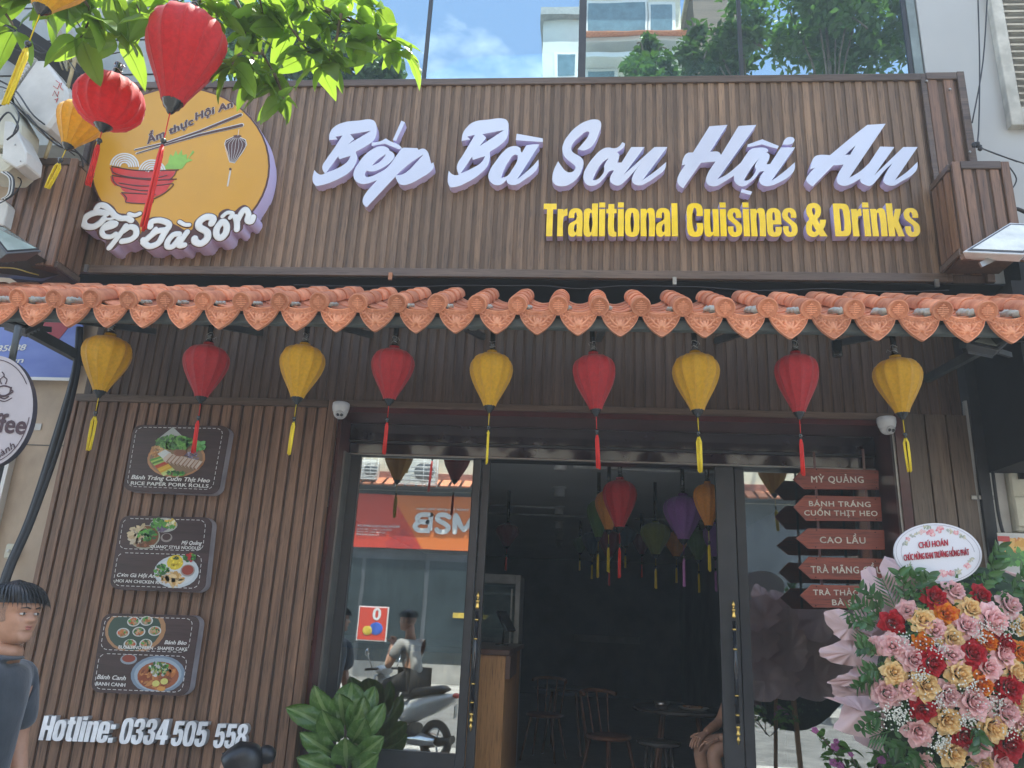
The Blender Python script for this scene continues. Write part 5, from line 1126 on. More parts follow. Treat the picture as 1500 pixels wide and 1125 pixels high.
for q in ((x0, x0+0.05, 2.9, 3.5, 0.14, zt_), (x1-0.05, x1, 2.9, 3.5, 0.14, zt_), (x0+0.051, x1-0.051, 2.9, 3.5, zt_-0.09, zt_), (x0+0.051, x1-0.051, 2.9, 3.5, 0.14, 0.5), (x0+0.051, x1-0.051, 3.45, 3.5, 0.501, zt_-0.091)):
    b = MB(); b.box(*q); b.build('cabinet_panel', M_fr, rt, bevel=0.004)
for z in (1.1, 1.5, 1.85):
    b = MB(); b.box(x0+0.052, x1-0.052, 2.96, 3.44, z, z+0.015); b.build('shelf', M_fr, rt)
b = MB(); b.box(x0+0.052, x1-0.052, 2.905, 2.912, 0.502, zt_-0.092); b.build('door_pane', glass('fridge_glass', 0.08, (0.8, 0.85, 0.85)), rt)
b = MB(); b.box(x1-0.09, x1-0.075, 2.86, 2.885, 1.2, 1.9); b.build('handle', M_pipe, rt)
p = at(741, 910, 1.3)
rt = thing('tablet', (p.x, 1.3, p.z-0.14), 'black tablet screen on a stand at the end of the counter', 'tablet')
b = MB(); b.obox(p, Vector((0.055, 0.0, 0.03)).normalized()*0.012, Vector((0.3, 1, 0)).normalized()*0.09, Vector((-0.5, 0, 0.85)).normalized()*0.085); b.build('screen', M_lens, rt, bevel=0.003)
b = MB(); b.tube([p, p+Vector((-0.02, 0.02, -0.17))], 0.008, 8); b.obox(p+Vector((-0.02, 0.02, -0.175)), (0.05, 0, 0), (0, 0.06, 0), (0, 0, 0.005)); b.build('stand', M_lac, rt)
# tables, chairs, stool
M_ch = pbr('chair_wood', (0.20, 0.085, 0.045), 0.4, var=0.15); M_tab = pbr('dark_table_top', (0.06, 0.05, 0.045), 0.25)
def round_table(x, y, z, r, lb):
    rt = thing('round_table', (x, y, 0.14), lb, 'table')
    b = MB(); b.lathe([(0.0, z-0.03), (r-0.01, z-0.03), (r, z-0.022), (r, z-0.004), (r-0.006, z), (0.0, z)], (x, y, 0), 40); b.build('table_top', M_tab, rt)
    for k in range(4):
        a = k*math.pi/2+0.6; b = MB(); b.tube([(x+0.5*r*math.cos(a), y+0.5*r*math.sin(a), z-0.03), (x+0.8*r*math.cos(a), y+0.8*r*math.sin(a), 0.14)], 0.018, 8); b.build('leg', M_ch, rt)
    return rt
FLZ = 0.14
tp = at(1000, 1040, 2.3); tz = tp.z
round_table(tp.x, 2.45, tz, 0.42, 'round dark dining table with dishes on it inside the shop')
round_table(at(830, 1000, 5.0).x, 5.0, 0.86, 0.40, 'round dark dining table far back in the shop')
b = MB(); b.lathe([(0.0, tz+0.004), (0.09, tz+0.004), (0.135, tz+0.022), (0.13, tz+0.024), (0.09, tz+0.010), (0, tz+0.009)], (tp.x+0.10, 2.35, 0), 28); b.build('plate', pbr('plate_white', (0.5, 0.48, 0.42), 0.3), label='pale round plate of food on the dining table', cat='plate')
b = MB()
for k in range(26): b.blob((tp.x+0.10+random.uniform(-.07, .07), 2.35+random.uniform(-.07, .07), tz+0.022), 0.02, 0.015, 0.01, 6, 4, 0.4)
b.build('food', pbr('food_brown', (0.35, 0.18, 0.08), 0.6), label='small brown food pieces on the pale plate', cat='food', kind='stuff')
b = MB(); b.lathe([(0.0, tz+0.002), (0.05, tz+0.002), (0.075, tz+0.05), (0.071, tz+0.05), (0.048, tz+0.006), (0, tz+0.006)], (tp.x-0.17, 2.4, 0), 24); b.build('metal_bowl', pbr('tin', (0.55, 0.55, 0.55), 0.25, metal=0.9), label='shiny metal bowl on the dining table left of the plate', cat='bowl')
def chair(x, y, rot, lb, sz=0.45):
    rt = thing('chair', (x, y, FLZ), lb, 'chair', 'wooden chairs inside the shop'); Mr = Matrix.Rotation(rot, 3, 'Z'); o = Vector((x, y, FLZ))
    T = lambda p: o+Mr @ Vector(p)
    b = MB(); rows_ = []
    for i, (r, z) in enumerate(((0.001, sz-0.012), (0.17, sz-0.012), (0.21, sz), (0.215, sz+0.02), (0.19, sz+0.03), (0.001, sz+0.02))):
        rows_.append([T((r*math.cos(2*math.pi*k/24), r*0.95*math.sin(2*math.pi*k/24), z)) for k in range(24)])
    b.grid(rows_, True, True); b.build('seat', M_ch, rt)
    for sx in (-1, 1):
        for sy in (-1, 1):
            b = MB(); b.tube([T((0.12*sx, 0.12*sy, sz)), T((0.2*sx, 0.2*sy, 0))], [0.018, 0.012], 8); b.build('leg', M_ch, rt)
    bt = [T((-0.20, 0.12, sz+0.36)), T((-0.16, 0.21, sz+0.38)), T((0, 0.26, sz+0.39)), T((0.16, 0.21, sz+0.38)), T((0.20, 0.12, sz+0.36))]
    b = MB(); b.tube(smooth(bt, 4), 0.018, 8); b.build('back_rail', M_ch, rt)
    for s_ in (-0.17, -0.06, 0.06, 0.17):
        b = MB(); b.tube([T((s_*0.8, 0.15, sz)), T((s_, 0.21+0.05*(1-abs(s_)/0.17), sz+0.375))], 0.009, 6); b.build('spindle', M_ch, rt)
chair(at(893, 1060, 2.6).x, 2.75, 0.7, 'wooden spindle back chair at the left of the round dining table', 0.47); chair(at(800, 1000, 4.6).x, 4.4, -0.3, 'wooden chair far back in the dim shop')
sp = at(965, 1085, 1.5); rt = thing('stool', (sp.x, 1.5, FLZ), 'dark round stool in front of the dining table', 'stool')
b = MB(); b.lathe([(0.0, sp.z-0.03), (0.155, sp.z-0.03), (0.17, sp.z-0.02), (0.17, sp.z-0.004), (0.15, sp.z), (0, sp.z)], (sp.x, 1.5, 0), 28); b.build('seat', M_tab, rt)
for k in range(4):
    a = k*math.pi/2+0.4; b = MB(); b.tube([(sp.x+0.10*math.cos(a), 1.5+0.1*math.sin(a), sp.z-0.03), (sp.x+0.18*math.cos(a), 1.5+0.18*math.sin(a), FLZ)], 0.014, 8); b.build('leg', M_tab, rt)
# faint light at the back, painted as a pale strip
p = at(875, 935, 12.4); b = MB(); b.box(p.x-0.5, p.x+0.9, 12.44, 12.499, p.z-0.08, p.z+0.06); b.build('rear_light_strip', pbr('rear_light_pale', (0.4, 0.42, 0.42), 0.5), label='pale strip painted for the faint light on the back wall of the dim shop', cat='shelf')
# ------------------------------------------------------------------ the other side of the street (seen in the door and window glass)
OY = -13.0
M_brick = pbr('faded_brick_band', (0.40, 0.16, 0.11), 0.85, var=0.15, scale=(8, 8, 30), bump=0.3)
M_creamw = pbr('cream_render', (0.72, 0.66, 0.50), 0.8, var=0.08, scale=(2, 2, 2), dirt=0.25)
M_cream2 = pbr('pale_cladding', (0.60, 0.62, 0.58), 0.7, var=0.06, scale=(1, 1, 1), dirt=0.15)
M_win = pbr('dark_window', (0.035, 0.05, 0.055), 0.15, var=0.2, scale=(1, 1, 1))
def rf(px, py, Y=OY, pl=DY): return refl(px, py, Y, pl)
a = rf(526, 724); b_ = rf(688, 808); SZ1, SZ0 = a.z, b_.z
BX0 = rf(400, 760).x-3; BX1 = rf(797, 60, OY-1, UY).x-0.3
rt = thing('bank_building', (0, OY, 0), 'low brick banded bank building across the street with a red MSB sign', 'building')
b = MB(); b.box(BX0, 9.0, OY-6, OY, SZ1+0.12, 6.9); b.build('wall', M_creamw, rt)
ztile = rf(600, 716).z
for k, (y0_, y1_) in enumerate(((681, 690), (692, 713))):
    z1, z0 = rf(600, y0_).z, rf(600, y1_).z
    if k: 
        for j in range(10):
            h = (z1-z0)/10; b = MB(); b.box(BX0, 9.0, OY+0.001, OY+0.05, z0+h*j, z0+h*(j+0.84)); b.build('brick_course', M_brick, rt)
b = MB(); b.box(BX0, 9.0, OY-0.2, OY-0.01, 0.12, SZ1+0.119); b.build('shop_wall', pbr('shop_wall_grey', (0.10, 0.11, 0.12), 0.5, var=0.2, scale=(1, 1, 1)), rt)
for i in range(9):
    x = BX0+0.8+i*1.55; b = MB(); b.box(x, x+1.45, OY-0.009, OY+0.015, 0.5, SZ0-0.25); b.build('window', M_win, rt)
b = MB(); b.box(BX0, 9.0, OY+0.0, OY+0.03, 0.12, 0.55); b.build('plinth', M_pave, rt)
b = MB(); b.box(BX0, 9.0, OY+0.02, OY+0.5, SZ1+0.13, SZ1+0.17); b.build('gutter', M_steel, rt)
for i in range(70):
    x = BX0+i*0.27
    if x > 8.8: break
    b = MB(); b.beam((x, OY+0.55, SZ1+0.18), (x, OY+0.02, SZ1+0.42), 0.20, 0.04); b.build('roof_tile', M_terra, rt)
# sign
rt = thing('bank_sign', (a.x, OY+0.1, SZ0), 'wide red and orange bank sign across the street reading MSB', 'sign')
M_red = pbr('sign_red', (0.66, 0.060, 0.028), 0.35, var=0.03); M_orange = pbr('sign_orange', (0.80, 0.20, 0.035), 0.35, var=0.03); M_dred = pbr('sign_dark_red', (0.52, 0.045, 0.035), 0.35)
xs0, xs1 = a.x, rf(900, 760).x
b = MB(); b.box(xs0, xs1, OY+0.06, OY+0.16, SZ0, SZ1); b.build('sign_box', M_red, rt)
H = SZ1-SZ0
def sx(t): return xs0+(b_.x-xs0)*t
b = MB(); b.prism([(sx(0.30), SZ1-0.002), (xs1, SZ1-0.002), (xs1, SZ0+0.002), (sx(0.60), SZ0+0.002)], OY+0.161, OY+0.166); b.build('orange_field', M_orange, rt)
b = MB(); b.prism([(sx(0.43), SZ0+H*0.37), (sx(0.60), SZ0+0.002), (sx(0.30), SZ0+0.002), (sx(0.28), SZ0+H*0.1)], OY+0.1665, OY+0.169); b.build('dark_red_field', M_dred, rt)
def R3(pts): return [Vector((sx(u), OY+0.185, SZ0+H*(1-v))) for u, v in pts]
def c8(x, y): return ((x-150)/(1240-150.0), (y-465)/(1035-465.0))
for pts in ([(865, 672), (865, 840)], [(865, 672), (775, 672), (738, 708), (775, 748), (865, 750)], [(865, 750), (765, 750), (722, 796), (765, 840), (865, 840)],
            [(1040, 690), (1000, 668), (940, 675), (930, 720), (1000, 760), (1040, 800), (1010, 845), (950, 845), (925, 820)],
            [(1100, 845), (1100, 670), (1180, 820), (1262, 670), (1262, 845)]):
    m = MB(); S_ = smooth(R3([c8(*p) for p in pts]), 3); hw_ = H*0.044
    for k, (p_, q_) in enumerate(zip(S_, S_[1:])):
        if (q_-p_).length < 1e-4: continue
        dz = 0.0008*(k % 5); dd = (q_-p_).normalized(); m.obox((p_+q_)/2+Vector((0, dz, 0)), (q_-p_)/2, (0, 0.012, 0), dd.cross(Vector((0, 1, 0)))*hw_); m.lathe([(0, -0.012), (hw_, -0.012), (hw_, 0.0124), (0, 0.0124)], p_+Vector((0, dz, 0)), 16, Matrix.Rotation(R(-90), 3, 'X'))
    m.sm = [False]*len(m.sm); m.build('logo_letter', M_paint, rt)
def sgn(body, x0, y0, x1, h, bold):
    P1 = R3([c8(x0, y0)])[0]; P0 = R3([c8(x1, y0)])[0]
    text_on(body, 'lettering', M_lwht, rt, P0, P1, (0, 0, 1), (0, 1, 0), h*H/570, bold, 0.004)
sgn('Ngân hàng TMCP Hàng Hải Việt Nam', 725, 618, 1420, 22, 0.03); sgn('PHÒNG GIAO DỊCH HÀNG DA', 182, 822, 578, 22, 0.03)
sgn('30 Đường Thành, P. Cửa Đông', 182, 855, 510, 18, 0.0); sgn('Q. Hoàn Kiếm, TP. Hà Nội', 180, 884, 445, 18, 0.0); sgn('Tel: (024) 3928 6573', 178, 912, 395, 18, 0.0)
# outdoor air conditioner units on the wall above
M_ac = pbr('ac_casing', (0.70, 0.70, 0.64), 0.5, var=0.06, dirt=0.2)
for px0, px1, py0, py1, lb in ((527, 549, 673, 702, 'air conditioner unit at the left above the bank sign'), (586, 636, 670, 711, 'caged air conditioner pair above the letters of the bank sign'), (760, 800, 672, 706, 'air conditioner unit far right above the bank sign')):
    p, q = rf(px0, py0, OY+0.5), rf(px1, py1, OY+0.5)
    rt = thing('air_conditioner', ((p.x+q.x)/2, OY+0.3, q.z), lb, 'air conditioner', 'air conditioners across the street')
    b = MB(); b.box(p.x, q.x, OY+0.1, OY+0.48, q.z, p.z); b.build('casing', M_ac, rt, bevel=0.02)
    cx = p.x+(q.x-p.x)*0.68; cz_ = (p.z+q.z)/2; rr = (p.z-q.z)*0.36
    b = MB(); b.lathe([(0.0, 0), (rr, 0), (rr, 0.012)], (cx, OY+0.482, cz_), 28, Matrix.Rotation(R(-90), 3, 'X')); b.build('fan_opening', pbr('fan_grey', (0.25, 0.25, 0.24), 0.5), rt)
    for k in range(7):
        z = q.z+(p.z-q.z)*k/6; b = MB(); b.tube([(p.x-0.05, OY+0.55, z), (q.x+0.05, OY+0.55, z)], 0.010, 5); b.build('cage_bar', M_paint, rt)
    for k in range(4):
        x = p.x-0.05+(q.x-p.x+0.1)*k/3; b = MB(); b.tube([(x, OY+0.55, q.z-0.05), (x, OY+0.55, p.z+0.05)], 0.010, 5); b.build('cage_bar', M_paint, rt)
# poster, pole, small yellow sign
p, q = rf(527, 889, OY+0.3), rf(563, 938, OY+0.3)
rt = thing('poster_stand', ((p.x+q.x)/2, OY+0.3, q.z), 'red poster with a big zero standing before the bank', 'poster')
b = MB(); b.box(p.x, q.x, OY+0.27, OY+0.30, q.z, p.z); b.build('panel', M_red, rt)
b = MB(); b.box(p.x-0.03, q.x+0.03, OY+0.24, OY+0.269, q.z-0.03, p.z+0.03); b.build('frame', M_paint, rt)
b = MB(); b.blob(((p.x+q.x)/2+0.1, OY+0.305, q.z+(p.z-q.z)*0.35), 0.16, 0.01, 0.14, 14, 8); b.build('blue_figure', pbr('poster_blue', (0.05, 0.12, 0.5), 0.4), rt)
b = MB(); b.blob(((p.x+q.x)/2-0.1, OY+0.31, q.z+(p.z-q.z)*0.28), 0.12, 0.01, 0.10, 12, 6); b.build('yellow_figure', pbr('poster_yellow', (0.7, 0.5, 0.05), 0.4), rt)
text_on('0', 'lettering', M_paint, rt, ((p.x+q.x)/2+0.18, OY+0.306, q.z+(p.z-q.z)*0.62), ((p.x+q.x)/2+0.0, OY+0.306, q.z+(p.z-q.z)*0.62), (0, 0, 1), (0, 1, 0), 0.28, 0.03, 0.004)
p, q = rf(662, 897, OY+0.2), rf(680, 906, OY+0.2); b = MB(); b.box(p.x, q.x, OY+0.05, OY+0.08, q.z, p.z); b.build('yellow_sign', pbr('small_yellow', (0.7, 0.5, 0.08), 0.4), label='small yellow sign on the dark bank window', cat='sign')
# tall pale houses beyond
HY = -14.5
def ru(px, py, Y=HY): return refl(px, py, Y, UY)
def house(name, lb, x0, x1, ztop, y, mat, wins, roofm):
    rt = thing(name, ((x0+x1)/2, y, 0), lb, 'building', 'tall houses across the street')
    b = MB(); b.box(x0, x1, y-7, y, 0, ztop); b.build('wall', mat, rt)
    b = MB(); b.box(x0-0.1, x1+0.1, y-7.1, y+0.25, ztop+0.002, ztop+0.3); b.build('cornice', roofm, rt)
    for (wx0, wx1, wz0, wz1) in wins:
        b = MB(); b.box(wx0-0.1, wx1+0.1, y+0.001, y+0.06, wz0-0.1, wz1+0.1); f = b.build('window_frame', M_paint, rt)
        b = MB(); b.box(wx0, wx1, y+0.061, y+0.075, wz0, wz1); b.build('pane', pbr('far_pane', (0.12, 0.20, 0.24), 0.1), f)
    return rt
def wn_(x0, y0, x1, y1): 
    p, q = ru(x0, y0), ru(x1, y1); return (p.x, q.x, q.z, p.z)
A = ru(797, 31); B_ = ru(851, 60)
house('tall_house', 'pale narrow house across the street reflected left of the thick window mullion', A.x, B_.x, A.z, HY-0.01, M_cream2, [wn_(818, 82, 842, 112), wn_(818, 150, 842, 190)], pbr('grey_eave', (0.25, 0.27, 0.27), 0.6))
C_ = ru(998, 60)
o = house('tall_house', 'tall cream house with wide window reflected right of the thick mullion', B_.x, C_.x, ru(900, -140).z, HY, M_creamw, [wn_(862, 8, 945, 60), wn_(953, 10, 985, 60), wn_(862, 106, 900, 150), wn_(862, -90, 945, -40)], M_paint)
for px, py in ((925, 76), (925, 98), (925, -20)):
    q0, q1 = ru(853, py), ru(1000, py); b = MB(); b.box(q0.x, q1.x, HY+0.001, HY+0.5, q0.z-0.08, q0.z+0.08); b.build('ledge', M_paint, o)
q0, q1 = ru(853, 72), ru(1000, 72); b = MB()
for i in range(40):
    x = q0.x+(q1.x-q0.x)*i/40; b.beam((x+0.05, HY+0.75, q0.z-0.05), (x+0.05, HY+0.05, q0.z+0.12), 0.08, 0.03)
b.build('tile_skirt', M_terra, o, kind='stuff')
house('dark_house', 'dark brown wooden upper house reflected behind the tree', ru(1018, 60).x, ru(1086, 60).x, ru(1050, -30).z, HY-0.02, pbr('brown_boards', (0.16, 0.11, 0.08), 0.8, scale=(1, 1, 20)), [], M_creamw)
house('far_house', 'pale house across the street hidden behind the big tree', ru(1090, 60).x, 16, 9.5, HY-1.0, M_cream2, [(8.0, 9.2, 5, 6.5)], M_paint)
house('far_house', 'low pale house across the street far left', BX0-8, BX0-0.2, 10.5, OY, M_cream2, [(BX0-6, BX0-4.6, 5, 6.8), (BX0-3.4, BX0-2, 5, 6.8)], M_paint)

# ------------------------------------------------------------------ leaves and trees
M_leaf = pbr('leaf_green', (0.075, 0.165, 0.022), 0.38, col2=(0.045, 0.11, 0.018), scale=(30, 30, 30), trans=0.0, rnd=0.3)
def leafmat(name, top, thru, rough=0.35, tr=0.45):
    if name in MATS: return MATS[name]
    m, nt, out = new_mat(name); n, l = nt.nodes, nt.links
    b = n.new('ShaderNodeBsdfPrincipled'); b.inputs['Roughness'].default_value = rough; t = n.new('ShaderNodeBsdfTranslucent')
    oi = n.new('ShaderNodeObjectInfo'); g = n.new('ShaderNodeNewGeometry'); nz = n.new('ShaderNodeTexNoise'); nz.inputs['Scale'].default_value = 9
    l.new(g.outputs['Position'], nz.inputs['Vector']); ad = n.new('ShaderNodeMath'); ad.operation = 'ADD'; l.new(oi.outputs['Random'], ad.inputs[0]); l.new(nz.outputs['Fac'], ad.inputs[1])
    mr = n.new('ShaderNodeMapRange'); mr.inputs[1].default_value = 0.2; mr.inputs[2].default_value = 1.5; mr.inputs[3].default_value = 0.6; mr.inputs[4].default_value = 1.4; l.new(ad.outputs[0], mr.inputs[0])
    for col, dst in ((top, b.inputs['Base Color']), (thru, t.inputs['Color'])):
        hs = n.new('ShaderNodeHueSaturation'); hs.inputs['Color'].default_value = (*col, 1); l.new(mr.outputs[0], hs.inputs['Value']); l.new(hs.outputs[0], dst)
    bz = n.new('ShaderNodeTexNoise'); bz.inputs['Scale'].default_value = 60; l.new(g.outputs['Position'], bz.inputs['Vector']); bp = n.new('ShaderNodeBump'); bp.inputs['Strength'].default_value = 0.3; bp.inputs['Distance'].default_value = 0.003
    l.new(bz.outputs['Fac'], bp.inputs['Height']); l.new(bp.outputs[0], b.inputs['Normal'])
    ms = n.new('ShaderNodeMixShader'); ms.inputs[0].default_value = tr; l.new(b.outputs[0], ms.inputs[1]); l.new(t.outputs[0], ms.inputs[2]); l.new(ms.outputs[0], out.inputs[0])
    MATS[name] = m; return m
M_lf = leafmat('tree_leaf', (0.10, 0.185, 0.035), (0.27, 0.44, 0.035), tr=0.48)
M_crown = leafmat('crown_leaf', (0.055, 0.12, 0.03), (0.10, 0.22, 0.02), 0.4, 0.35)
M_bark = pbr('bark', (0.16, 0.12, 0.09), 0.9, var=0.25, scale=(20, 20, 6), bump=0.6)
def leaf_mesh(L, Wd, fold, droop, mat, wav=0.0, name='leaf', tipw=0.62, seg=9):
    """one leaf along +x, widest past the middle, folded on its midrib, drooping"""
    b = MB(); rows = []; rg = random.Random(int(L*9000+Wd*7000))
    for i in range(seg+1):
        t = i/seg; w = Wd/2*(math.sin(math.pi*min(1, t**(1.0/(1.6*tipw/0.62)) if t > 0 else 0))**0.75) if 0 < t < 1 else 0.0006
        x = L*t; z = -droop*L*t*t; row = []
        for s in (-1, -0.5, 0, 0.5, 1):
            row.append(Vector((x, s*w*math.cos(fold), z+abs(s)*w*math.sin(fold)+wav*L*math.sin(t*14+s*3)*abs(s))))
        rows.append(row)
    b.grid(rows); b.tube([(-L*0.10, 0, 0.002), (0, 0, 0.001)], L*0.008, 5)
    b.tube([(L*t, 0, -droop*L*t*t-0.0012) for t in (0, 0.25, 0.5, 0.75, 0.97)], [L*0.009, L*0.007, L*0.005, L*0.003, L*0.001], 4)
    return b.mesh(name, mat)
def crown(name, c, rad, n, lsz, mat, parent, seed=1, clumps=22):
    rg = random.Random(seed); b = MB(); cl = []
    for _ in range(clumps):
        d = Vector((rg.gauss(0, 1), rg.gauss(0, 1), rg.gauss(0, 0.8))).normalized()*rg.uniform(0.35, 1.0)
        cl.append((Vector(c)+Vector((d.x*rad[0], d.y*rad[1], d.z*rad[2])), rg.uniform(0.22, 0.42)))
    for k in range(n):
        cc, rr = cl[k % clumps]; d = Vector((rg.gauss(0, 1), rg.gauss(0, 1), rg.gauss(0, 1))).normalized()*rg.uniform(0.3, 1.0)
        p = cc+Vector((d.x*rad[0], d.y*rad[1], d.z*rad[2]))*rr
        M3 = Euler((rg.uniform(-0.9, 0.9), rg.uniform(-0.6, 0.9), rg.uniform(0, 6.28))).to_matrix(); L = lsz*rg.uniform(0.7, 1.2); w = L*0.27
        q = [M3 @ Vector(v) for v in ((0, 0, 0), (L*0.45, w, 0.02), (L, 0, -L*0.12), (L*0.45, -w, 0.02), (L*0.6, 0, -0.02))]
        b.add([p+v for v in q], [(0, 3, 4), (0, 4, 1), (3, 2, 4), (1, 4, 2)], True)
    return b.build(name, mat, parent, kind='stuff')
def tree(lb, base, top, crowns, seed, lsz=0.2):
    rt = thing('street_tree', base, lb, 'tree', 'street trees')
    base, top = Vector(base), Vector(top)
    b = MB(); b.tube(smooth([base, base.lerp(top, 0.4)+Vector((0.15, 0.1, 0)), top], 5), [0.2-0.012*i for i in range(11)], 12); b.build('trunk', M_bark, rt)
    rg = random.Random(seed)
    for i, (c, rad, n) in enumerate(crowns):
        b = MB(); b.tube(smooth([top, Vector(c).lerp(top, 0.4)+Vector((0, 0, 0.3)), Vector(c)], 4), [0.09-0.008*k for k in range(9)], 8)
        for k in range(7):
            e = Vector(c)+Vector((rg.uniform(-1, 1)*rad[0], rg.uniform(-1, 1)*rad[1], rg.uniform(-.8, .8)*rad[2]))*0.8
            b.tube(smooth([Vector(c).lerp(top, 0.3), (Vector(c)+e)/2+Vector((0, 0, 0.1)), e], 3), 0.02, 5)
        b.build('limb', M_bark, rt); crown('crown', c, rad, n, lsz, M_crown, rt, seed+i)
    return rt
t1, t2, t3 = ru(1210, 40, -8.8), ru(1060, 85, -9.2), ru(950, 100, -9.8)
tree('large leafy street tree opposite, reflected in the right window panes', (t1.x+0.3, -9.5, 0.1), (t1.x, -9.2, 6.0), [(t1, (1.9, 1.3, 1.6), 5200), (t2, (0.9, 0.9, 0.8), 2200), (t1+Vector((2.2, 0, 0.8)), (1.6, 1.2, 1.5), 2800)], 5)
tree('slender street tree reflected in front of the cream house', (t3.x+0.2, -10.6, 0.1), (t3.x+0.1, -10.2, 7.5), [(t3, (0.62, 0.6, 0.75), 1500), (t3+Vector((-.1, 0, -1.1)), (0.9, 0.8, 0.7), 1500)], 15)
t4 = ru(545, 70, -8.6)
tree('dark street tree reflected behind the hanging branch in the left window pane', (t4.x-1.6, -9.4, 0.1), (t4.x-1.3, -9.0, 5.5), [(t4+Vector((-0.5, 0, -0.35)), (1.6, 1.0, 1.0), 5200), (t4+Vector((-3.0, 0, 0.0)), (1.5, 1.2, 1.3), 3000)], 25)

# ------------------------------------------------------------------ branch hanging into the picture, with big leaves
rgL = random.Random(11)
branch = thing('overhanging_tree', (-4.2, -3.2, 0.12), 'leafy street tree branch with large green leaves hanging over the top left of the sign', 'tree')
b = MB(); b.tube(smooth([(-4.6, -3.5, 0.12), (-4.5, -3.5, 2.6), (-4.0, -3.3, 5.2), (-3.4, -3.0, 6.0)], 5), [0.16-0.006*i for i in range(16)], 12); b.build('trunk', M_bark, branch)
LM = [leaf_mesh(0.20, 0.098, 0.25, 0.25, M_lf, 0.012), leaf_mesh(0.17, 0.088, 0.35, 0.12, M_lf, 0.016), leaf_mesh(0.235, 0.115, 0.2, 0.35, M_lf, 0.012), leaf_mesh(0.14, 0.07, 0.45, 0.2, M_lf, 0.02)]
twigs = [[(-60, -60, -3.0), (40, -20, -2.9), (70, 10, -2.8)], [(60, -60, -3.0), (110, -20, -2.75), (135, 22, -2.7)], [(60, -60, -3.0), (130, 10, -2.75), (118, 55, -2.7)], [(150, -70, -2.9), (190, -20, -2.6), (205, 20, -2.6)],
         [(240, -70, -2.8), (262, -10, -2.55), (228, 28, -2.65)], [(240, -70, -2.8), (300, -10, -2.6), (318, 24, -2.55)], [(300, -70, -2.8), (345, 0, -2.5), (360, 50, -2.45)], [(345, 0, -2.5), (385, 78, -2.4), (402, 108, -2.4)],
         [(360, 60, -2.45), (372, 90, -2.45), (380, 112, -2.42)], [(385, 78, -2.4), (350, 80, -2.5), (340, 95, -2.5)], [(330, -70, -2.8), (400, 0, -2.5), (432, 40, -2.4)], [(400, 0, -2.5), (440, 60, -2.4), (455, 80, -2.35)], [(380, -70, -2.8), (470, 10, -2.4), (505, 50, -2.3)],
         [(470, 10, -2.4), (520, 30, -2.3), (560, 55, -2.25)], [(470, 10, -2.4), (545, 50, -2.3), (592, 72, -2.25)], [(430, -70, -2.8), (500, -20, -2.4), (548, 12, -2.3)], [(500, 20, -2.4), (490, 70, -2.35), (480, 92, -2.35)], [(-40, -20, -3.0), (0, 10, -2.9), (22, 42, -2.85)],
         [(430, -70, -2.8), (440, -20, -2.5), (455, 12, -2.4)], [(300, -70, -2.8), (370, -20, -2.6), (385, 20, -2.5)], [(150, -70, -2.9), (165, -10, -2.7), (172, 50, -2.6)], [(402, 108, -2.4), (410, 128, -2.38), (416, 145, -2.37)]]
nleaf = 0
for ti, tw_ in enumerate(twigs):
    P = [at(*q) for q in tw_]; b = MB(); sp = smooth(P, 5); b.tube(sp, [0.008-0.0005*i for i in range(len(sp))], 6); b.build('twig', M_bark, branch)
    n = {17: 7, 20: 7, 8: 7, 9: 7, 21: 7, 7: 9}.get(ti, 14)
    for k in range(n):
        t = 0.45+0.55*(k/n)**0.7; i = min(int(t*(len(sp)-1)), len(sp)-2); p = sp[i]
        if k > n-6: p = sp[-1]
        ang = rgL.uniform(0, 6.28) if k <= n-6 else k*1.2566+rgL.uniform(-.3, .3)
        up = rgL.uniform(-0.75, 0.3); d = Vector((math.cos(ang)*math.cos(up), math.sin(ang)*math.cos(up)*0.8, math.sin(up)-0.25)).normalized()
        qd = d.to_track_quat('X', 'Z'); q2 = Euler((rgL.uniform(-0.9, 0.9), 0, 0)).to_quaternion()
        s_ = rgL.uniform(0.55, 0.92)
        o = put('leaf', rgL.choice(LM), p+d*0.015, branch, rot=(qd @ q2).to_euler(), scale=s_); nleaf += 1
print('leaves', nleaf)
# lanterns hanging in the tree
def tree_lantern(lb, px, ytop, ybot, w, Y, col, kind, tilt=(0, 0, 0), loop=False, kz=1.0, cord=0.24, tl=0.55):
    a = at(px, ytop, Y); e = at(px, ybot, Y); wd = (at(px+w/2, (ytop+ybot)/2, Y)-at(px-w/2, (ytop+ybot)/2, Y)).x
    h = (a.z-e.z)*kz; o = make_lantern(lb, col, wd/2, h, kind, 'lanterns hanging in the tree', loop=loop, hang=0.06, ribs=16 if kind == 'round' else 12, cord=cord, tl=tl)
    o.location = a; o.rotation_euler = tilt
    c = MB(); c.tube([(0, 0, 0.05), (0.01, 0, 0.4), (0.0, 0.02, 0.9)], 0.002, 5); c.build('hanging_cord', M_lac, o) if False else None
    return o
tree_lantern('large red silk lantern hanging in the branch leaves over the round logo', 284, 16, 146, 108, -2.62, 'bright_red', 'balloon', (0.05, 0.03, 0.4), cord=0.28, tl=0.85)
tree_lantern('round red silk lantern left of the logo, beside the yellow one', 170, 112, 180, 93, -2.45, 'bright_red', 'round', (0.10, 0.10, 0), cord=0.15, tl=0.8)
tree_lantern('tilted yellow silk lantern half behind the round red lantern', 128, 156, 216, 62, -2.2, 'yellow', 'balloon', (0.0, 0.18, 0.3), True, cord=0.22, tl=0.62)
tree_lantern('yellow lantern at the top left edge with a long orange yellow tassel', 92, -65, 12, 90, -2.95, 'yellow', 'balloon', (0.0, 0.10, 0), True, cord=0.5, tl=1.0)
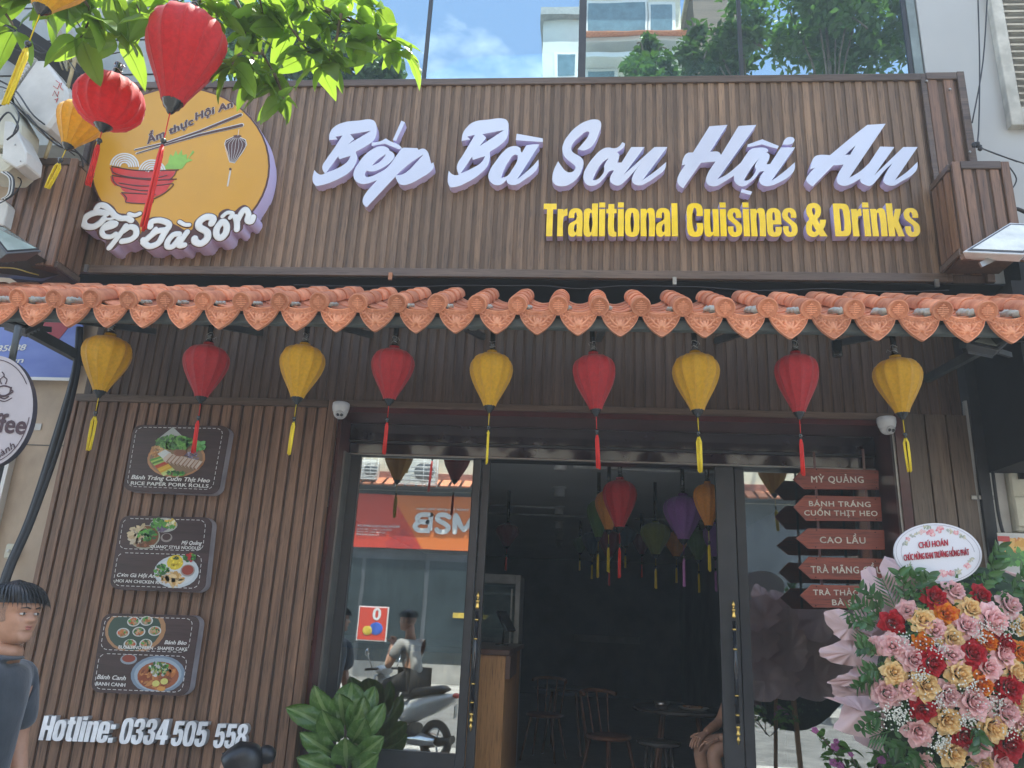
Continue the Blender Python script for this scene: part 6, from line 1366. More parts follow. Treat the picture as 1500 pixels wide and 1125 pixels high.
b = MB(); b.tube(smooth([at(-80, -60, -2.9), at(60, -30, -2.9), at(160, 80, -2.45), at(268, 0, -2.62), at(420, -80, -2.7)], 5), 0.0025, 5); b.build('lantern_line', M_cable, label='thin black line carrying the lanterns in the tree', cat='cord')
# ------------------------------------------------------------------ floodlights
M_flood = pbr('flood_housing', (0.06, 0.062, 0.065), 0.4, var=0.1); M_floodw = pbr('flood_housing_pale', (0.55, 0.56, 0.55), 0.35)
M_fglass = pbr('flood_glass', (0.42, 0.44, 0.38), 0.12, coat=0.6, var=0.05, scale=(12, 12, 12))
def quad_light(lb, corners, depth, hm, inset=0.16, gm=None, Ys=None):
    P = [at(x, y, Y) for x, y, Y in corners]; c = sum(P, Vector())/4; n = (P[1]-P[0]).cross(P[3]-P[0]).normalized()
    if n.dot(CAMP-c) < 0: n = -n
    rt = thing('floodlight', c-n*depth, lb, 'floodlight', 'floodlights along the shopfront')
    b = MB(); b.add([p for p in P]+[c+(p-c)*0.86-n*depth for p in P], [(0, 1, 2, 3), (7, 6, 5, 4), (0, 4, 5, 1), (1, 5, 6, 2), (2, 6, 7, 3), (3, 7, 4, 0)]); b.build('housing', hm, rt, bevel=0.004)
    Q = [c+(p-c)*(1-inset) for p in P]; b = MB(); b.add([q+n*0.003 for q in Q]+[q-n*0.002 for q in Q], [(0, 1, 2, 3), (7, 6, 5, 4), (0, 4, 5, 1), (1, 5, 6, 2), (2, 6, 7, 3), (3, 7, 4, 0)]); b.build('rim', M_black if hm != M_floodw else M_alu, rt)
    Q = [c+(p-c)*(1-inset*1.9) for p in P]; b = MB(); b.add([q+n*0.005 for q in Q]+[q+n*0.002 for q in Q], [(0, 1, 2, 3), (7, 6, 5, 4), (0, 4, 5, 1), (1, 5, 6, 2), (2, 6, 7, 3), (3, 7, 4, 0)]); b.build('glass_face', gm or M_fglass, rt)
    for k in range(5):
        t = (k+0.5)/5; b = MB(); b.beam((P[0].lerp(P[1], t)-c)*0.8+c-n*(depth+0.012), (P[3].lerp(P[2], t)-c)*0.8+c-n*(depth+0.012), 0.004, 0.022, up=n); b.build('cooling_fin', hm, rt)
    return rt, c, n, P
rt, c, n, P = quad_light('white framed floodlight at the right end of the sign, tilted up', [(1409, 369, -0.98), (1479, 326, -0.80), (1560, 330, -0.80), (1500, 373, -0.98)], 0.06, M_floodw, 0.10, pbr('flood_glass_white', (0.62, 0.62, 0.52), 0.15, coat=0.6, scale=(8, 8, 8), var=0.1))
b = MB(); b.beam(at(1436, 388, -0.95), at(1506, 356, -0.80), 0.01, 0.03); b.build('bracket', M_alu2, rt)
b = MB(); b.beam(at(1410, 376, -0.9), at(1540, 380, -0.5), 0.03, 0.03); b.build('arm', M_clad, rt)
rt, c, n, P = quad_light('black floodlight under the right end of the tiled awning', [(1415, 503, -1.0), (1449, 483, -0.82), (1490, 488, -0.82), (1462, 513, -1.0)], 0.05, M_flood, 0.16)
b = MB(); b.beam(c-n*0.06, at(1480, 520, -0.6), 0.02, 0.03); b.build('bracket', M_flood, rt)
rt, c, n, P = quad_light('black floodlight under the left end of the tiled awning', [(-4, 467, -1.0), (34, 456, -0.82), (68, 467, -0.82), (38, 481, -1.0)], 0.05, M_flood, 0.16)
b = MB(); b.beam(c-n*0.06, at(24, 500, -0.8), 0.02, 0.03); b.build('bracket', M_flood, rt)
rt, c, n, P = quad_light('black floodlight at the left end of the sign seen from below', [(-30, 322, -1.15), (4, 331, -0.95), (62, 368, -0.95), (10, 372, -1.15)], 0.10, M_flood, 0.10, pbr('green_glass_edge', (0.30, 0.38, 0.33), 0.15, coat=0.5))
b = MB(); b.add([at(x, y, Y) for x, y, Y in ((-40, 352, -1.1), (20, 352, -0.95), (100, 400, -0.6), (60, 408, -0.6), (-40, 395, -0.9), (-40, 360, -0.7), (20, 362, -0.6), (100, 408, -0.5), (60, 412, -0.5), (-40, 402, -0.6))], [(0, 1, 2, 3, 4), (9, 8, 7, 6, 5), (0, 5, 6, 1), (1, 6, 7, 2), (2, 7, 8, 3), (3, 8, 9, 4), (4, 9, 5, 0)]); b.build('mounting_plate', M_flood, rt)

# ------------------------------------------------------------------ upper left: meter boxes and cables
M_box = pbr('box_plastic', (0.56, 0.55, 0.51), 0.5, var=0.06, dirt=0.35, scale=(6, 6, 6)); M_boxc = pbr('box_cream', (0.58, 0.56, 0.44), 0.6, var=0.08, dirt=0.4, scale=(6, 6, 6))
def pprism(name, pts, Y, dep, mat, parent, bevel=0.01):
    P = [at(x, y, Y) for x, y in pts]; b = MB(); b.prism([(p.x, p.z) for p in P], Y, Y+dep); return b.build(name, mat, parent, bevel=bevel)
Ym = -0.95
p = at(60, 190, Ym); rt = thing('meter_box', (p.x, Ym, p.z), 'white plastic meter box with ribbed edge and red handwritten digits, tilted among cables', 'meter box')
pprism('case', [(52, 86), (66, 87), (99, 131), (97, 150), (69, 189), (58, 187), (16, 146), (20, 132)], Ym, 0.20, M_box, rt, 0.02)
pprism('lid_edge', [(44, 88), (52, 86), (19, 133), (14, 148), (57, 190), (50, 186), (8, 140), (9, 132)], Ym+0.03, 0.16, M_box, rt, 0.004)
for i in range(12):
    t = i/11; a = at(46-36*t, 87+46*t, Ym+0.0); b = MB(); b.tube([a+Vector((-0.02, 0, -0.004)), a+Vector((0.012, -0.012, 0.012)), a+Vector((0.03, 0.02, 0.004))], 0.006, 6); b.build('rib', M_box, rt)
for pts in ([(82, 118), (88, 122), (84, 130), (78, 126)], [(86, 124), (91, 121), (88, 128), (92, 132)], [(77, 140), (80, 133), (84, 142), (86, 134)], [(80, 146), (85, 144), (82, 150)]):
    b = MB(); b.tube([at(x, y, Ym-0.004) for x, y in pts], 0.0022, 5); b.build('red_mark', M_lred, rt)
rt = thing('meter_box', (at(10, 230, -1.0).x, -1.0, at(10, 230, -1.0).z), 'cream meter boxes stacked at the left edge above the small wood box', 'meter box')
pprism('case', [(-30, 150), (8, 142), (30, 180), (28, 200), (12, 215), (-30, 215)], -1.0, 0.2, M_boxc, rt, 0.015)
pprism('case', [(6, 176), (18, 178), (39, 222), (37, 240), (24, 246), (2, 232)], -1.03, 0.16, M_box, rt, 0.008)
pprism('case', [(-30, 218), (2, 224), (22, 240), (8, 252), (-30, 250)], -1.0, 0.2, M_boxc, rt, 0.012)
for x, y in ((22, 212), (30, 236)):
    q = at(x, y, -1.035); b = MB(); b.blob(q, 0.006, 0.003, 0.006, 8, 4); b.build('screw', M_alu2, rt)
pprism('lower_panel', [(-30, 290), (6, 293), (12, 300), (5, 330), (-30, 325)], -0.8, 0.1, M_box, rt, 0.006)
rc = random.Random(4)
def cable(name, lb, pts, r=0.005, mat=None, n=6, grp=None):
    b = MB(); b.tube(smooth([at(*q) for q in pts], 5), r, n); return b.build(name, mat or M_cable, label=lb, cat='cable', group=grp)
cb = [[(-20, 60, -1.1), (30, 75, -0.9), (70, 95, -0.8), (120, 160, -0.6)], [(-20, 110, -1.05), (20, 130, -1.0), (50, 170, -1.02), (90, 200, -0.8), (130, 240, -0.6)], [(-20, 130, -1.1), (10, 130, -1.05), (40, 170, -1.04), (62, 190, -1.0), (110, 228, -0.8)],
      [(-10, 160, -1.1), (15, 150, -1.08), (28, 170, -1.08), (18, 200, -1.08)], [(-10, 190, -1.1), (10, 165, -1.1), (22, 175, -1.1), (26, 190, -1.1), (10, 205, -1.1)], [(40, 168, -1.0), (80, 210, -0.9), (115, 225, -0.75), (122, 245, -0.7)],
      [(-10, 250, -1.0), (30, 262, -0.9), (20, 285, -0.9), (-5, 300, -0.9)], [(20, 50, -1.0), (60, 78, -1.0), (85, 70, -0.95), (115, 110, -0.9)], [(-20, 20, -1.0), (60, 70, -0.9), (120, 110, -0.7)]]
CL = ['slack black cable sagging behind the white meter box', 'black cable crossing under the white meter box to the wood box', 'black cable running along the lower edge of the white meter box', 'short black cable loop over the cream meter boxes', 'twisted black cable lying on the topmost cream box', 'black cable dropping from the white meter box to the yellow lantern', 'black cable curling in front of the lowest cream box', 'thin pale edged cable beside the dried twigs', 'black cable high at the left edge above the meter boxes']
for i, q in enumerate(cb): cable('cable', CL[i], q, rc.choice((0.004, 0.006, 0.005)), grp='cables tangled round the meter boxes')
for k in range(4): cable('cable', ['outermost pale', 'black', 'inner pale', 'innermost black'][k]+' loop of the cable coil below the cream meter boxes', [(2+3*k, 252, -1.02), (14+k*2, 262, -1.02), (12+k*2, 284, -1.02), (2+2*k, 292, -1.02)], 0.0055, M_cable if k % 2 else M_box, grp='coiled cable at the left edge')
cable('cable', 'yellow cable lying across the left end of the tiles', [(-10, 392, -0.9), (20, 393, -0.85), (45, 400, -0.7), (62, 404, -0.6)], 0.004, pbr('yellow_cable', (0.6, 0.5, 0.15), 0.5))
cable('bamboo_pole', 'thin bamboo pole leaning behind the yellow tree lantern', [(112, 80, -0.9), (90, 160, -0.85), (66, 232, -0.8)], 0.012, pbr('bamboo', (0.42, 0.34, 0.18), 0.5, var=0.2), 8)
p = at(108, 85, -0.85); rt = thing('dried_palm_bunch', p, 'bunch of dried beige twigs tied behind the yellow tassel', 'dried plant'); M_dry = pbr('dried_stem', (0.42, 0.38, 0.24), 0.8, var=0.2)
for k in range(26):
    a = at(85+rc.uniform(-8, 8), 62+rc.uniform(-8, 8), -0.85); e = at(104+rc.uniform(-14, 16), 92+rc.uniform(-8, 12), -0.85+rc.uniform(-.05, .05)); m_ = a.lerp(e, 0.6)+Vector((rc.uniform(-.03, .03), 0, rc.uniform(0, .04)))
    b = MB(); b.tube(smooth([a, m_, e], 4), 0.006, 5); b.build('stem', M_dry, rt)
for qi, q in enumerate(([(1432, -20, -0.45), (1435, 90, -0.48), (1434, 180, -0.5), (1431, 215, -0.55)], [(1447, -20, -0.42), (1440, 90, -0.45), (1424, 180, -0.5)], [(1431, 214, -0.55), (1460, 226, -0.4), (1520, 246, -0.35)], [(1430, 216, -0.55), (1440, 218, -0.4), (1490, 237, -0.3)], [(1475, 240, -0.35), (1489, 262, -0.33), (1480, 280, -0.33)])):
    cable('cable', ['thin straight black cable hanging down the pale right wall', 'thin bowed black cable crossing the straight one on the pale wall', 'black cable running right from the knot above the wood box', 'shorter black cable just above it leaving the knot', 'small hooked cable end below the knot on the pale wall'][qi], q, 0.0045, grp='thin cables on the pale right wall')
b = MB()
for k in range(7): b.blob(at(1431, 214, -0.56)+Vector((rc.uniform(-.02, .02), 0, rc.uniform(-.03, .03))), 0.016, 0.014, 0.014, 7, 5, 0.3)
b.build('cable_knot', M_cable, label='black knot of cables at the top of the small right wood box', cat='cable knot')
cable('pipe', 'bent black pipe on the wall above the white floodlight', [(1482, 309, -0.5), (1490, 306, -0.5), (1510, 315, -0.5)], 0.012)
# ------------------------------------------------------------------ left edge: banner, coffee sign, post, sloping cables, wall bits
YB = 0.18
M_blue = pbr('banner_blue', (0.085, 0.13, 0.42), 0.5, col2=(0.16, 0.22, 0.52), scale=(1.5, 1, 3.5), lo=0.4, hi=0.7)
q0, q1 = at(-60, 470, YB), at(104, 556, YB)
rt = thing('blue_banner', ((q0.x+q1.x)/2, YB, q1.z), 'blue banner with white digits and .vn behind the awning end at left', 'banner')
b = MB(); b.box(q0.x-0.6, q1.x, YB-0.004, YB+0.01, q1.z, q0.z+0.1); b.build('cloth', M_blue, rt)
b = MB(); b.box(q0.x-0.6, q1.x-0.01, YB-0.008, YB-0.0045, q1.z-0.012, q1.z+0.012); b.build('white_hem', M_paint, rt)
P_ = [at(x, y, YB-0.006) for x, y in ((60, 465), (84, 465), (104, 475), (80, 505), (62, 490))]
b = MB(); b.prism([(p.x, p.z) for p in P_], YB-0.007, YB-0.0045); b.build('red_corner', pbr('banner_red', (0.30, 0.02, 0.03), 0.5), rt)
text_on('85888', 'lettering', M_paint, rt, at(-6, 515, YB-0.007), at(36, 513, YB-0.007), (0, 0, 1), (0, -1, 0), 0.05, 0.02, 0.002, 0.2)
text_on('.vn', 'lettering', M_paint, rt, at(10, 533, YB-0.007), at(33, 531, YB-0.007), (0, 0, 1), (0, -1, 0), 0.045, 0.02, 0.002, 0.2)
YC = -1.35
cc = (-14, 603)
rt = thing('coffee_sign', at(cc[0], cc[1]+80, YC), 'oval off white coffee sign with dark lettering cut by the left edge of the picture', 'sign')
def cpt(pts, d=0.0): return [at(x, y, YC-d) for x, y in pts]
el = [(cc[0]+62*math.cos(a_)*1.0+8*math.sin(a_)*-1, cc[1]+82*math.sin(a_)) for a_ in [2*math.pi*k/56 for k in range(56)]]
M_cof = pbr('coffee_sign_face', (0.46, 0.42, 0.44), 0.5, var=0.03); M_coft = pbr('coffee_brown', (0.06, 0.025, 0.035), 0.5)
P_ = cpt(el); b = MB(); b.prism([(p.x, p.z) for p in P_], YC+0.001, YC+0.035); b.build('sign_body', pbr('dark_sign_side', (0.05, 0.045, 0.06), 0.4), rt)
b = MB(); b.prism([(p.x, p.z) for p in P_], YC-0.003, YC+0.0005); b.build('face', M_cof, rt)
b = MB(); fat_stroke(b, [at(cc[0]+(x-cc[0])*0.93, cc[1]+(y-cc[1])*0.93, YC-0.005) for x, y in el[-22:-4]], 0.0022, 1, 0.0008); b.build('rim_brush', M_coft, rt)
b = MB(); fat_stroke(b, [at(cc[0]+(x-cc[0])*0.93, cc[1]+(y-cc[1])*0.93, YC-0.005) for x, y in el[1:22]], 0.0022, 1, 0.0008); b.build('rim_brush', M_coft, rt)
text_on('Coffee', 'lettering', M_coft, rt, at(-52, 628, YC-0.0055), at(35, 636, YC-0.0055), (0, 0, 1), (0, -1, 0), 0.102, 0.030, 0.002, 0.0)
text_on('Thành', 'lettering', M_coft, rt, at(-14, 680, YC-0.0055), at(22, 655, YC-0.0055), Vector((-0.45, 0, 0.9)).normalized(), (0, -1, 0), 0.038, 0.0, 0.002, 0.0)
for pts, w in (([(-4, 568), (-2, 578), (6, 580), (14, 576), (16, 568)], 0.006), ([(-4, 568), (6, 565), (16, 568)], 0.004), ([(0, 582), (6, 584), (12, 581)], 0.004), ([(15, 571), (19, 573), (15, 577)], 0.003), ([(2, 562), (0, 556), (6, 550), (3, 545)], 0.003), ([(8, 562), (10, 556), (6, 552)], 0.003), ([(-6, 584), (6, 588), (17, 583)], 0.0025)):
    b = MB(); fat_stroke(b, cpt(pts, 0.0055), w, 4, 0.0008); b.build('cup_print', M_coft, rt)
b = MB(); b.tube([at(16, 535, YC+0.05), at(27, 478, YC+0.05)], 0.018, 10); b.build('post', M_steel, rt)
for k, (o1, o2, r_) in enumerate(((0, 0, 0.022), (7, 4, 0.015), (-5, -5, 0.012))):
    b = MB(); b.tube(smooth([at(116+o1*0.4, 480, -0.12), at(110+o1*0.6, 545, -0.15), at(84+o1, 640, -0.2), at(45+o2, 760, -0.3), at(10+o2, 842, -0.4), at(-20+o2, 950, -0.5)], 5), r_, 10)
    b.build('cable', M_cable, label=['thick black cable sloping down the beige wall at left', 'thinner black cable just right of the thick sloping one', 'thin black cable just left of the thick sloping one'][k], cat='cable')
q = at(25, 985/1, 0.24); q = at(20, 808, 0.235)
rt = thing('light_switch', q, 'old cream switch box on the beige wall below the coffee sign', 'switch box')
b = MB(); b.box(q.x-0.035, q.x+0.03, 0.19, 0.249, q.z-0.05, q.z+0.05); b.build('case', M_boxc, rt, bevel=0.008); b = MB(); b.tube([(q.x, 0.189, q.z), (q.x, 0.18, q.z)], 0.012, 12); b.build('knob', M_box, rt)
q = at(54, 625, 0.24); b = MB(); b.box(q.x-0.03, q.x+0.03, 0.243, 0.249, q.z-0.025, q.z+0.025); b.build('paper_label', M_box, label='small white paper label on the beige wall', cat='label')
b = MB(); q = at(16, 650, 0.2); b.box(q.x-0.5, q.x, 0.2, 0.247, 0.12, q.z); b.build('dark_doorway', M_black, label='dark doorway strip in the beige wall behind the coffee sign', cat='doorway'); b = MB(); b.box(q.x+0.001, q.x+0.03, 0.19, 0.247, 0.12, q.z+0.03); b.build('door_trim', M_paint, label='narrow white trim beside the dark doorway at left', cat='door trim')
q = at(60, 652, 0.245); b = MB(); b.box(q.x-0.6, q.x+0.3, 0.244, 0.2495, q.z-0.003, q.z+0.003); b.build('wall_seam', M_steel, label='thin horizontal seam line across the beige wall', cat='wall seam')
# ------------------------------------------------------------------ right edge: ribbed hoses, dark canopy, electric cabinet, food banner
M_hose = pbr('grey_hose', (0.32, 0.32, 0.30), 0.5, var=0.08)
rt = thing('ribbed_hoses', at(1440, 860, 0.05), 'pair of grey ribbed conduits clamped beside the right wood pillar', 'conduit')
def hose(pts, r):
    sp = smooth([at(*q) for q in pts], 2); out = []; rr = []; L = 0; res = []
    for a_, b2 in zip(sp, sp[1:]):
        n_ = max(2, int((b2-a_).length/0.006))
        for k in range(n_): res.append(a_.lerp(b2, k/n_))
    b = MB(); b.tube(res, [r*(1+0.10*math.sin(i*math.pi)) if 0 else r*(1.0 if i % 2 else 0.88) for i in range(len(res))], 12, True); return b
hose([(1416, 588, 0.03), (1424, 690, 0.03), (1437, 790, 0.03), (1452, 900, 0.03)], 0.026).build('hose', M_hose, rt); hose([(1435, 680, 0.03), (1447, 790, 0.03), (1463, 900, 0.03)], 0.026).build('hose', M_hose, rt)
for k, px in enumerate((1427, 1438, 1452)):
    q = at(px, 729, -0.005); b = MB(); b.box(q.x-0.018, q.x+0.018, -0.012, -0.004, q.z-0.014, q.z+0.014); b.build('clamp', M_alu2, rt, bevel=0.003)
q0 = at(1405, 420, 0.0); q1 = at(1500, 690, -0.2)
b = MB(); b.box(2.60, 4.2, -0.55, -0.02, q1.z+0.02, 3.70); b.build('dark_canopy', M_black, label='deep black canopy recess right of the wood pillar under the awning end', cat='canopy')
b = MB(); b.box(2.74, 4.4, -0.42, -0.24, 3.74, 4.06); b.build('dark_recess_box', M_black, label='black box standing in for the shaded recess under the white floodlight', cat='dark recess')  # added solid box; the shade of a recess is its colour
b = MB(); b.box(2.535, 2.60, -0.02, 0.10, 0.12, 3.6); b.build('dark_gap_strip', pbr('dark_gap_strip', (0.03, 0.03, 0.032), 0.5), label='dark strip standing in for the shaded gap behind the ribbed hoses', cat='post')  # solid strip; the dark of a shaded gap put into its colour
b = MB(); b.box(2.60, 6.0, 0.10, 0.3, 0.12, 3.06); b.build('right_shop_wall', M_beige, label='dim beige wall of the next shop at the right edge', cat='wall')
q = at(1452, 680, -0.03); e = at(1520, 780, -0.03)
rt = thing('electric_cabinet', (e.x, -0.03, e.z), 'cream plastic electric cabinet on the wall at the right edge', 'electric cabinet')
b = MB(); b.box(q.x+0.10, q.x+0.75, -0.03, 0.09, e.z, q.z); b.build('case', M_boxc, rt, bevel=0.01); b = MB(); b.box(q.x+0.10, q.x+0.70, -0.045, -0.031, e.z+0.03, q.z-0.2); b.build('door', M_boxc, rt, bevel=0.008)
q2 = at(1492, 690, -0.05); b = MB(); b.box(q2.x, q2.x+0.2, -0.05, -0.032, q2.z-0.05, q2.z+0.06); b.build('meter_window', M_lens, rt); b = MB(); b.box(q.x-0.02, q.x+0.095, 0.02, 0.098, e.z, q.z); b.build('side_board', M_box, rt)
cable('cable', 'black cable curling below the cream electric cabinet', [(1454, 690, -0.06), (1464, 760, -0.07), (1476, 790, -0.09), (1500, 790, -0.09)], 0.01)
q = at(1461, 780, -0.1); e = at(1540, 845, -0.1)
rt = thing('food_banner', (q.x+0.2, -0.1, e.z), 'white banner picturing a fried dish on green salad at the right edge', 'banner')
b = MB(); b.box(q.x, q.x+0.7, -0.1, -0.09, e.z-0.1, q.z); b.build('cloth', M_box, rt)
b = MB(); rr = random.Random(9)
def leafbit(c_, s_, col):
    b.col = col; t = rr.random()*3; pts = [(c_[0]+s_*math.cos(t+a_)*(1 if k % 2 else .5), c_[1]+s_*math.sin(t+a_)) for k, a_ in enumerate([0, 1.2, 2.2, 3.3, 4.3, 5.3])]
    y_ = -0.1012-rr.random()*0.002; n0 = len(pts); b.add([(x, y_, z) for x, z in pts], [tuple(range(n0))])
for k in range(120): w = at(1478+rr.uniform(-14, 30), 812+rr.uniform(-8, 14), -0.1); leafbit((w.x, w.z), 0.02, rr.choice([G_D, G_L, (0.05, 0.2, 0.04)]))
for k in range(70): w = at(1486+rr.uniform(-14, 20), 800+rr.uniform(-8, 9), -0.1); leafbit((w.x, w.z), 0.022, rr.choice([(0.7, 0.35, 0.05), (0.6, 0.22, 0.04), (0.75, 0.45, 0.12)]))
w = at(1466, 789, -0.1); b.col = (0.5, 0.03, 0.03); b.add([(w.x-0.02, -0.1035, w.z-0.015), (w.x+0.05, -0.1035, w.z-0.02), (w.x+0.05, -0.1035, w.z+0.015), (w.x-0.02, -0.1035, w.z+0.015)], [(0, 1, 2, 3)])
b.build('picture', MPR, rt)
# ------------------------------------------------------------------ fiddle leaf fig by the left door
def veined(name, top, vein, rough=0.25):
    if name in MATS: return MATS[name]
    m, nt, out = new_mat(name); n, l = nt.nodes, nt.links
    b = n.new('ShaderNodeBsdfPrincipled'); b.inputs['Roughness'].default_value = rough
    a = n.new('ShaderNodeAttribute'); a.attribute_name = 'Col'; mx_ = n.new('ShaderNodeMix'); mx_.data_type = 'RGBA'; mx_.inputs[6].default_value = (*top, 1); mx_.inputs[7].default_value = (*vein, 1)
    sp = n.new('ShaderNodeSeparateColor'); l.new(a.outputs['Color'], sp.inputs[0]); l.new(sp.outputs[0], mx_.inputs[0])
    g = n.new('ShaderNodeNewGeometry'); nz = n.new('ShaderNodeTexNoise'); nz.inputs['Scale'].default_value = 14; l.new(g.outputs['Position'], nz.inputs['Vector'])
    mr = n.new('ShaderNodeMapRange'); mr.inputs[3].default_value = 0.65; mr.inputs[4].default_value = 1.35; l.new(nz.outputs['Fac'], mr.inputs[0]); hs = n.new('ShaderNodeHueSaturation'); l.new(mr.outputs[0], hs.inputs['Value']); l.new(mx_.outputs[2], hs.inputs['Color'])
    l.new(hs.outputs[0], b.inputs['Base Color']); t = n.new('ShaderNodeBsdfTranslucent'); l.new(hs.outputs[0], t.inputs['Color']); ms = n.new('ShaderNodeMixShader'); ms.inputs[0].default_value = 0.2
    l.new(b.outputs[0], ms.inputs[1]); l.new(t.outputs[0], ms.inputs[2]); l.new(ms.outputs[0], out.inputs[0]); MATS[name] = m; return m
M_fig = veined('fig_leaf', (0.085, 0.175, 0.035), (0.22, 0.33, 0.11))
YF = 0.06
rt = thing('fiddle_leaf_fig', at(500, 1240, YF), 'broad leaved green fig plant at the foot of the left glass door', 'potted plant')
def big_leaf(bs, tp, w, Yb, Yt, curl, parent, mat=M_fig, roll=0.0):
    A, B = at(bs[0], bs[1], Yb), at(tp[0], tp[1], Yt); ax = (B-A); L = ax.length; ax.normalize(); sd_ = ax.cross(CAMP-A).normalized(); nr = sd_.cross(ax).normalized()
    if nr.dot(CAMP-A) < 0: nr = -nr
    sd_ = (sd_*math.cos(roll)+nr*math.sin(roll)); nr = sd_.cross(ax).normalized() if sd_.cross(ax).dot(CAMP-A) > 0 else ax.cross(sd_).normalized()
    n_, m_ = 24, 12; wpx = w/FPX*(A-CAMP).length; b = MB(); rows = []
    for i in range(n_+1):
        t = i/n_; ww = wpx/2*max(0.02, math.sin(math.pi*t**1.35)**0.7*(0.62+0.38*t)); row = []
        for j in range(m_+1):
            s = 2*j/m_-1; vz = 0.004*math.cos((t*9-abs(s)*2.2)*2*math.pi)*abs(s)
            row.append(A+ax*(L*t)+sd_*(ww*s)+nr*(abs(s)*ww*0.30-curl*L*(t-0.35)**2*1.2+vz+0.012*math.sin(t*11+s*4)*abs(s)))
        rows.append(row)
    vs = [p for r_ in rows for p in r_]
    for i in range(n_):
        for j in range(m_):
            s = abs(2*(j+0.5)/m_-1); t = (i+0.5)/n_; ph = (t*9-s*2.2) % 1.0; v = 0.8 if s < 0.09 else (0.22 if ph < 0.25 and s < 0.9 else 0.02); b.col = (v, v, v)
            b.add([rows[i][j], rows[i][j+1], rows[i+1][j+1], rows[i+1][j]], [(0, 1, 2, 3)], True)
    me_ = b.build('leaf', mat, parent, weld=True); return me_
def f2(x, y): return (400+x/2.229, 620+y/2.229)
for bs, tp, w, dy, cu, ro in (((240, 1010), (255, 843), 52, 0.10, 0.3, 0.1), ((222, 1010), (125, 880), 40, 0.0, 0.5, 0.5), ((215, 1025), (66, 925), 36, -0.10, 0.5, -0.3), ((245, 1005), (345, 872), 36, 0.05, 0.5, -0.5), ((235, 1000), (215, 885), 44, -0.12, 0.2, 0.2),
                              ((240, 1030), (300, 900), 42, -0.06, 0.4, -0.2), ((222, 1050), (165, 965), 40, -0.2, 0.4, 0.3), ((245, 1060), (370, 940), 34, -0.05, 0.6, -0.5), ((215, 1090), (112, 1030), 34, -0.2, 0.5, 0.1), ((250, 1055), (300, 975), 38, -0.22, 0.3, -0.3),
                              ((245, 1110), (350, 1040), 34, -0.15, 0.5, -0.2), ((220, 1140), (105, 1105), 36, -0.2, 0.5, 0.1), ((240, 1135), (235, 1040), 46, -0.25, 0.3, 0.0), ((245, 1150), (330, 1095), 36, -0.25, 0.4, -0.2)):
    big_leaf(f2(*bs), f2(*tp), w*0.92, YF, YF+dy*0.6-(0.16 if tp[0] < 200 else 0.0), cu, rt, roll=ro)
b = MB(); b.tube([at(500, 1240, YF), at(507, 1060, YF)], [0.018, 0.010], 8); b.build('stem', M_bark, rt)
b = MB(); o = at(500, 1240, YF); b.lathe([(0.0, 0.121), (0.14, 0.121), (0.19, o.z*0.55), (0.17, o.z*0.55), (0.0, o.z*0.5)], (o.x, YF, 0), 24); b.build('pot', M_white, rt)

# ------------------------------------------------------------------ small bougainvillea at the right
YG = -0.55
def f4(x, y): return (1050+x/2.32, 640+y/2.32)
rt = thing('flowering_shrub', at(1235, 1200, YG), 'small green shrub with magenta blossoms below the arrow signs', 'shrub'); rq = random.Random(21)
M_sm = leafmat('shrub_leaf', (0.07, 0.15, 0.04), (0.15, 0.3, 0.04)); M_mag = pbr('magenta_petal', (0.52, 0.16, 0.36), 0.5, trans=0.3)
LS = leaf_mesh(0.065, 0.034, 0.3, 0.2, M_sm); 
for br in ([(500, 1200), (420, 1100), (350, 1010)], [(500, 1200), (460, 1090), (400, 1035)], [(520, 1200), (540, 1120), (580, 1070)], [(510, 1200), (590, 1130), (620, 1100)], [(500, 1200), (440, 1130), (380, 1090)]):
    P = smooth([at(*f4(*q), YG+rq.uniform(-.05, .05)) for q in br], 6); b = MB(); b.tube(P, 0.004, 5); b.build('stem', M_bark, rt)
    for k in range(16):
        p = P[int(len(P)*rq.uniform(0.35, 0.99))]+Vector((rq.uniform(-.03, .03), rq.uniform(-.05, .05), rq.uniform(-.03, .03))); put('leaf', LS, p, rt, rot=(rq.uniform(-1, 1), rq.uniform(-.6, .6), rq.uniform(0, 6.28)), scale=rq.uniform(.7, 1.2))
b = MB(); M3p = Matrix.Identity(3)
for k in range(5):
    a = k*1.2566; b.blob((0.010*math.cos(a), 0.010*math.sin(a), 0.004), 0.010, 0.008, 0.003, 7, 5, 0.2)
BM = b.mesh('blossom', M_mag)
for x, y in ((333, 998), (405, 1035), (400, 1055), (572, 1065), (590, 1078), (560, 1100), (395, 1108), (455, 1080), (610, 1105), (420, 1120)):
    put('blossom', BM, at(*f4(x, y), YG-0.06), rt, rot=(R(70)+rq.uniform(-.4, .4), rq.uniform(-.5, .5), 0), scale=rq.uniform(0.8, 1.3))

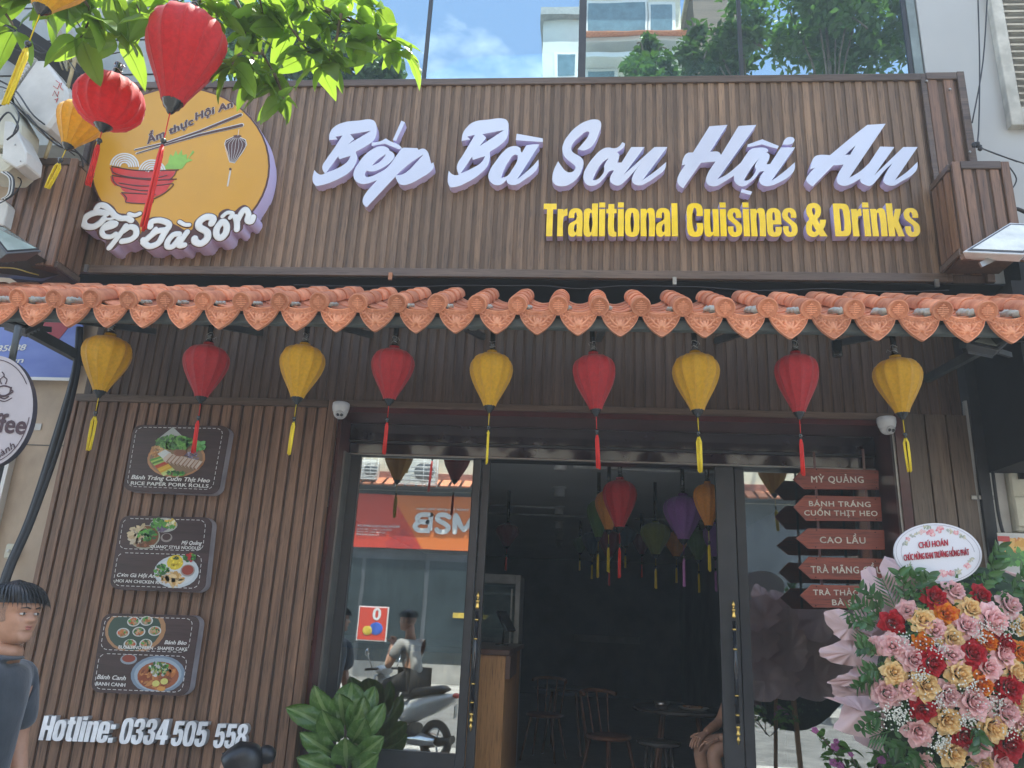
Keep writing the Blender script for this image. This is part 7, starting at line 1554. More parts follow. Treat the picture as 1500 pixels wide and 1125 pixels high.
# ------------------------------------------------------------------ flower stand
YS = -1.05
fs = thing('flower_stand', (at(1400, 1100, YS).x, YS, 0.12), 'tall congratulation flower stand full of roses in pink paper at the lower right', 'flower stand')
def petalmat(name, col, col2):
    return pbr(name, col, 0.55, col2=col2, scale=(70, 70, 70), lo=0.35, hi=0.62, trans=0.28, rnd=0.10, sheen=0.2, spec=0.3)
PM = {'pink': petalmat('pink_petal', (0.88, 0.60, 0.57), (0.78, 0.40, 0.40)), 'red': petalmat('red_petal', (0.56, 0.012, 0.024), (0.36, 0.005, 0.012)), 'yellow': petalmat('yellow_petal', (0.90, 0.70, 0.36), (0.80, 0.50, 0.18)), 'orange': petalmat('orange_petal', (0.82, 0.32, 0.015), (0.68, 0.07, 0.012))}
def rose_mesh(seed, mat, r=0.055):
    rg = random.Random(seed); b = MB()
    rings = ((3, 0.14, 0.02, 1.0, 0.6), (4, 0.26, 0.08, 0.95, 0.85), (5, 0.42, 0.22, 0.84, 1.05), (6, 0.62, 0.46, 0.66, 1.25), (6, 0.84, 0.80, 0.36, 1.5))
    for ri, (n_, rad, tilt, hz, wd) in enumerate(rings):
        for k in range(n_):
            a = 2*math.pi*(k+rg.uniform(-.15, .15))/n_+ri*0.7; P = []; jr = rg.uniform(0.9, 1.12); jt = rg.uniform(-.12, .12)
            for i in range(6):
                t = i/5; row = []
                for j in range(7):
                    s = 2*j/6-1; wv = 0.52*wd*math.sin(math.pi*(0.12+0.76*t))**0.7*(1 if t < 0.8 else 0.88)
                    aa = a+s*wv*(0.9/(0.35+rad)); q = t*jr
                    rr = r*(0.10+(rad*math.sin(0.25+q*1.15*(0.6+tilt*0.4)))*0.95); z = r*(0.10+hz*math.sin(q*1.5)*0.9-0.30*tilt*q*q+jt*q*0.4)
                    rr *= 1-0.10*s*s*(1-0.5*t); 
                    if t > 0.75: rr += r*0.10*(tilt+0.2)*(1-abs(s)*0.4); z -= r*0.05
                    if i == 5: rr += r*0.05*math.cos(s*3)*tilt; z += r*(0.05-0.10*s*s)
                    row.append(Vector((rr*math.cos(aa), rr*math.sin(aa), z)))
                P.append(row)
            b.grid(P)
    b.blob((0, 0, r*0.5), r*0.13, r*0.13, r*0.35, 8, 6)
    return b.mesh('rose', mat)
RM = {c: [rose_mesh(i*7+len(c), PM[c]) for i in range(3)] for c in PM}
CX, CZ = f4(800, 800)
def dome_pt(px, py, lift=0.0):
    dx, dy = (px-CX)/190.0, (py-CZ)/190.0; q = min(1.2, dx*dx+dy*dy); Y = YS-0.30*(1-q*0.7)-lift; return at(px, py, Y), dx, dy
roses = [('pink', q) for q in ((812, 520, 38), (650, 590, 34), (525, 712, 31), (598, 712, 44), (672, 757, 40), (745, 655, 38), (850, 640, 42), (940, 625, 52), (802, 742, 40), (927, 785, 42), (980, 742, 38), (790, 878, 42), (578, 870, 44), (650, 855, 34), (875, 902, 50), (985, 935, 48), (687, 1003, 44), (888, 1050, 46), (1000, 570, 40), (1040, 965, 34), (970, 1105, 40), (700, 1120, 36))]
roses += [('red', q) for q in ((745, 545, 42), (600, 633, 40), (905, 540, 34), (735, 770, 46), (872, 735, 44), (985, 705, 38), (705, 930, 40), (997, 852, 44), (997, 1045, 46), (845, 1020, 36))]
roses += [('yellow', q) for q in ((702, 622, 42), (865, 583, 40), (805, 685, 38), (605, 800, 40), (830, 805, 44), (715, 845, 46), (1020, 800, 38), (787, 965, 44), (942, 990, 44), (808, 1077, 44), (1050, 1010, 40), (1035, 905, 36), (1045, 640, 30), (912, 1120, 38))]
roses += [('orange', q) for q in ((782, 600, 38), (700, 702, 32), (930, 697, 33), (905, 845, 40), (1040, 730, 30))]
rg = random.Random(2)
for c, (x, y, s_) in roses:
    p, dx, dy = dome_pt(*f4(x, y), 0.05); d = Vector((dx*0.55+rg.uniform(-.25, .25), -1.0, -dy*0.35+0.05+rg.uniform(-.25, .2))).normalized()
    put('rose', rg.choice(RM[c]), p-d*0.03, fs, rot=(d.to_track_quat('Z', 'Y') @ Euler((0, 0, rg.uniform(0, 6.28))).to_quaternion()).to_euler(), scale=s_/2.32/FPX*(p-CAMP).length/0.055*1.1, label={'pink': 'pale pink rose', 'red': 'dark red rose', 'yellow': 'pale yellow rose', 'orange': 'orange rose with red edges'}[c])
M_gr = leafmat('bouquet_leaf', (0.05, 0.125, 0.04), (0.10, 0.22, 0.04), 0.3, 0.25); M_dkg = pbr('moss_green', (0.025, 0.05, 0.018), 0.9, var=0.3, scale=(20, 20, 20))
b = MB(); c_, _, _ = dome_pt(CX+35, CZ+10); P = []
for i in range(13):
    th = math.pi/2*i/12; row = []
    for k in range(28):
        a = 2*math.pi*k/28; px, py = CX+35+150*math.sin(th)*math.cos(a), CZ+30+185*math.sin(th)*math.sin(a); row.append(at(px, py, YS-0.26*math.cos(th)+0.02))
    P.append(row)
b.grid(P, True, True); b.build('foam_base', M_dkg, fs)
LB = [leaf_mesh(0.052, 0.030, 0.3, 0.25, M_gr, 0.0), leaf_mesh(0.065, 0.032, 0.35, 0.15, M_gr, 0.0), leaf_mesh(0.042, 0.026, 0.2, 0.1, M_gr, 0.0)]
def sprig(x, y, ang, L, n_=13, lift=0.04):
    A, dx, dy = dome_pt(*f4(x, y), lift); a = R(ang); B = A+Vector((math.cos(a)*L, rg.uniform(-.04, .04), math.sin(a)*L)); m_ = A.lerp(B, .5)+Vector((0, -0.02, 0.02)); P = smooth([A, m_, B], 6)
    b = MB(); b.tube(P, 0.0022, 5); b.build('sprig_stem', M_gr, fs)
    for k in range(n_):
        t = 0.1+0.9*k/n_; p = P[int(t*(len(P)-1))]; s = 1 if k % 2 else -1; d = Vector((math.cos(a+s*0.9), rg.uniform(-.5, .1), math.sin(a+s*0.9))).normalized()
        put('leaf', rg.choice(LB), p, fs, rot=(d.to_track_quat('X', 'Y') @ Euler((rg.uniform(-.9, .9), 0, 0)).to_quaternion()).to_euler(), scale=rg.uniform(.7, 1.1))
for q in ((670, 560, 80, 0.14), (640, 560, 100, 0.13), (700, 540, 70, 0.10), (560, 620, 150, 0.13), (540, 650, 175, 0.12), (560, 590, 130, 0.12), (560, 800, 190, 0.09), (540, 840, 200, 0.08), (545, 740, 170, 0.08), (900, 520, 60, 0.20), (940, 500, 75, 0.18), (1000, 540, 50, 0.14),
          (1030, 560, 20, 0.12), (690, 1070, 230, 0.12), (650, 1060, 200, 0.1), (880, 990, 270, 0.08), (560, 950, 210, 0.12)): sprig(*q)
b = MB()
for k in range(1500):
    a = rg.uniform(0, 6.28); q = math.sqrt(rg.random())*1.0; px, py = CX+35+145*q*math.cos(a), CZ+20+170*q*math.sin(a); p, dx, dy = dome_pt(px, py, rg.uniform(-0.01, 0.05))
    if px > 1560: continue
    M3 = Euler((rg.uniform(-1, 1)+1.2, rg.uniform(-1, 1), rg.uniform(0, 6.28))).to_matrix(); L = rg.uniform(0.02, 0.042); w = L*0.3
    b.add([p+M3 @ Vector(v) for v in ((0, 0, 0), (L*.5, w, 0.002), (L, 0, -L*.1), (L*.5, -w, 0.002))], [(0, 1, 2), (0, 2, 3)], True)
b.build('filler_leaves', M_gr, fs, kind='stuff')
b = MB()
for cx, cy, n_, sp in ((610, 945, 150, 42), (905, 665, 90, 45), (1000, 650, 90, 40), (765, 1045, 100, 35), (850, 965, 90, 35), (690, 810, 50, 30), (945, 905, 70, 40), (745, 720, 60, 45), (870, 850, 60, 50), (1010, 1000, 50, 40), (760, 905, 60, 40), (640, 690, 40, 40)):
    for k in range(n_):
        p, _, _ = dome_pt(*f4(cx+rg.gauss(0, sp*.6), cy+rg.gauss(0, sp*.5)), rg.uniform(0.05, 0.11)); b.blob(p, 0.0038, 0.0038, 0.0038, 5, 3)
b.build('babys_breath', pbr('tiny_white_flower', (0.72, 0.72, 0.62), 0.6), fs, kind='stuff')
def frond(x, y, ang, L, n_=16, wd=0.012, ll=0.11):
    A, _, _ = dome_pt(*f4(x, y), 0.02); a = R(ang); ax = Vector((math.cos(a), -0.15, math.sin(a))).normalized(); P = [A+ax*L*t/8+Vector((0, 0, -0.05*L*(t/8)**2)) for t in range(9)]
    b = MB(); b.tube(P, 0.0025, 5); b.build('palm_rib', M_gr, fs); pn = ax.cross(Vector((0, -1, 0))).normalized()
    for k in range(n_):
        for s in (-1, 1):
            t = 0.12+0.85*k/n_; p = A+ax*L*t; d = (ax*0.85+pn*s*0.75+Vector((0, -0.1, 0))).normalized(); l_ = ll*(1-0.5*t)
            sd_ = d.cross(Vector((0, -1, 0.2))).normalized()*wd/2; b = MB(); b.add([p, p+d*l_*0.4+sd_, p+d*l_, p+d*l_*0.4-sd_, p+d*l_*0.4+Vector((0, -0.003, 0))], [(0, 4, 1), (1, 4, 2), (2, 4, 3), (3, 4, 0)], False); b.build('palm_leaflet', M_gr, fs)
frond(615, 600, 112, 0.17, 7, 0.009); frond(560, 640, 160, 0.18, 6, 0.009); frond(590, 1000, 195, 0.10, 5); frond(730, 1090, 262, 0.16, 6); frond(540, 700, 185, 0.08, 4)
M_pap = pbr('pink_paper', (0.90, 0.66, 0.65), 0.5, var=0.04, scale=(4, 4, 4), trans=0.3, bump=0.2, bscale=(20, 20, 20))
def paper(pts, dY=0.0, push=0.05):
    P = [at(*f4(*q), YS+dY+rg.uniform(-.035, .035)) for q in pts]; c_ = sum(P, Vector())/len(P)+Vector((0, -push, 0)); b = MB(); rows = []
    n_ = len(P); B = []
    for i in range(n_):
        q0, q1, q2, q3 = P[i-1], P[i], P[(i+1) % n_], P[(i+2) % n_]
        for t in (0, .2, .4, .6, .8):
            cm = 0.5*((2*q1)+(q2-q0)*t+(2*q0-5*q1+4*q2-q3)*t*t+(3*q1-q0-3*q2+q3)*t**3); B.append(q1.lerp(q2, t).lerp(cm, 0.75)+Vector((rg.uniform(-.003, .003), 0.016*math.sin(len(B)*1.9), rg.uniform(-.003, .003))))
    R1 = [c_.lerp(p, 0.55)+Vector((0, rg.uniform(-.012, .012), 0)) for p in B]; vs = B+R1+[c_]; m = len(B)
    b.add(vs, [(i, (i+1) % m, m+(i+1) % m, m+i) for i in range(m)]+[(m+i, m+(i+1) % m, 2*m) for i in range(m)], True); b.build('wrapping_paper', M_pap, fs)
for q, dY, pu in (([(362, 596), (432, 588), (505, 655), (520, 690), (430, 690), (395, 665)], 0.0, 0.04), ([(345, 728), (430, 688), (520, 660), (560, 780), (450, 778), (380, 760)], 0.03, 0.05), ([(375, 838), (430, 805), (500, 778), (570, 800), (560, 860), (450, 848)], 0.02, 0.04),
                  ([(362, 884), (420, 884), (480, 880), (600, 900), (580, 960), (532, 1022), (400, 992), (432, 905)], -0.05, 0.08), ([(395, 838), (470, 860), (560, 880), (480, 890), (400, 880)], 0.05, 0.02), ([(488, 466), (530, 440), (560, 500), (620, 560), (560, 620), (500, 560)], 0.03, 0.05),
                  ([(568, 403), (640, 440), (660, 442), (720, 500), (640, 560), (560, 480)], 0.05, 0.07), ([(640, 442), (760, 480), (760, 560), (640, 560)], 0.10, 0.04), ([(930, 450), (1060, 470), (1160, 470), (1160, 560), (990, 520)], 0.06, 0.04), ([(580, 1005), (640, 1060), (700, 1180), (640, 1180), (610, 1100)], -0.05, 0.05),
                  ([(860, 1100), (1000, 1120), (960, 1180), (840, 1180)], -0.2, 0.05), ([(1150, 480), (1300, 600), (1300, 900), (1180, 900)], 0.05, 0.05)): paper(q, dY, pu)
for q, dY, pu in [([(480+k % 4*150, 540+k//4*170), (600+k % 4*150, 470+k//4*170), (720+k % 4*150, 600+k//4*170), (640+k % 4*150, 740+k//4*170), (470+k % 4*150, 690+k//4*170)], 0.14+0.02*(k % 3), -0.07) for k in range(12)]: paper(q, dY, pu)
for s_ in (-1, 1): b = MB(); b.beam((fs.location.x+0.05*s_, YS+0.02, 1.5), (fs.location.x+0.12*s_, YS+0.0, 0.12), 0.03, 0.03); b.build('stand_leg', M_oak, fs)
# plaque on the stand
YP = -1.28
def pe(rx, ry): return [(1374+rx*math.cos(a)*math.cos(.09)-ry*math.sin(a)*math.sin(.09), 810.5+rx*math.cos(a)*math.sin(.09)+ry*math.sin(a)*math.cos(.09)) for a in [2*math.pi*k/64 for k in range(64)]]
def pw(x, y, d=0.0): return at(1300+x/10, 760+y/10, YP-d)
pl = bpy.data.objects.new('oval_plaque', None); COL.objects.link(pl); pl.parent = fs; pl.location = at(1374, 853, YP)-wloc(fs)
M_pl = pbr('plaque_white', (0.68, 0.68, 0.72), 0.3, var=0.01, coat=0.2)
P = [at(x, y, YP) for x, y in pe(64.5, 44)]; b = MB(); b.prism([(p.x, p.z) for p in P], YP-0.001, YP+0.012); b.build('board', M_pl, pl)
M_plg = pbr('plaque_grey_line', (0.3, 0.28, 0.33), 0.5)
for rx, ry, a0, a1, w in ((61.5, 41.5, 0, 64, 0.0008), (54, 36, 50, 62, 0.0009), (54, 36, 28, 38, 0.0007)):
    e_ = pe(rx, ry); b = MB(); fat_stroke(b, [at(*e_[k % 64], YP-0.002) for k in range(a0, a1+1)], w, 1, 0.0005); b.build('outline', M_plg, pl)
b = MB(); rr = random.Random(6)
def pb_(x, y, s_, col, el=1.0, n_=7):
    b.col = col; t = rr.random()*3.1; y_ = YP-0.0016-rr.random()*0.0012; pts = []
    for k in range(n_):
        a = 2*math.pi*k/n_; u, v = s_*el*math.cos(a)*rr.uniform(.8, 1.15), s_*math.sin(a)*rr.uniform(.8, 1.15); q = pw(x+u*math.cos(t)-v*math.sin(t), y+u*math.sin(t)+v*math.cos(t)); pts.append((q.x, y_, q.z))
    b.add(pts, [tuple(range(n_))])
for cx, cy, s_ in ((640, 205, 58), (760, 155, 52), (505, 190, 40), (300, 290, 34), (1000, 205, 36), (680, 840, 55), (810, 800, 58), (930, 800, 46), (1170, 695, 48), (430, 770, 42)):
    for k in range(26): a = rr.random()*6.28; q = rr.random()*s_; pb_(cx+q*math.cos(a), cy+q*0.85*math.sin(a), s_*0.33, rr.choice([(0.78, 0.38, 0.40), (0.80, 0.50, 0.50), (0.72, 0.24, 0.28), (0.82, 0.60, 0.58)]), 1.4)
for x0_, y0_, x1_, y1_ in ((340, 260, 470, 220), (860, 160, 960, 200), (1060, 240, 1130, 290), (240, 380, 300, 330), (490, 780, 610, 850), (980, 770, 1080, 740), (1180, 620, 1240, 590), (540, 120, 620, 130), (300, 650, 360, 720), (1000, 820, 1080, 780)):
    for k in range(12): t = rr.random(); pb_(x0_+(x1_-x0_)*t+rr.uniform(-22, 22), y0_+(y1_-y0_)*t+rr.uniform(-22, 22), 10, rr.choice([(0.60, 0.56, 0.36), (0.36, 0.42, 0.32), (0.66, 0.60, 0.42), (0.42, 0.46, 0.42)]), 2.4)
b.build('flower_print', MPR, pl)
M_rt = pbr('plaque_red_text', (0.55, 0.03, 0.06), 0.4); M_rt2 = pbr('plaque_text_shadow', (0.22, 0.03, 0.05), 0.4)
for s_, a, c2, h in (('CHÚ HOÁN', (463, 430), (890, 388), 0.030), ('CHÚC MỪNG KHAI TRƯƠNG HỒNG PHÁT', (245, 612), (1200, 528), 0.030)):
    A, B = pw(*a, 0.004), pw(*c2, 0.004); text_on(s_, 'lettering_shadow', M_rt2, pl, A+Vector((-0.0012, 0.0005, -0.0012)), B+Vector((-0.0012, 0.0005, -0.0012)), (0, 0, 1), (0, -1, 0), h*0.95, 0.014, 0.0005)
    text_on(s_, 'lettering', M_rt, pl, A+Vector((0, -0.0012, 0)), B+Vector((0, -0.0012, 0)), (0, 0, 1), (0, -1, 0), h*0.95, 0.014, 0.0005)
# ------------------------------------------------------------------ people
def skin_mesh(joints, bones, name, mat, parent, sub=2, root='pelvis', **kw):
    """one continuous body surface grown round a posed skeleton; joints {name: (point, radius or (rx, ry))}"""
    me = bpy.data.meshes.new(name); ks = list(joints); idx = {k: i for i, k in enumerate(ks)}; o0 = wloc(parent) if parent else Vector((0, 0, 0))
    me.from_pydata([Vector(joints[k][0])-o0 for k in ks], [(idx[a], idx[b_]) for a, b_ in bones], [])
    ob = bpy.data.objects.new(name, me); COL.objects.link(ob); m = ob.modifiers.new('skin', 'SKIN'); m.use_smooth_shade = True; m.branch_smoothing = 0.6
    if not me.skin_vertices: me.skin_vertices.new()
    for k in ks:
        r = joints[k][1]; v = me.skin_vertices[0].data[idx[k]]; v.radius = r if isinstance(r, tuple) else (r, r); v.use_root = (k == root)
    s = ob.modifiers.new('sub', 'SUBSURF'); s.levels = sub; s.render_levels = sub
    bpy.context.view_layer.update(); out = bpy.data.meshes.new_from_object(ob.evaluated_get(DG())); bpy.data.objects.remove(ob)
    out.materials.clear(); out.materials.append(mat); out.name = name
    for p in out.polygons: p.use_smooth = True
    nb = bpy.data.objects.new(name, out); COL.objects.link(nb); nb.parent = parent
    return tag(nb, **kw)
M_skin = pbr('skin', (0.46, 0.245, 0.155), 0.5, var=0.05, scale=(25, 25, 25), bump=0.15, bscale=(300, 300, 300), bdist=0.001)
M_skind = pbr('skin_shaved', (0.30, 0.18, 0.125), 0.6, var=0.12, scale=(200, 200, 200))
M_lip = pbr('lips', (0.36, 0.13, 0.10), 0.45); M_hair = pbr('black_hair', (0.010, 0.010, 0.012), 0.38, var=0.3, scale=(400, 400, 40), spec=0.6)
M_eyew = pbr('eye_white', (0.6, 0.58, 0.55), 0.3); M_eyeb = pbr('eye_dark', (0.015, 0.01, 0.008), 0.1, coat=0.5)
M_tee = pbr('charcoal_tee', (0.048, 0.056, 0.068), 0.9, var=0.10, scale=(9, 9, 9), bump=0.6, bscale=(14, 14, 9), bdist=0.012, sheen=0.3)
def interp(tab, z, c):
    for i, (a, b_) in enumerate(zip(tab, tab[1:])):
        if z <= b_[0]:
            t = (z-a[0])/(b_[0]-a[0]); h = b_[0]-a[0]; pv = tab[max(i-1, 0)]; nx_ = tab[min(i+2, len(tab)-1)]
            m0 = (b_[c]-pv[c])/(b_[0]-pv[0])*h; m1 = (nx_[c]-a[c])/(nx_[0]-a[0])*h; t2, t3 = t*t, t*t*t
            return (2*t3-3*t2+1)*a[c]+(t3-2*t2+t)*m0+(-2*t3+3*t2)*b_[c]+(t3-t2)*m1
    return tab[-1][c]
#        z      front   back   halfwidth
HEADT = [(0.0, 0.040, -0.030, 0.020), (0.008, 0.068, -0.036, 0.036), (0.020, 0.079, -0.042, 0.046), (0.034, 0.080, -0.052, 0.054), (0.046, 0.077, -0.060, 0.060), (0.056, 0.080, -0.066, 0.063), (0.064, 0.081, -0.070, 0.065), (0.072, 0.082, -0.075, 0.067),
         (0.082, 0.083, -0.082, 0.069), (0.100, 0.081, -0.090, 0.071), (0.118, 0.077, -0.096, 0.073), (0.130, 0.083, -0.100, 0.074), (0.142, 0.086, -0.102, 0.075), (0.165, 0.082, -0.102, 0.076), (0.188, 0.070, -0.096, 0.073), (0.206, 0.052, -0.084, 0.064), (0.222, 0.026, -0.060, 0.046), (0.231, 0.0, -0.034, 0.024), (0.234, -0.012, -0.018, 0.004)]
def make_head(rt, c, face, k=1.0, hair='short', tilt=0.0, ears=True):
    """c: chin point; face: horizontal direction the face looks along"""
    f = Vector(face).normalized(); sdv = Vector((0, 0, 1)).cross(f).normalized(); up = Vector((0, 0, 1)); q = Matrix.Rotation(tilt, 3, sdv); f = q @ f; up = q @ up
    def T(x, y, z): return Vector(c)+(f*x+sdv*y+up*z)*k
    def ring(z, g=0.0, only=None):
        fr, bk, hw = interp(HEADT, z, 1)+g, interp(HEADT, z, 2)-g, interp(HEADT, z, 3)+g; row = []; n = 40; cx = (fr+bk)/2; L = (fr-bk)/2
        for i in range(n):
            a = 2*math.pi*i/n; ca, sa = math.cos(a), math.sin(a); ex = 0.86; x = cx+L*math.copysign(abs(ca)**ex, ca); y = hw*math.copysign(abs(sa)**ex, sa)
            if g == 0:
                aa = math.atan2(math.sin(a), math.cos(a))
                nz = max(0, 1-abs(z-0.092)/0.036) if z > 0.092 else max(0, 1-(0.092-z)/0.012); x += 0.027*(nz**0.9)*math.exp(-(aa/0.17)**2)     # nose
                lw = math.exp(-(aa/0.26)**2); x += lw*(0.0040*math.exp(-((z-0.057)/0.0055)**2)+0.0042*math.exp(-((z-0.071)/0.005)**2)-0.0025*math.exp(-((z-0.047)/0.005)**2)-0.002*math.exp(-((z-0.0642)/0.0025)**2))
                x -= 0.010*math.exp(-((z-0.118)/0.009)**2)*math.exp(-((abs(aa)-0.36)/0.16)**2)                                                  # eye sockets
                x += 0.004*math.exp(-((z-0.090)/0.016)**2)*math.exp(-((abs(aa)-0.6)/0.25)**2)                                                    # cheeks
            row.append((x, y))
        return row
    zs = [HEADT[-1][0]*i/46 for i in range(47)]; b = MB(); b.grid([[T(x, y, z) for x, y in ring(z)] for z in zs], True, True)
    b.tube([T(-0.03, 0, 0.06), T(-0.045, 0, -0.02), T(-0.055, 0, -0.085)], [0.052*k, 0.054*k, 0.066*k], 18); hd = b.build('head', M_skin, rt)
    for s in (-1, 1):
        b = MB(); b.blob(T(0.0705, s*0.031, 0.117), 0.0115*k, 0.0125*k, 0.0062*k, 12, 8); e = b.build('eye', M_eyew, rt)
        b = MB(); b.blob(T(0.0785, s*0.032, 0.117), 0.0056*k, 0.0060*k, 0.0056*k, 10, 6); b.build('iris', M_eyeb, e)
        b = MB(); b.tube([T(0.074, s*0.014, 0.1215), T(0.082, s*0.026, 0.1255), T(0.078, s*0.040, 0.124), T(0.068, s*0.050, 0.119)], [0.0012*k, 0.0022*k, 0.0022*k, 0.001*k], 6); b.build('eyelid', M_skin, rt)
        b = MB(); b.tube([T(0.0875, s*0.012, 0.136), T(0.0865, s*0.028, 0.141), T(0.074, s*0.048, 0.138)], [0.0026*k, 0.0032*k, 0.0014*k], 6); b.build('eyebrow', M_hair, rt)
        if ears:
            P = [T(-0.008, s*0.072, 0.128), T(-0.020, s*0.080, 0.136), T(-0.034, s*0.086, 0.126), T(-0.034, s*0.084, 0.106), T(-0.020, s*0.076, 0.082), T(-0.010, s*0.072, 0.086)]
            b = MB(); b.tube(smooth(P, 3), 0.0048*k, 8); b.blob(T(-0.018, s*0.074, 0.108), 0.014*k, 0.006*k, 0.022*k, 10, 6); b.build('ear', M_skin, rt)
    b = MB(); b.tube([T(0.071, -0.024, 0.0655), T(0.083, -0.010, 0.068), T(0.085, 0, 0.067), T(0.083, 0.010, 0.068), T(0.071, 0.024, 0.0655)], [0.001*k, 0.0036*k, 0.0036*k, 0.0036*k, 0.001*k], 8)
    b.tube([T(0.071, -0.022, 0.0625), T(0.083, -0.008, 0.0590), T(0.0845, 0, 0.0585), T(0.083, 0.008, 0.0590), T(0.071, 0.022, 0.0625)], [0.001*k, 0.0040*k, 0.0044*k, 0.0040*k, 0.001*k], 8); b.build('lips', M_lip, rt)
    # hair
    rh = random.Random(8)
    if hair in ('short', 'plain'):
        b = MB(); rows = []
        for i in range(22):
            z0 = 0.148+(0.236-0.148)*i/21; row = []
            for (x, y) in ring(min(z0, 0.233), 0.012 if hair == 'short' else 0.006):
                row.append(T(x, y, z0+0.010*(1 if hair == 'short' else .5)))
            rows.append(row)
        rows.append([T(-0.015, 0, 0.252)]*len(rows[0])); b.grid(rows, True, True); cap_ = b.build('hair', M_hair, rt)
        b = MB(); rows = []
        for i in range(12):
            z0 = 0.085+(0.152-0.085)*i/11; row = []
            R0 = ring(z0, 0.0018)
            for (x, y) in R0: row.append(T(x if x < 0.030 else 0.030*0+min(x, 0.030), y*(1.0 if x < 0.03 else 0.9), z0))
            rows.append(row)
        b.grid(rows, True, True); b.build('shaved_sides', M_skind, rt)
        b = MB()
        for i in range(1500 if hair == 'short' else 300):
            a = rh.uniform(0, 6.283); z0 = rh.uniform(0.165, 0.23); x0_, y0_ = ring(z0, 0.011)[int(a/6.2832*40) % 40]; dirn = Vector((math.cos(a), math.sin(a)))
            L = rh.uniform(0.02, 0.055); fwd = 0.5 if x0_ > 0 else 0.1
            pts = []
            for t in (0, 0.35, 0.7, 1.0): pts.append(T(x0_+(dirn.x*0.35+fwd*0.5)*L*t, y0_+dirn.y*L*0.45*t, z0+0.012+L*0.25*t-L*1.15*t*t))
            b.tube(pts, [0.0015*k, 0.0015*k, 0.0011*k, 0.0003*k], 3, False)
        b.build('hair_strands', M_hair, rt, kind='stuff')
    else:
        b = MB(); rows = []
        for i in range(24):
            z0 = 0.10+(0.236-0.10)*i/23; row = []
            for (x, y) in ring(min(z0, 0.233), 0.010): row.append(T(min(x, 0.045+0.35*(z0-0.10)) if z0 < 0.20 else x, y, z0+0.006))
            rows.append(row)
        rows.append([T(-0.015, 0, 0.249)]*len(rows[0])); b.grid(rows, True, True); b.build('hair', M_hair, rt)
        b = MB(); b.blob(T(-0.125, 0.0, 0.16), 0.045*k, 0.045*k, 0.042*k, 18, 12, 0.05); b.build('hair_bun', M_hair, rt)
        b = MB()
        for i in range(160):
            s = rh.choice((-1, 1)); t0 = rh.random(); p0 = (0.07-0.10*t0, 0.002*s, 0.215+0.018*t0); p2 = (-0.10, s*0.03, 0.16+rh.uniform(-.03, .03)); p1 = (0.01-0.05*t0, s*0.080, 0.185-rh.random()*0.05)
            b.tube(smooth([T(*p0), T(*p1), T(*p2)], 4), 0.0016*k, 4, False)
        b.build('hair_strands', M_hair, rt, kind='stuff')
    return T
def hand(rt, w, d, nrm, k=1.0, curl=0.5, side=1):
    """palm with four unequal bent fingers and a thumb from its side; w wrist, d direction, nrm palm normal"""
    w, d, nrm = Vector(w), Vector(d).normalized(), Vector(nrm).normalized(); s = d.cross(nrm).normalized()*side
    b = MB(); P = []
    for i in range(7):
        t = i/6; P.append([w+d*(0.095*t*k)+s*(0.040*k*(0.62+0.4*math.sin(1.6*t))*math.cos(a))+nrm*(0.014*k*math.sin(a)) for a in [2*math.pi*j/14 for j in range(14)]])
    b.grid(P, True, True); b.add(P[-1], [tuple(range(14))]); b.add(P[0], [tuple(range(13, -1, -1))])
    for off, L in ((-0.029, 0.062), (-0.010, 0.075), (0.010, 0.080), (0.029, 0.072)):
        a = w+d*0.088*k+s*off*k; p1 = a+(d*math.cos(curl*0.6)+nrm*math.sin(curl*0.6))*L*0.45*k; p2 = p1+(d*math.cos(curl*1.5)+nrm*math.sin(curl*1.5))*L*0.32*k; p3 = p2+(d*math.cos(curl*2.2)+nrm*math.sin(curl*2.2))*L*0.25*k
        b.tube([a-d*0.01*k, a, p1, p2, p3, p3+(p3-p2)*0.15], [0.0085*k, 0.0090*k, 0.0084*k, 0.0078*k, 0.0065*k, 0.003*k], 10)
    a = w+d*0.028*k+s*0.030*k; p1 = a+(d*0.55+s*0.75+nrm*0.2).normalized()*0.036*k; p2 = p1+(d*0.85+s*0.35+nrm*0.3).normalized()*0.030*k
    b.tube([a-s*0.01*k, a, p1, p2, p2+(p2-p1)*0.2], [0.012*k, 0.0115*k, 0.0100*k, 0.0085*k, 0.004*k], 10); b.build('hand', M_skin, rt)
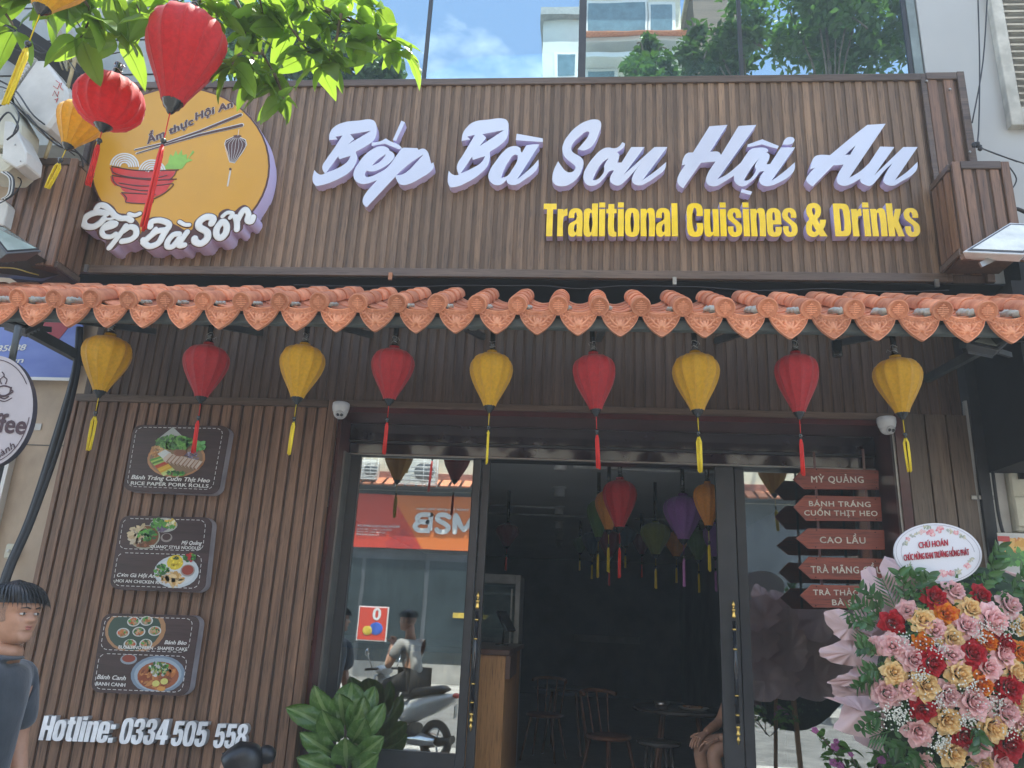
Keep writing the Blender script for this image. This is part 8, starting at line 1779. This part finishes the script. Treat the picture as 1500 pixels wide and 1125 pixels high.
# man at the left edge, in profile, charcoal T-shirt
YM = -1.92
chin = at(35, 946, YM); top = at(28, 850, YM); kh = (top.z-chin.z)/0.252
p0 = Vector((chin.x-0.062, YM, chin.z+0.004))
rt = thing('person', (p0.x-0.05, YM, 0.12), 'young man in charcoal T-shirt seen in profile at the lower left edge, looking right', 'person')
T = make_head(rt, p0, (1, -0.22, 0), kh, 'short', -0.03)
sh = Vector((p0.x-0.015, YM, p0.z-0.035)); LR = Vector((0.22, 0.97, 0)); arm = Vector((0.045, -0.215, -0.07))
J = {'pelvis': (sh+Vector((-0.04, 0.02, -0.52)), (0.13, 0.12)), 'waist': (sh+Vector((-0.03, 0.01, -0.34)), (0.135, 0.115)), 'chest': (sh+Vector((0, 0, -0.15)), (0.15, 0.125)), 'neckb': (sh+Vector((0.0, 0, -0.02)), 0.09), 'neck': (sh+Vector((0.01, 0, 0.05)), 0.068),
     'shR': (sh+Vector((0.03, -0.17, -0.075)), 0.072), 'elR': (sh+Vector((0.045, -0.215, -0.36)), 0.047), 'wrR': (sh+Vector((0.13, -0.21, -0.60)), 0.030),
     'shL': (sh+Vector((-0.03, 0.17, -0.075)), 0.072), 'elL': (sh+Vector((-0.02, 0.22, -0.36)), 0.047), 'wrL': (sh+Vector((0.06, 0.22, -0.60)), 0.030),
     'hipR': (sh+Vector((-0.03, -0.09, -0.60)), 0.10), 'knR': (sh+Vector((0.0, -0.10, -0.98)), 0.062), 'anR': (sh+Vector((-0.03, -0.10, -1.32)), 0.042), 'toR': (sh+Vector((0.14, -0.13, -1.36)), 0.035),
     'hipL': (sh+Vector((-0.04, 0.11, -0.60)), 0.10), 'knL': (sh+Vector((0.02, 0.12, -0.98)), 0.062), 'anL': (sh+Vector((-0.02, 0.12, -1.32)), 0.042), 'toL': (sh+Vector((0.15, 0.12, -1.36)), 0.035)}
BN = [('pelvis', 'waist'), ('waist', 'chest'), ('chest', 'neckb'), ('neckb', 'neck'), ('chest', 'shR'), ('shR', 'elR'), ('elR', 'wrR'), ('chest', 'shL'), ('shL', 'elL'), ('elL', 'wrL'), ('pelvis', 'hipR'), ('hipR', 'knR'), ('knR', 'anR'), ('anR', 'toR'), ('pelvis', 'hipL'), ('hipL', 'knL'), ('knL', 'anL'), ('anL', 'toL')]
skin_mesh(J, BN, 'body', M_skin, rt)
def mid(a, b_, t): return J[a][0].lerp(J[b_][0], t)
TJ = {'pelvis': (J['pelvis'][0]+Vector((0, 0, -0.04)), (0.155, 0.14)), 'waist': (J['waist'][0], (0.158, 0.138)), 'chest': (J['chest'][0], (0.170, 0.145)), 'neckb': (J['neckb'][0], 0.105), 'nk': (J['neckb'][0]+Vector((0.005, 0, 0.025)), 0.088), 'shR': (J['shR'][0], 0.112), 'mR': (mid('shR', 'elR', 0.5), 0.106), 'eR': (mid('shR', 'elR', 0.90), 0.104), 'shL': (J['shL'][0], 0.090), 'mL': (mid('shL', 'elL', 0.5), 0.080), 'eL': (mid('shL', 'elL', 0.86), 0.078)}
skin_mesh(TJ, [('pelvis', 'waist'), ('waist', 'chest'), ('chest', 'neckb'), ('neckb', 'nk'), ('chest', 'shR'), ('shR', 'mR'), ('mR', 'eR'), ('chest', 'shL'), ('shL', 'mL'), ('mL', 'eL')], 't_shirt', M_tee, rt)
PJ = {'pelvis': (J['pelvis'][0]+Vector((0, 0, -0.05)), (0.14, 0.13)), 'hR': (J['hipR'][0], 0.112), 'kR': (J['knR'][0], 0.080), 'aR': (J['anR'][0], 0.07), 'hL': (J['hipL'][0], 0.112), 'kL': (J['knL'][0], 0.080), 'aL': (J['anL'][0], 0.07)}
skin_mesh(PJ, [('pelvis', 'hR'), ('hR', 'kR'), ('kR', 'aR'), ('pelvis', 'hL'), ('hL', 'kL'), ('kL', 'aL')], 'trousers', M_black, rt)
hand(rt, J['wrR'][0], J['wrR'][0]-J['elR'][0], (0, 0.9, 0.2), 1.0, 0.4); hand(rt, J['wrL'][0], J['wrL'][0]-J['elL'][0], (0, -0.9, 0.2), 1.0, 0.4, -1)
# seated figures
M_top = pbr('dark_top', (0.03, 0.03, 0.035), 0.8); M_short = pbr('dark_shorts', (0.035, 0.032, 0.03), 0.8); M_grey = pbr('grey_tee', (0.34, 0.33, 0.31), 0.8, var=0.08)
def seated(lb, hip, f, seat_z, kh=1.0, lean=0.0, knee_h=0.0, top_m=None, leg_m=None, short=True, hair='plain', face=None, tilt=0.0, arms='knee', knee_drop=0.0, floor=0.12):
    f = Vector(f).normalized(); s = Vector((0, 0, 1)).cross(f); hip = Vector(hip); rt = thing('person', (hip.x, hip.y, floor), lb, 'person')
    ch = hip+f*(0.10+lean)+Vector((0, 0, 0.34)); nk = ch+f*(0.03+lean*0.4)+Vector((0, 0, 0.135)); J2 = {'pelvis': (hip, (0.13, 0.115)), 'waist': (hip.lerp(ch, 0.5)-f*0.01, (0.12, 0.10)), 'chest': (ch, (0.135, 0.105)), 'neckb': (ch.lerp(nk, .75), 0.06), 'neck': (nk, 0.05)}
    B2 = [('pelvis', 'waist'), ('waist', 'chest'), ('chest', 'neckb'), ('neckb', 'neck')]
    for n_, q in (('R', -1), ('L', 1)):
        kn = hip+f*0.42+s*q*0.13+Vector((0, 0, knee_h-0.02)); an = kn+f*(0.02-knee_drop)+Vector((0, 0, -(kn.z-floor-0.06))); J2.update({'hip'+n_: (hip+s*q*0.09+f*0.03, 0.095), 'kn'+n_: (kn, 0.058), 'cf'+n_: (kn.lerp(an, .35)-f*0.015, 0.056), 'an'+n_: (an, 0.036), 'to'+n_: (an+f*0.15+Vector((0, 0, -0.03)), 0.030)})
        el = ch+s*q*0.24+f*0.10+Vector((0, 0, -0.22)); wr = kn+Vector((0, 0, 0.07))-f*0.05 if arms == 'knee' else ch+f*0.24+s*q*0.05+Vector((0, 0, 0.03))
        J2.update({'sh'+n_: (ch+s*q*0.16+Vector((0, 0, 0.06)), 0.06), 'el'+n_: (el, 0.042), 'wr'+n_: (wr, 0.027)})
        B2 += [('pelvis', 'hip'+n_), ('hip'+n_, 'kn'+n_), ('kn'+n_, 'cf'+n_), ('cf'+n_, 'an'+n_), ('an'+n_, 'to'+n_), ('chest', 'sh'+n_), ('sh'+n_, 'el'+n_), ('el'+n_, 'wr'+n_)]
    skin_mesh(J2, B2, 'body', M_skin, rt)
    g_ = lambda a, b_, t: Vector(J2[a][0]).lerp(Vector(J2[b_][0]), t)
    skin_mesh({'pelvis': (hip, (0.142, 0.127)), 'waist': (J2['waist'][0], (0.135, 0.115)), 'chest': (ch, (0.15, 0.12)), 'nb': (ch.lerp(nk, .62), 0.07), 'sR': (J2['shR'][0], 0.074), 'eR': (g_('shR', 'elR', .7), 0.06), 'sL': (J2['shL'][0], 0.074), 'eL': (g_('shL', 'elL', .7), 0.06)}, [('pelvis', 'waist'), ('waist', 'chest'), ('chest', 'nb'), ('chest', 'sR'), ('sR', 'eR'), ('chest', 'sL'), ('sL', 'eL')], 'shirt', top_m or M_top, rt)
    tt = 0.55 if short else 1.0
    PJ2 = {'pelvis': (hip, (0.145, 0.13)), 'hR': (J2['hipR'][0], 0.108), 'kR': (g_('hipR', 'knR', tt), 0.085 if short else 0.072), 'hL': (J2['hipL'][0], 0.108), 'kL': (g_('hipL', 'knL', tt), 0.085 if short else 0.072)}; PB = [('pelvis', 'hR'), ('hR', 'kR'), ('pelvis', 'hL'), ('hL', 'kL')]
    if not short: PJ2.update({'aR': (J2['anR'][0], 0.052), 'aL': (J2['anL'][0], 0.052)}); PB += [('kR', 'aR'), ('kL', 'aL')]
    skin_mesh(PJ2, PB, 'shorts' if short else 'trousers', leg_m or M_short, rt)
    for n_, q in (('R', -1), ('L', 1)): hand(rt, J2['wr'+n_][0], Vector(J2['wr'+n_][0])-Vector(J2['el'+n_][0]), (f*0.2+Vector((0, 0, -1))), 0.95, 0.7, q)
    make_head(rt, nk+f*0.045+Vector((0, 0, 0.035)), face or f, kh, hair, tilt)
    return rt
w = at(360, 1089, -0.85); seated('dark haired woman whose head top shows below the hotline lettering', (w.x+0.21, -0.85, w.z-0.745), (-0.9, -0.35, 0), 0.4, 1.05, hair='tied', tilt=0.25, knee_h=0.02)
w = at(1022, 1082, 0.9); seated('person in dark shorts sitting inside the doorway, bare knees showing beside the right door edge', (w.x+0.46, 1.0, w.z-0.03), (-0.97, -0.2, 0), 0.45, 1.0, knee_drop=0.12, floor=0.14)
b = MB(); b.lathe([(0.0, 0.14), (0.17, 0.14), (0.15, w.z-0.16), (0.0, w.z-0.16)], (w.x+0.48, 1.0, 0), 16); b.build('plastic_stool', M_tab, label='dark plastic stool under the seated person inside the doorway', cat='stool')
w = at(360, 1089, -0.85); b = MB(); b.lathe([(0.0, 0.12), (0.16, 0.12), (0.14, max(0.16, w.z-0.885)), (0.0, max(0.16, w.z-0.885))], (w.x+0.21, -0.85, 0), 16); b.build('plastic_stool', M_lred, label='low red plastic stool under the dark haired woman', cat='stool')
# ------------------------------------------------------------------ white scooter and its rider, across the near lane (seen in the door glass)
gz = 0.12
_F, _B = refl(518, 1060, -3.75, DY), refl(668, 1080, -2.95, DY); _F.z = _B.z = gz; _d = (_B-_F); kx = _d.length/1.78; _d.normalize(); _s = Vector((0, 0, 1)).cross(_d)
rt = thing('motor_scooter', (_F+_B)/2, 'white parked motor scooter with black seat seen in the left glass door', 'scooter')
def sc(x, y, z): return _F+_d*(x*kx)+_s*(-y)+Vector((0, 0, z*kx))     # x from the front wheel back
M_sw = pbr('scooter_white', (0.70, 0.70, 0.68), 0.2, var=0.02, coat=0.6); M_sb = pbr('scooter_black', (0.02, 0.02, 0.022), 0.4); M_chr = pbr('chrome', (0.7, 0.7, 0.7), 0.12, metal=1.0)
for nm, cx in (('front_wheel', 0.25), ('rear_wheel', 1.45)):
    b = MB(); b.tube([sc(cx+0.205*math.cos(a), 0, 0.25+0.205*math.sin(a)) for a in [2*math.pi*i/28 for i in range(29)]], 0.048*kx, 10, False); o = b.build('wheel', M_sb, rt)
    b = MB(); b.tube([sc(cx+0.15*math.cos(a), 0, 0.25+0.15*math.sin(a)) for a in [2*math.pi*i/24 for i in range(25)]], 0.012*kx, 6, False)
    for i in range(5): a = i*1.2566; b.tube([sc(cx, 0, 0.25), sc(cx+0.15*math.cos(a), 0, 0.25+0.15*math.sin(a))], 0.014*kx, 6)
    b.build('rim', M_chr, o)
def loft(name, secs, mat, parent=rt):
    b = MB(); rows = [[sc(x+rx*math.cos(a)*tx, ry*math.sin(a), z+rx*math.cos(a)*tz) for a in [2*math.pi*i/16 for i in range(16)]] for x, z, rx, ry, tx, tz in secs]; b.grid(rows, True, True); b.add(rows[0], [tuple(range(15, -1, -1))]); b.add(rows[-1], [tuple(range(16))]); return b.build(name, mat, parent)
loft('front_apron', [(0.52, 0.34, 0.03, 0.15, 1, 0), (0.44, 0.50, 0.06, 0.19, 1, 0), (0.40, 0.68, 0.08, 0.21, 1, 0), (0.42, 0.84, 0.07, 0.17, 1, 0), (0.44, 0.96, 0.06, 0.10, 1, 0)], M_sw)
loft('front_fender', [(0.02, 0.36, 0.02, 0.05, 0, 1), (0.12, 0.47, 0.03, 0.08, 0, 1), (0.27, 0.51, 0.04, 0.09, 0, 1), (0.42, 0.44, 0.03, 0.08, 0, 1)], M_sw)
loft('tail_body', [(0.88, 0.52, 0.10, 0.09, 0, 1), (1.0, 0.56, 0.16, 0.15, 0, 1), (1.2, 0.62, 0.15, 0.17, 0, 1), (1.45, 0.69, 0.12, 0.15, 0, 1), (1.68, 0.76, 0.06, 0.09, 0, 1), (1.76, 0.80, 0.02, 0.04, 0, 1)], M_sw)
loft('floor_board', [(0.48, 0.30, 0.05, 0.14, 0, 1), (0.9, 0.30, 0.06, 0.15, 0, 1), (1.1, 0.36, 0.08, 0.13, 0, 1)], M_sb)
loft('seat', [(0.90, 0.74, 0.05, 0.09, 0, 1), (1.05, 0.78, 0.06, 0.13, 0, 1), (1.3, 0.82, 0.055, 0.13, 0, 1), (1.52, 0.86, 0.05, 0.10, 0, 1), (1.6, 0.86, 0.02, 0.05, 0, 1)], M_sb)
loft('engine', [(1.05, 0.24, 0.07, 0.09, 0, 1), (1.3, 0.26, 0.09, 0.10, 0, 1), (1.5, 0.26, 0.06, 0.09, 0, 1)], M_chr); loft('exhaust', [(1.15, 0.20, 0.03, 0.03, 0, 1), (1.35, 0.22, 0.055, 0.05, 0, 1), (1.72, 0.30, 0.05, 0.05, 0, 1)], M_sb)
loft('handlebar_cowl', [(0.36, 1.0, 0.04, 0.09, 0, 1), (0.44, 1.02, 0.06, 0.13, 0, 1), (0.52, 1.0, 0.04, 0.10, 0, 1)], M_sw); loft('headlight', [(0.325, 0.74, 0.07, 0.08, 0, 1), (0.30, 0.74, 0.05, 0.06, 0, 1)], M_chr)
b = MB(); b.tube([sc(0.50, -0.33, 1.03), sc(0.46, -0.1, 1.03), sc(0.46, 0.1, 1.03), sc(0.50, 0.33, 1.03)], 0.014, 8); b.build('handlebar', M_sb, rt); b = MB(); b.tube([sc(0.27, 0, 0.25), sc(0.45, 0, 0.98)], 0.025, 8); b.build('fork', M_chr, rt)
for s_ in (-1, 1):
    b = MB(); b.tube([sc(0.47, 0.2*s_, 1.04), sc(0.45, 0.27*s_, 1.20)], 0.006, 6); b.blob(sc(0.45, 0.28*s_, 1.24), 0.02, 0.065, 0.045, 12, 8); b.build('mirror', M_chr, rt)
loft('tail_light', [(1.73, 0.80, 0.035, 0.06, 0, 1), (1.79, 0.80, 0.02, 0.04, 0, 1)], M_lred); b = MB(); b.tube([sc(1.0, -0.15, 0.25), sc(1.05, -0.25, 0.0)], 0.012, 6); b.build('kick_stand', M_sb, rt)
b = MB(); q = sc(1.74, 0, 0.62); b.obox(q, (0.006, 0, 0), (0, 0.09, 0), (0.0, 0, 0.06)); b.build('number_plate', M_box, rt)
hp = sc(1.02, 0, 0.93); seated('man in grey T-shirt sitting on the white scooter, seen in the left glass door', hp, -_d, 0.8, 1.0, top_m=M_grey, leg_m=M_short, short=False, knee_h=-0.10, arms='up', hair='plain', face=(-1, -0.3, 0), floor=0.12)
# ------------------------------------------------------------------ air volume added to lift the blacks like lens flare
hb = MB(); hb.box(-70, 70, -70, 70, -1.0, 24.0)
hz = hb.build('flare_veil', None, kind='stuff')
hm, hnt, hout = new_mat('flare_veil_air'); vol = hnt.nodes.new('ShaderNodeVolumePrincipled')
vol.inputs['Color'].default_value = (0.80, 0.93, 1.0, 1); vol.inputs['Density'].default_value = 0.0052; vol.inputs['Anisotropy'].default_value = 0.0
hnt.links.new(vol.outputs[0], hout.inputs['Volume']); hz.data.materials.append(hm)
SC.cycles.volume_bounces = 0
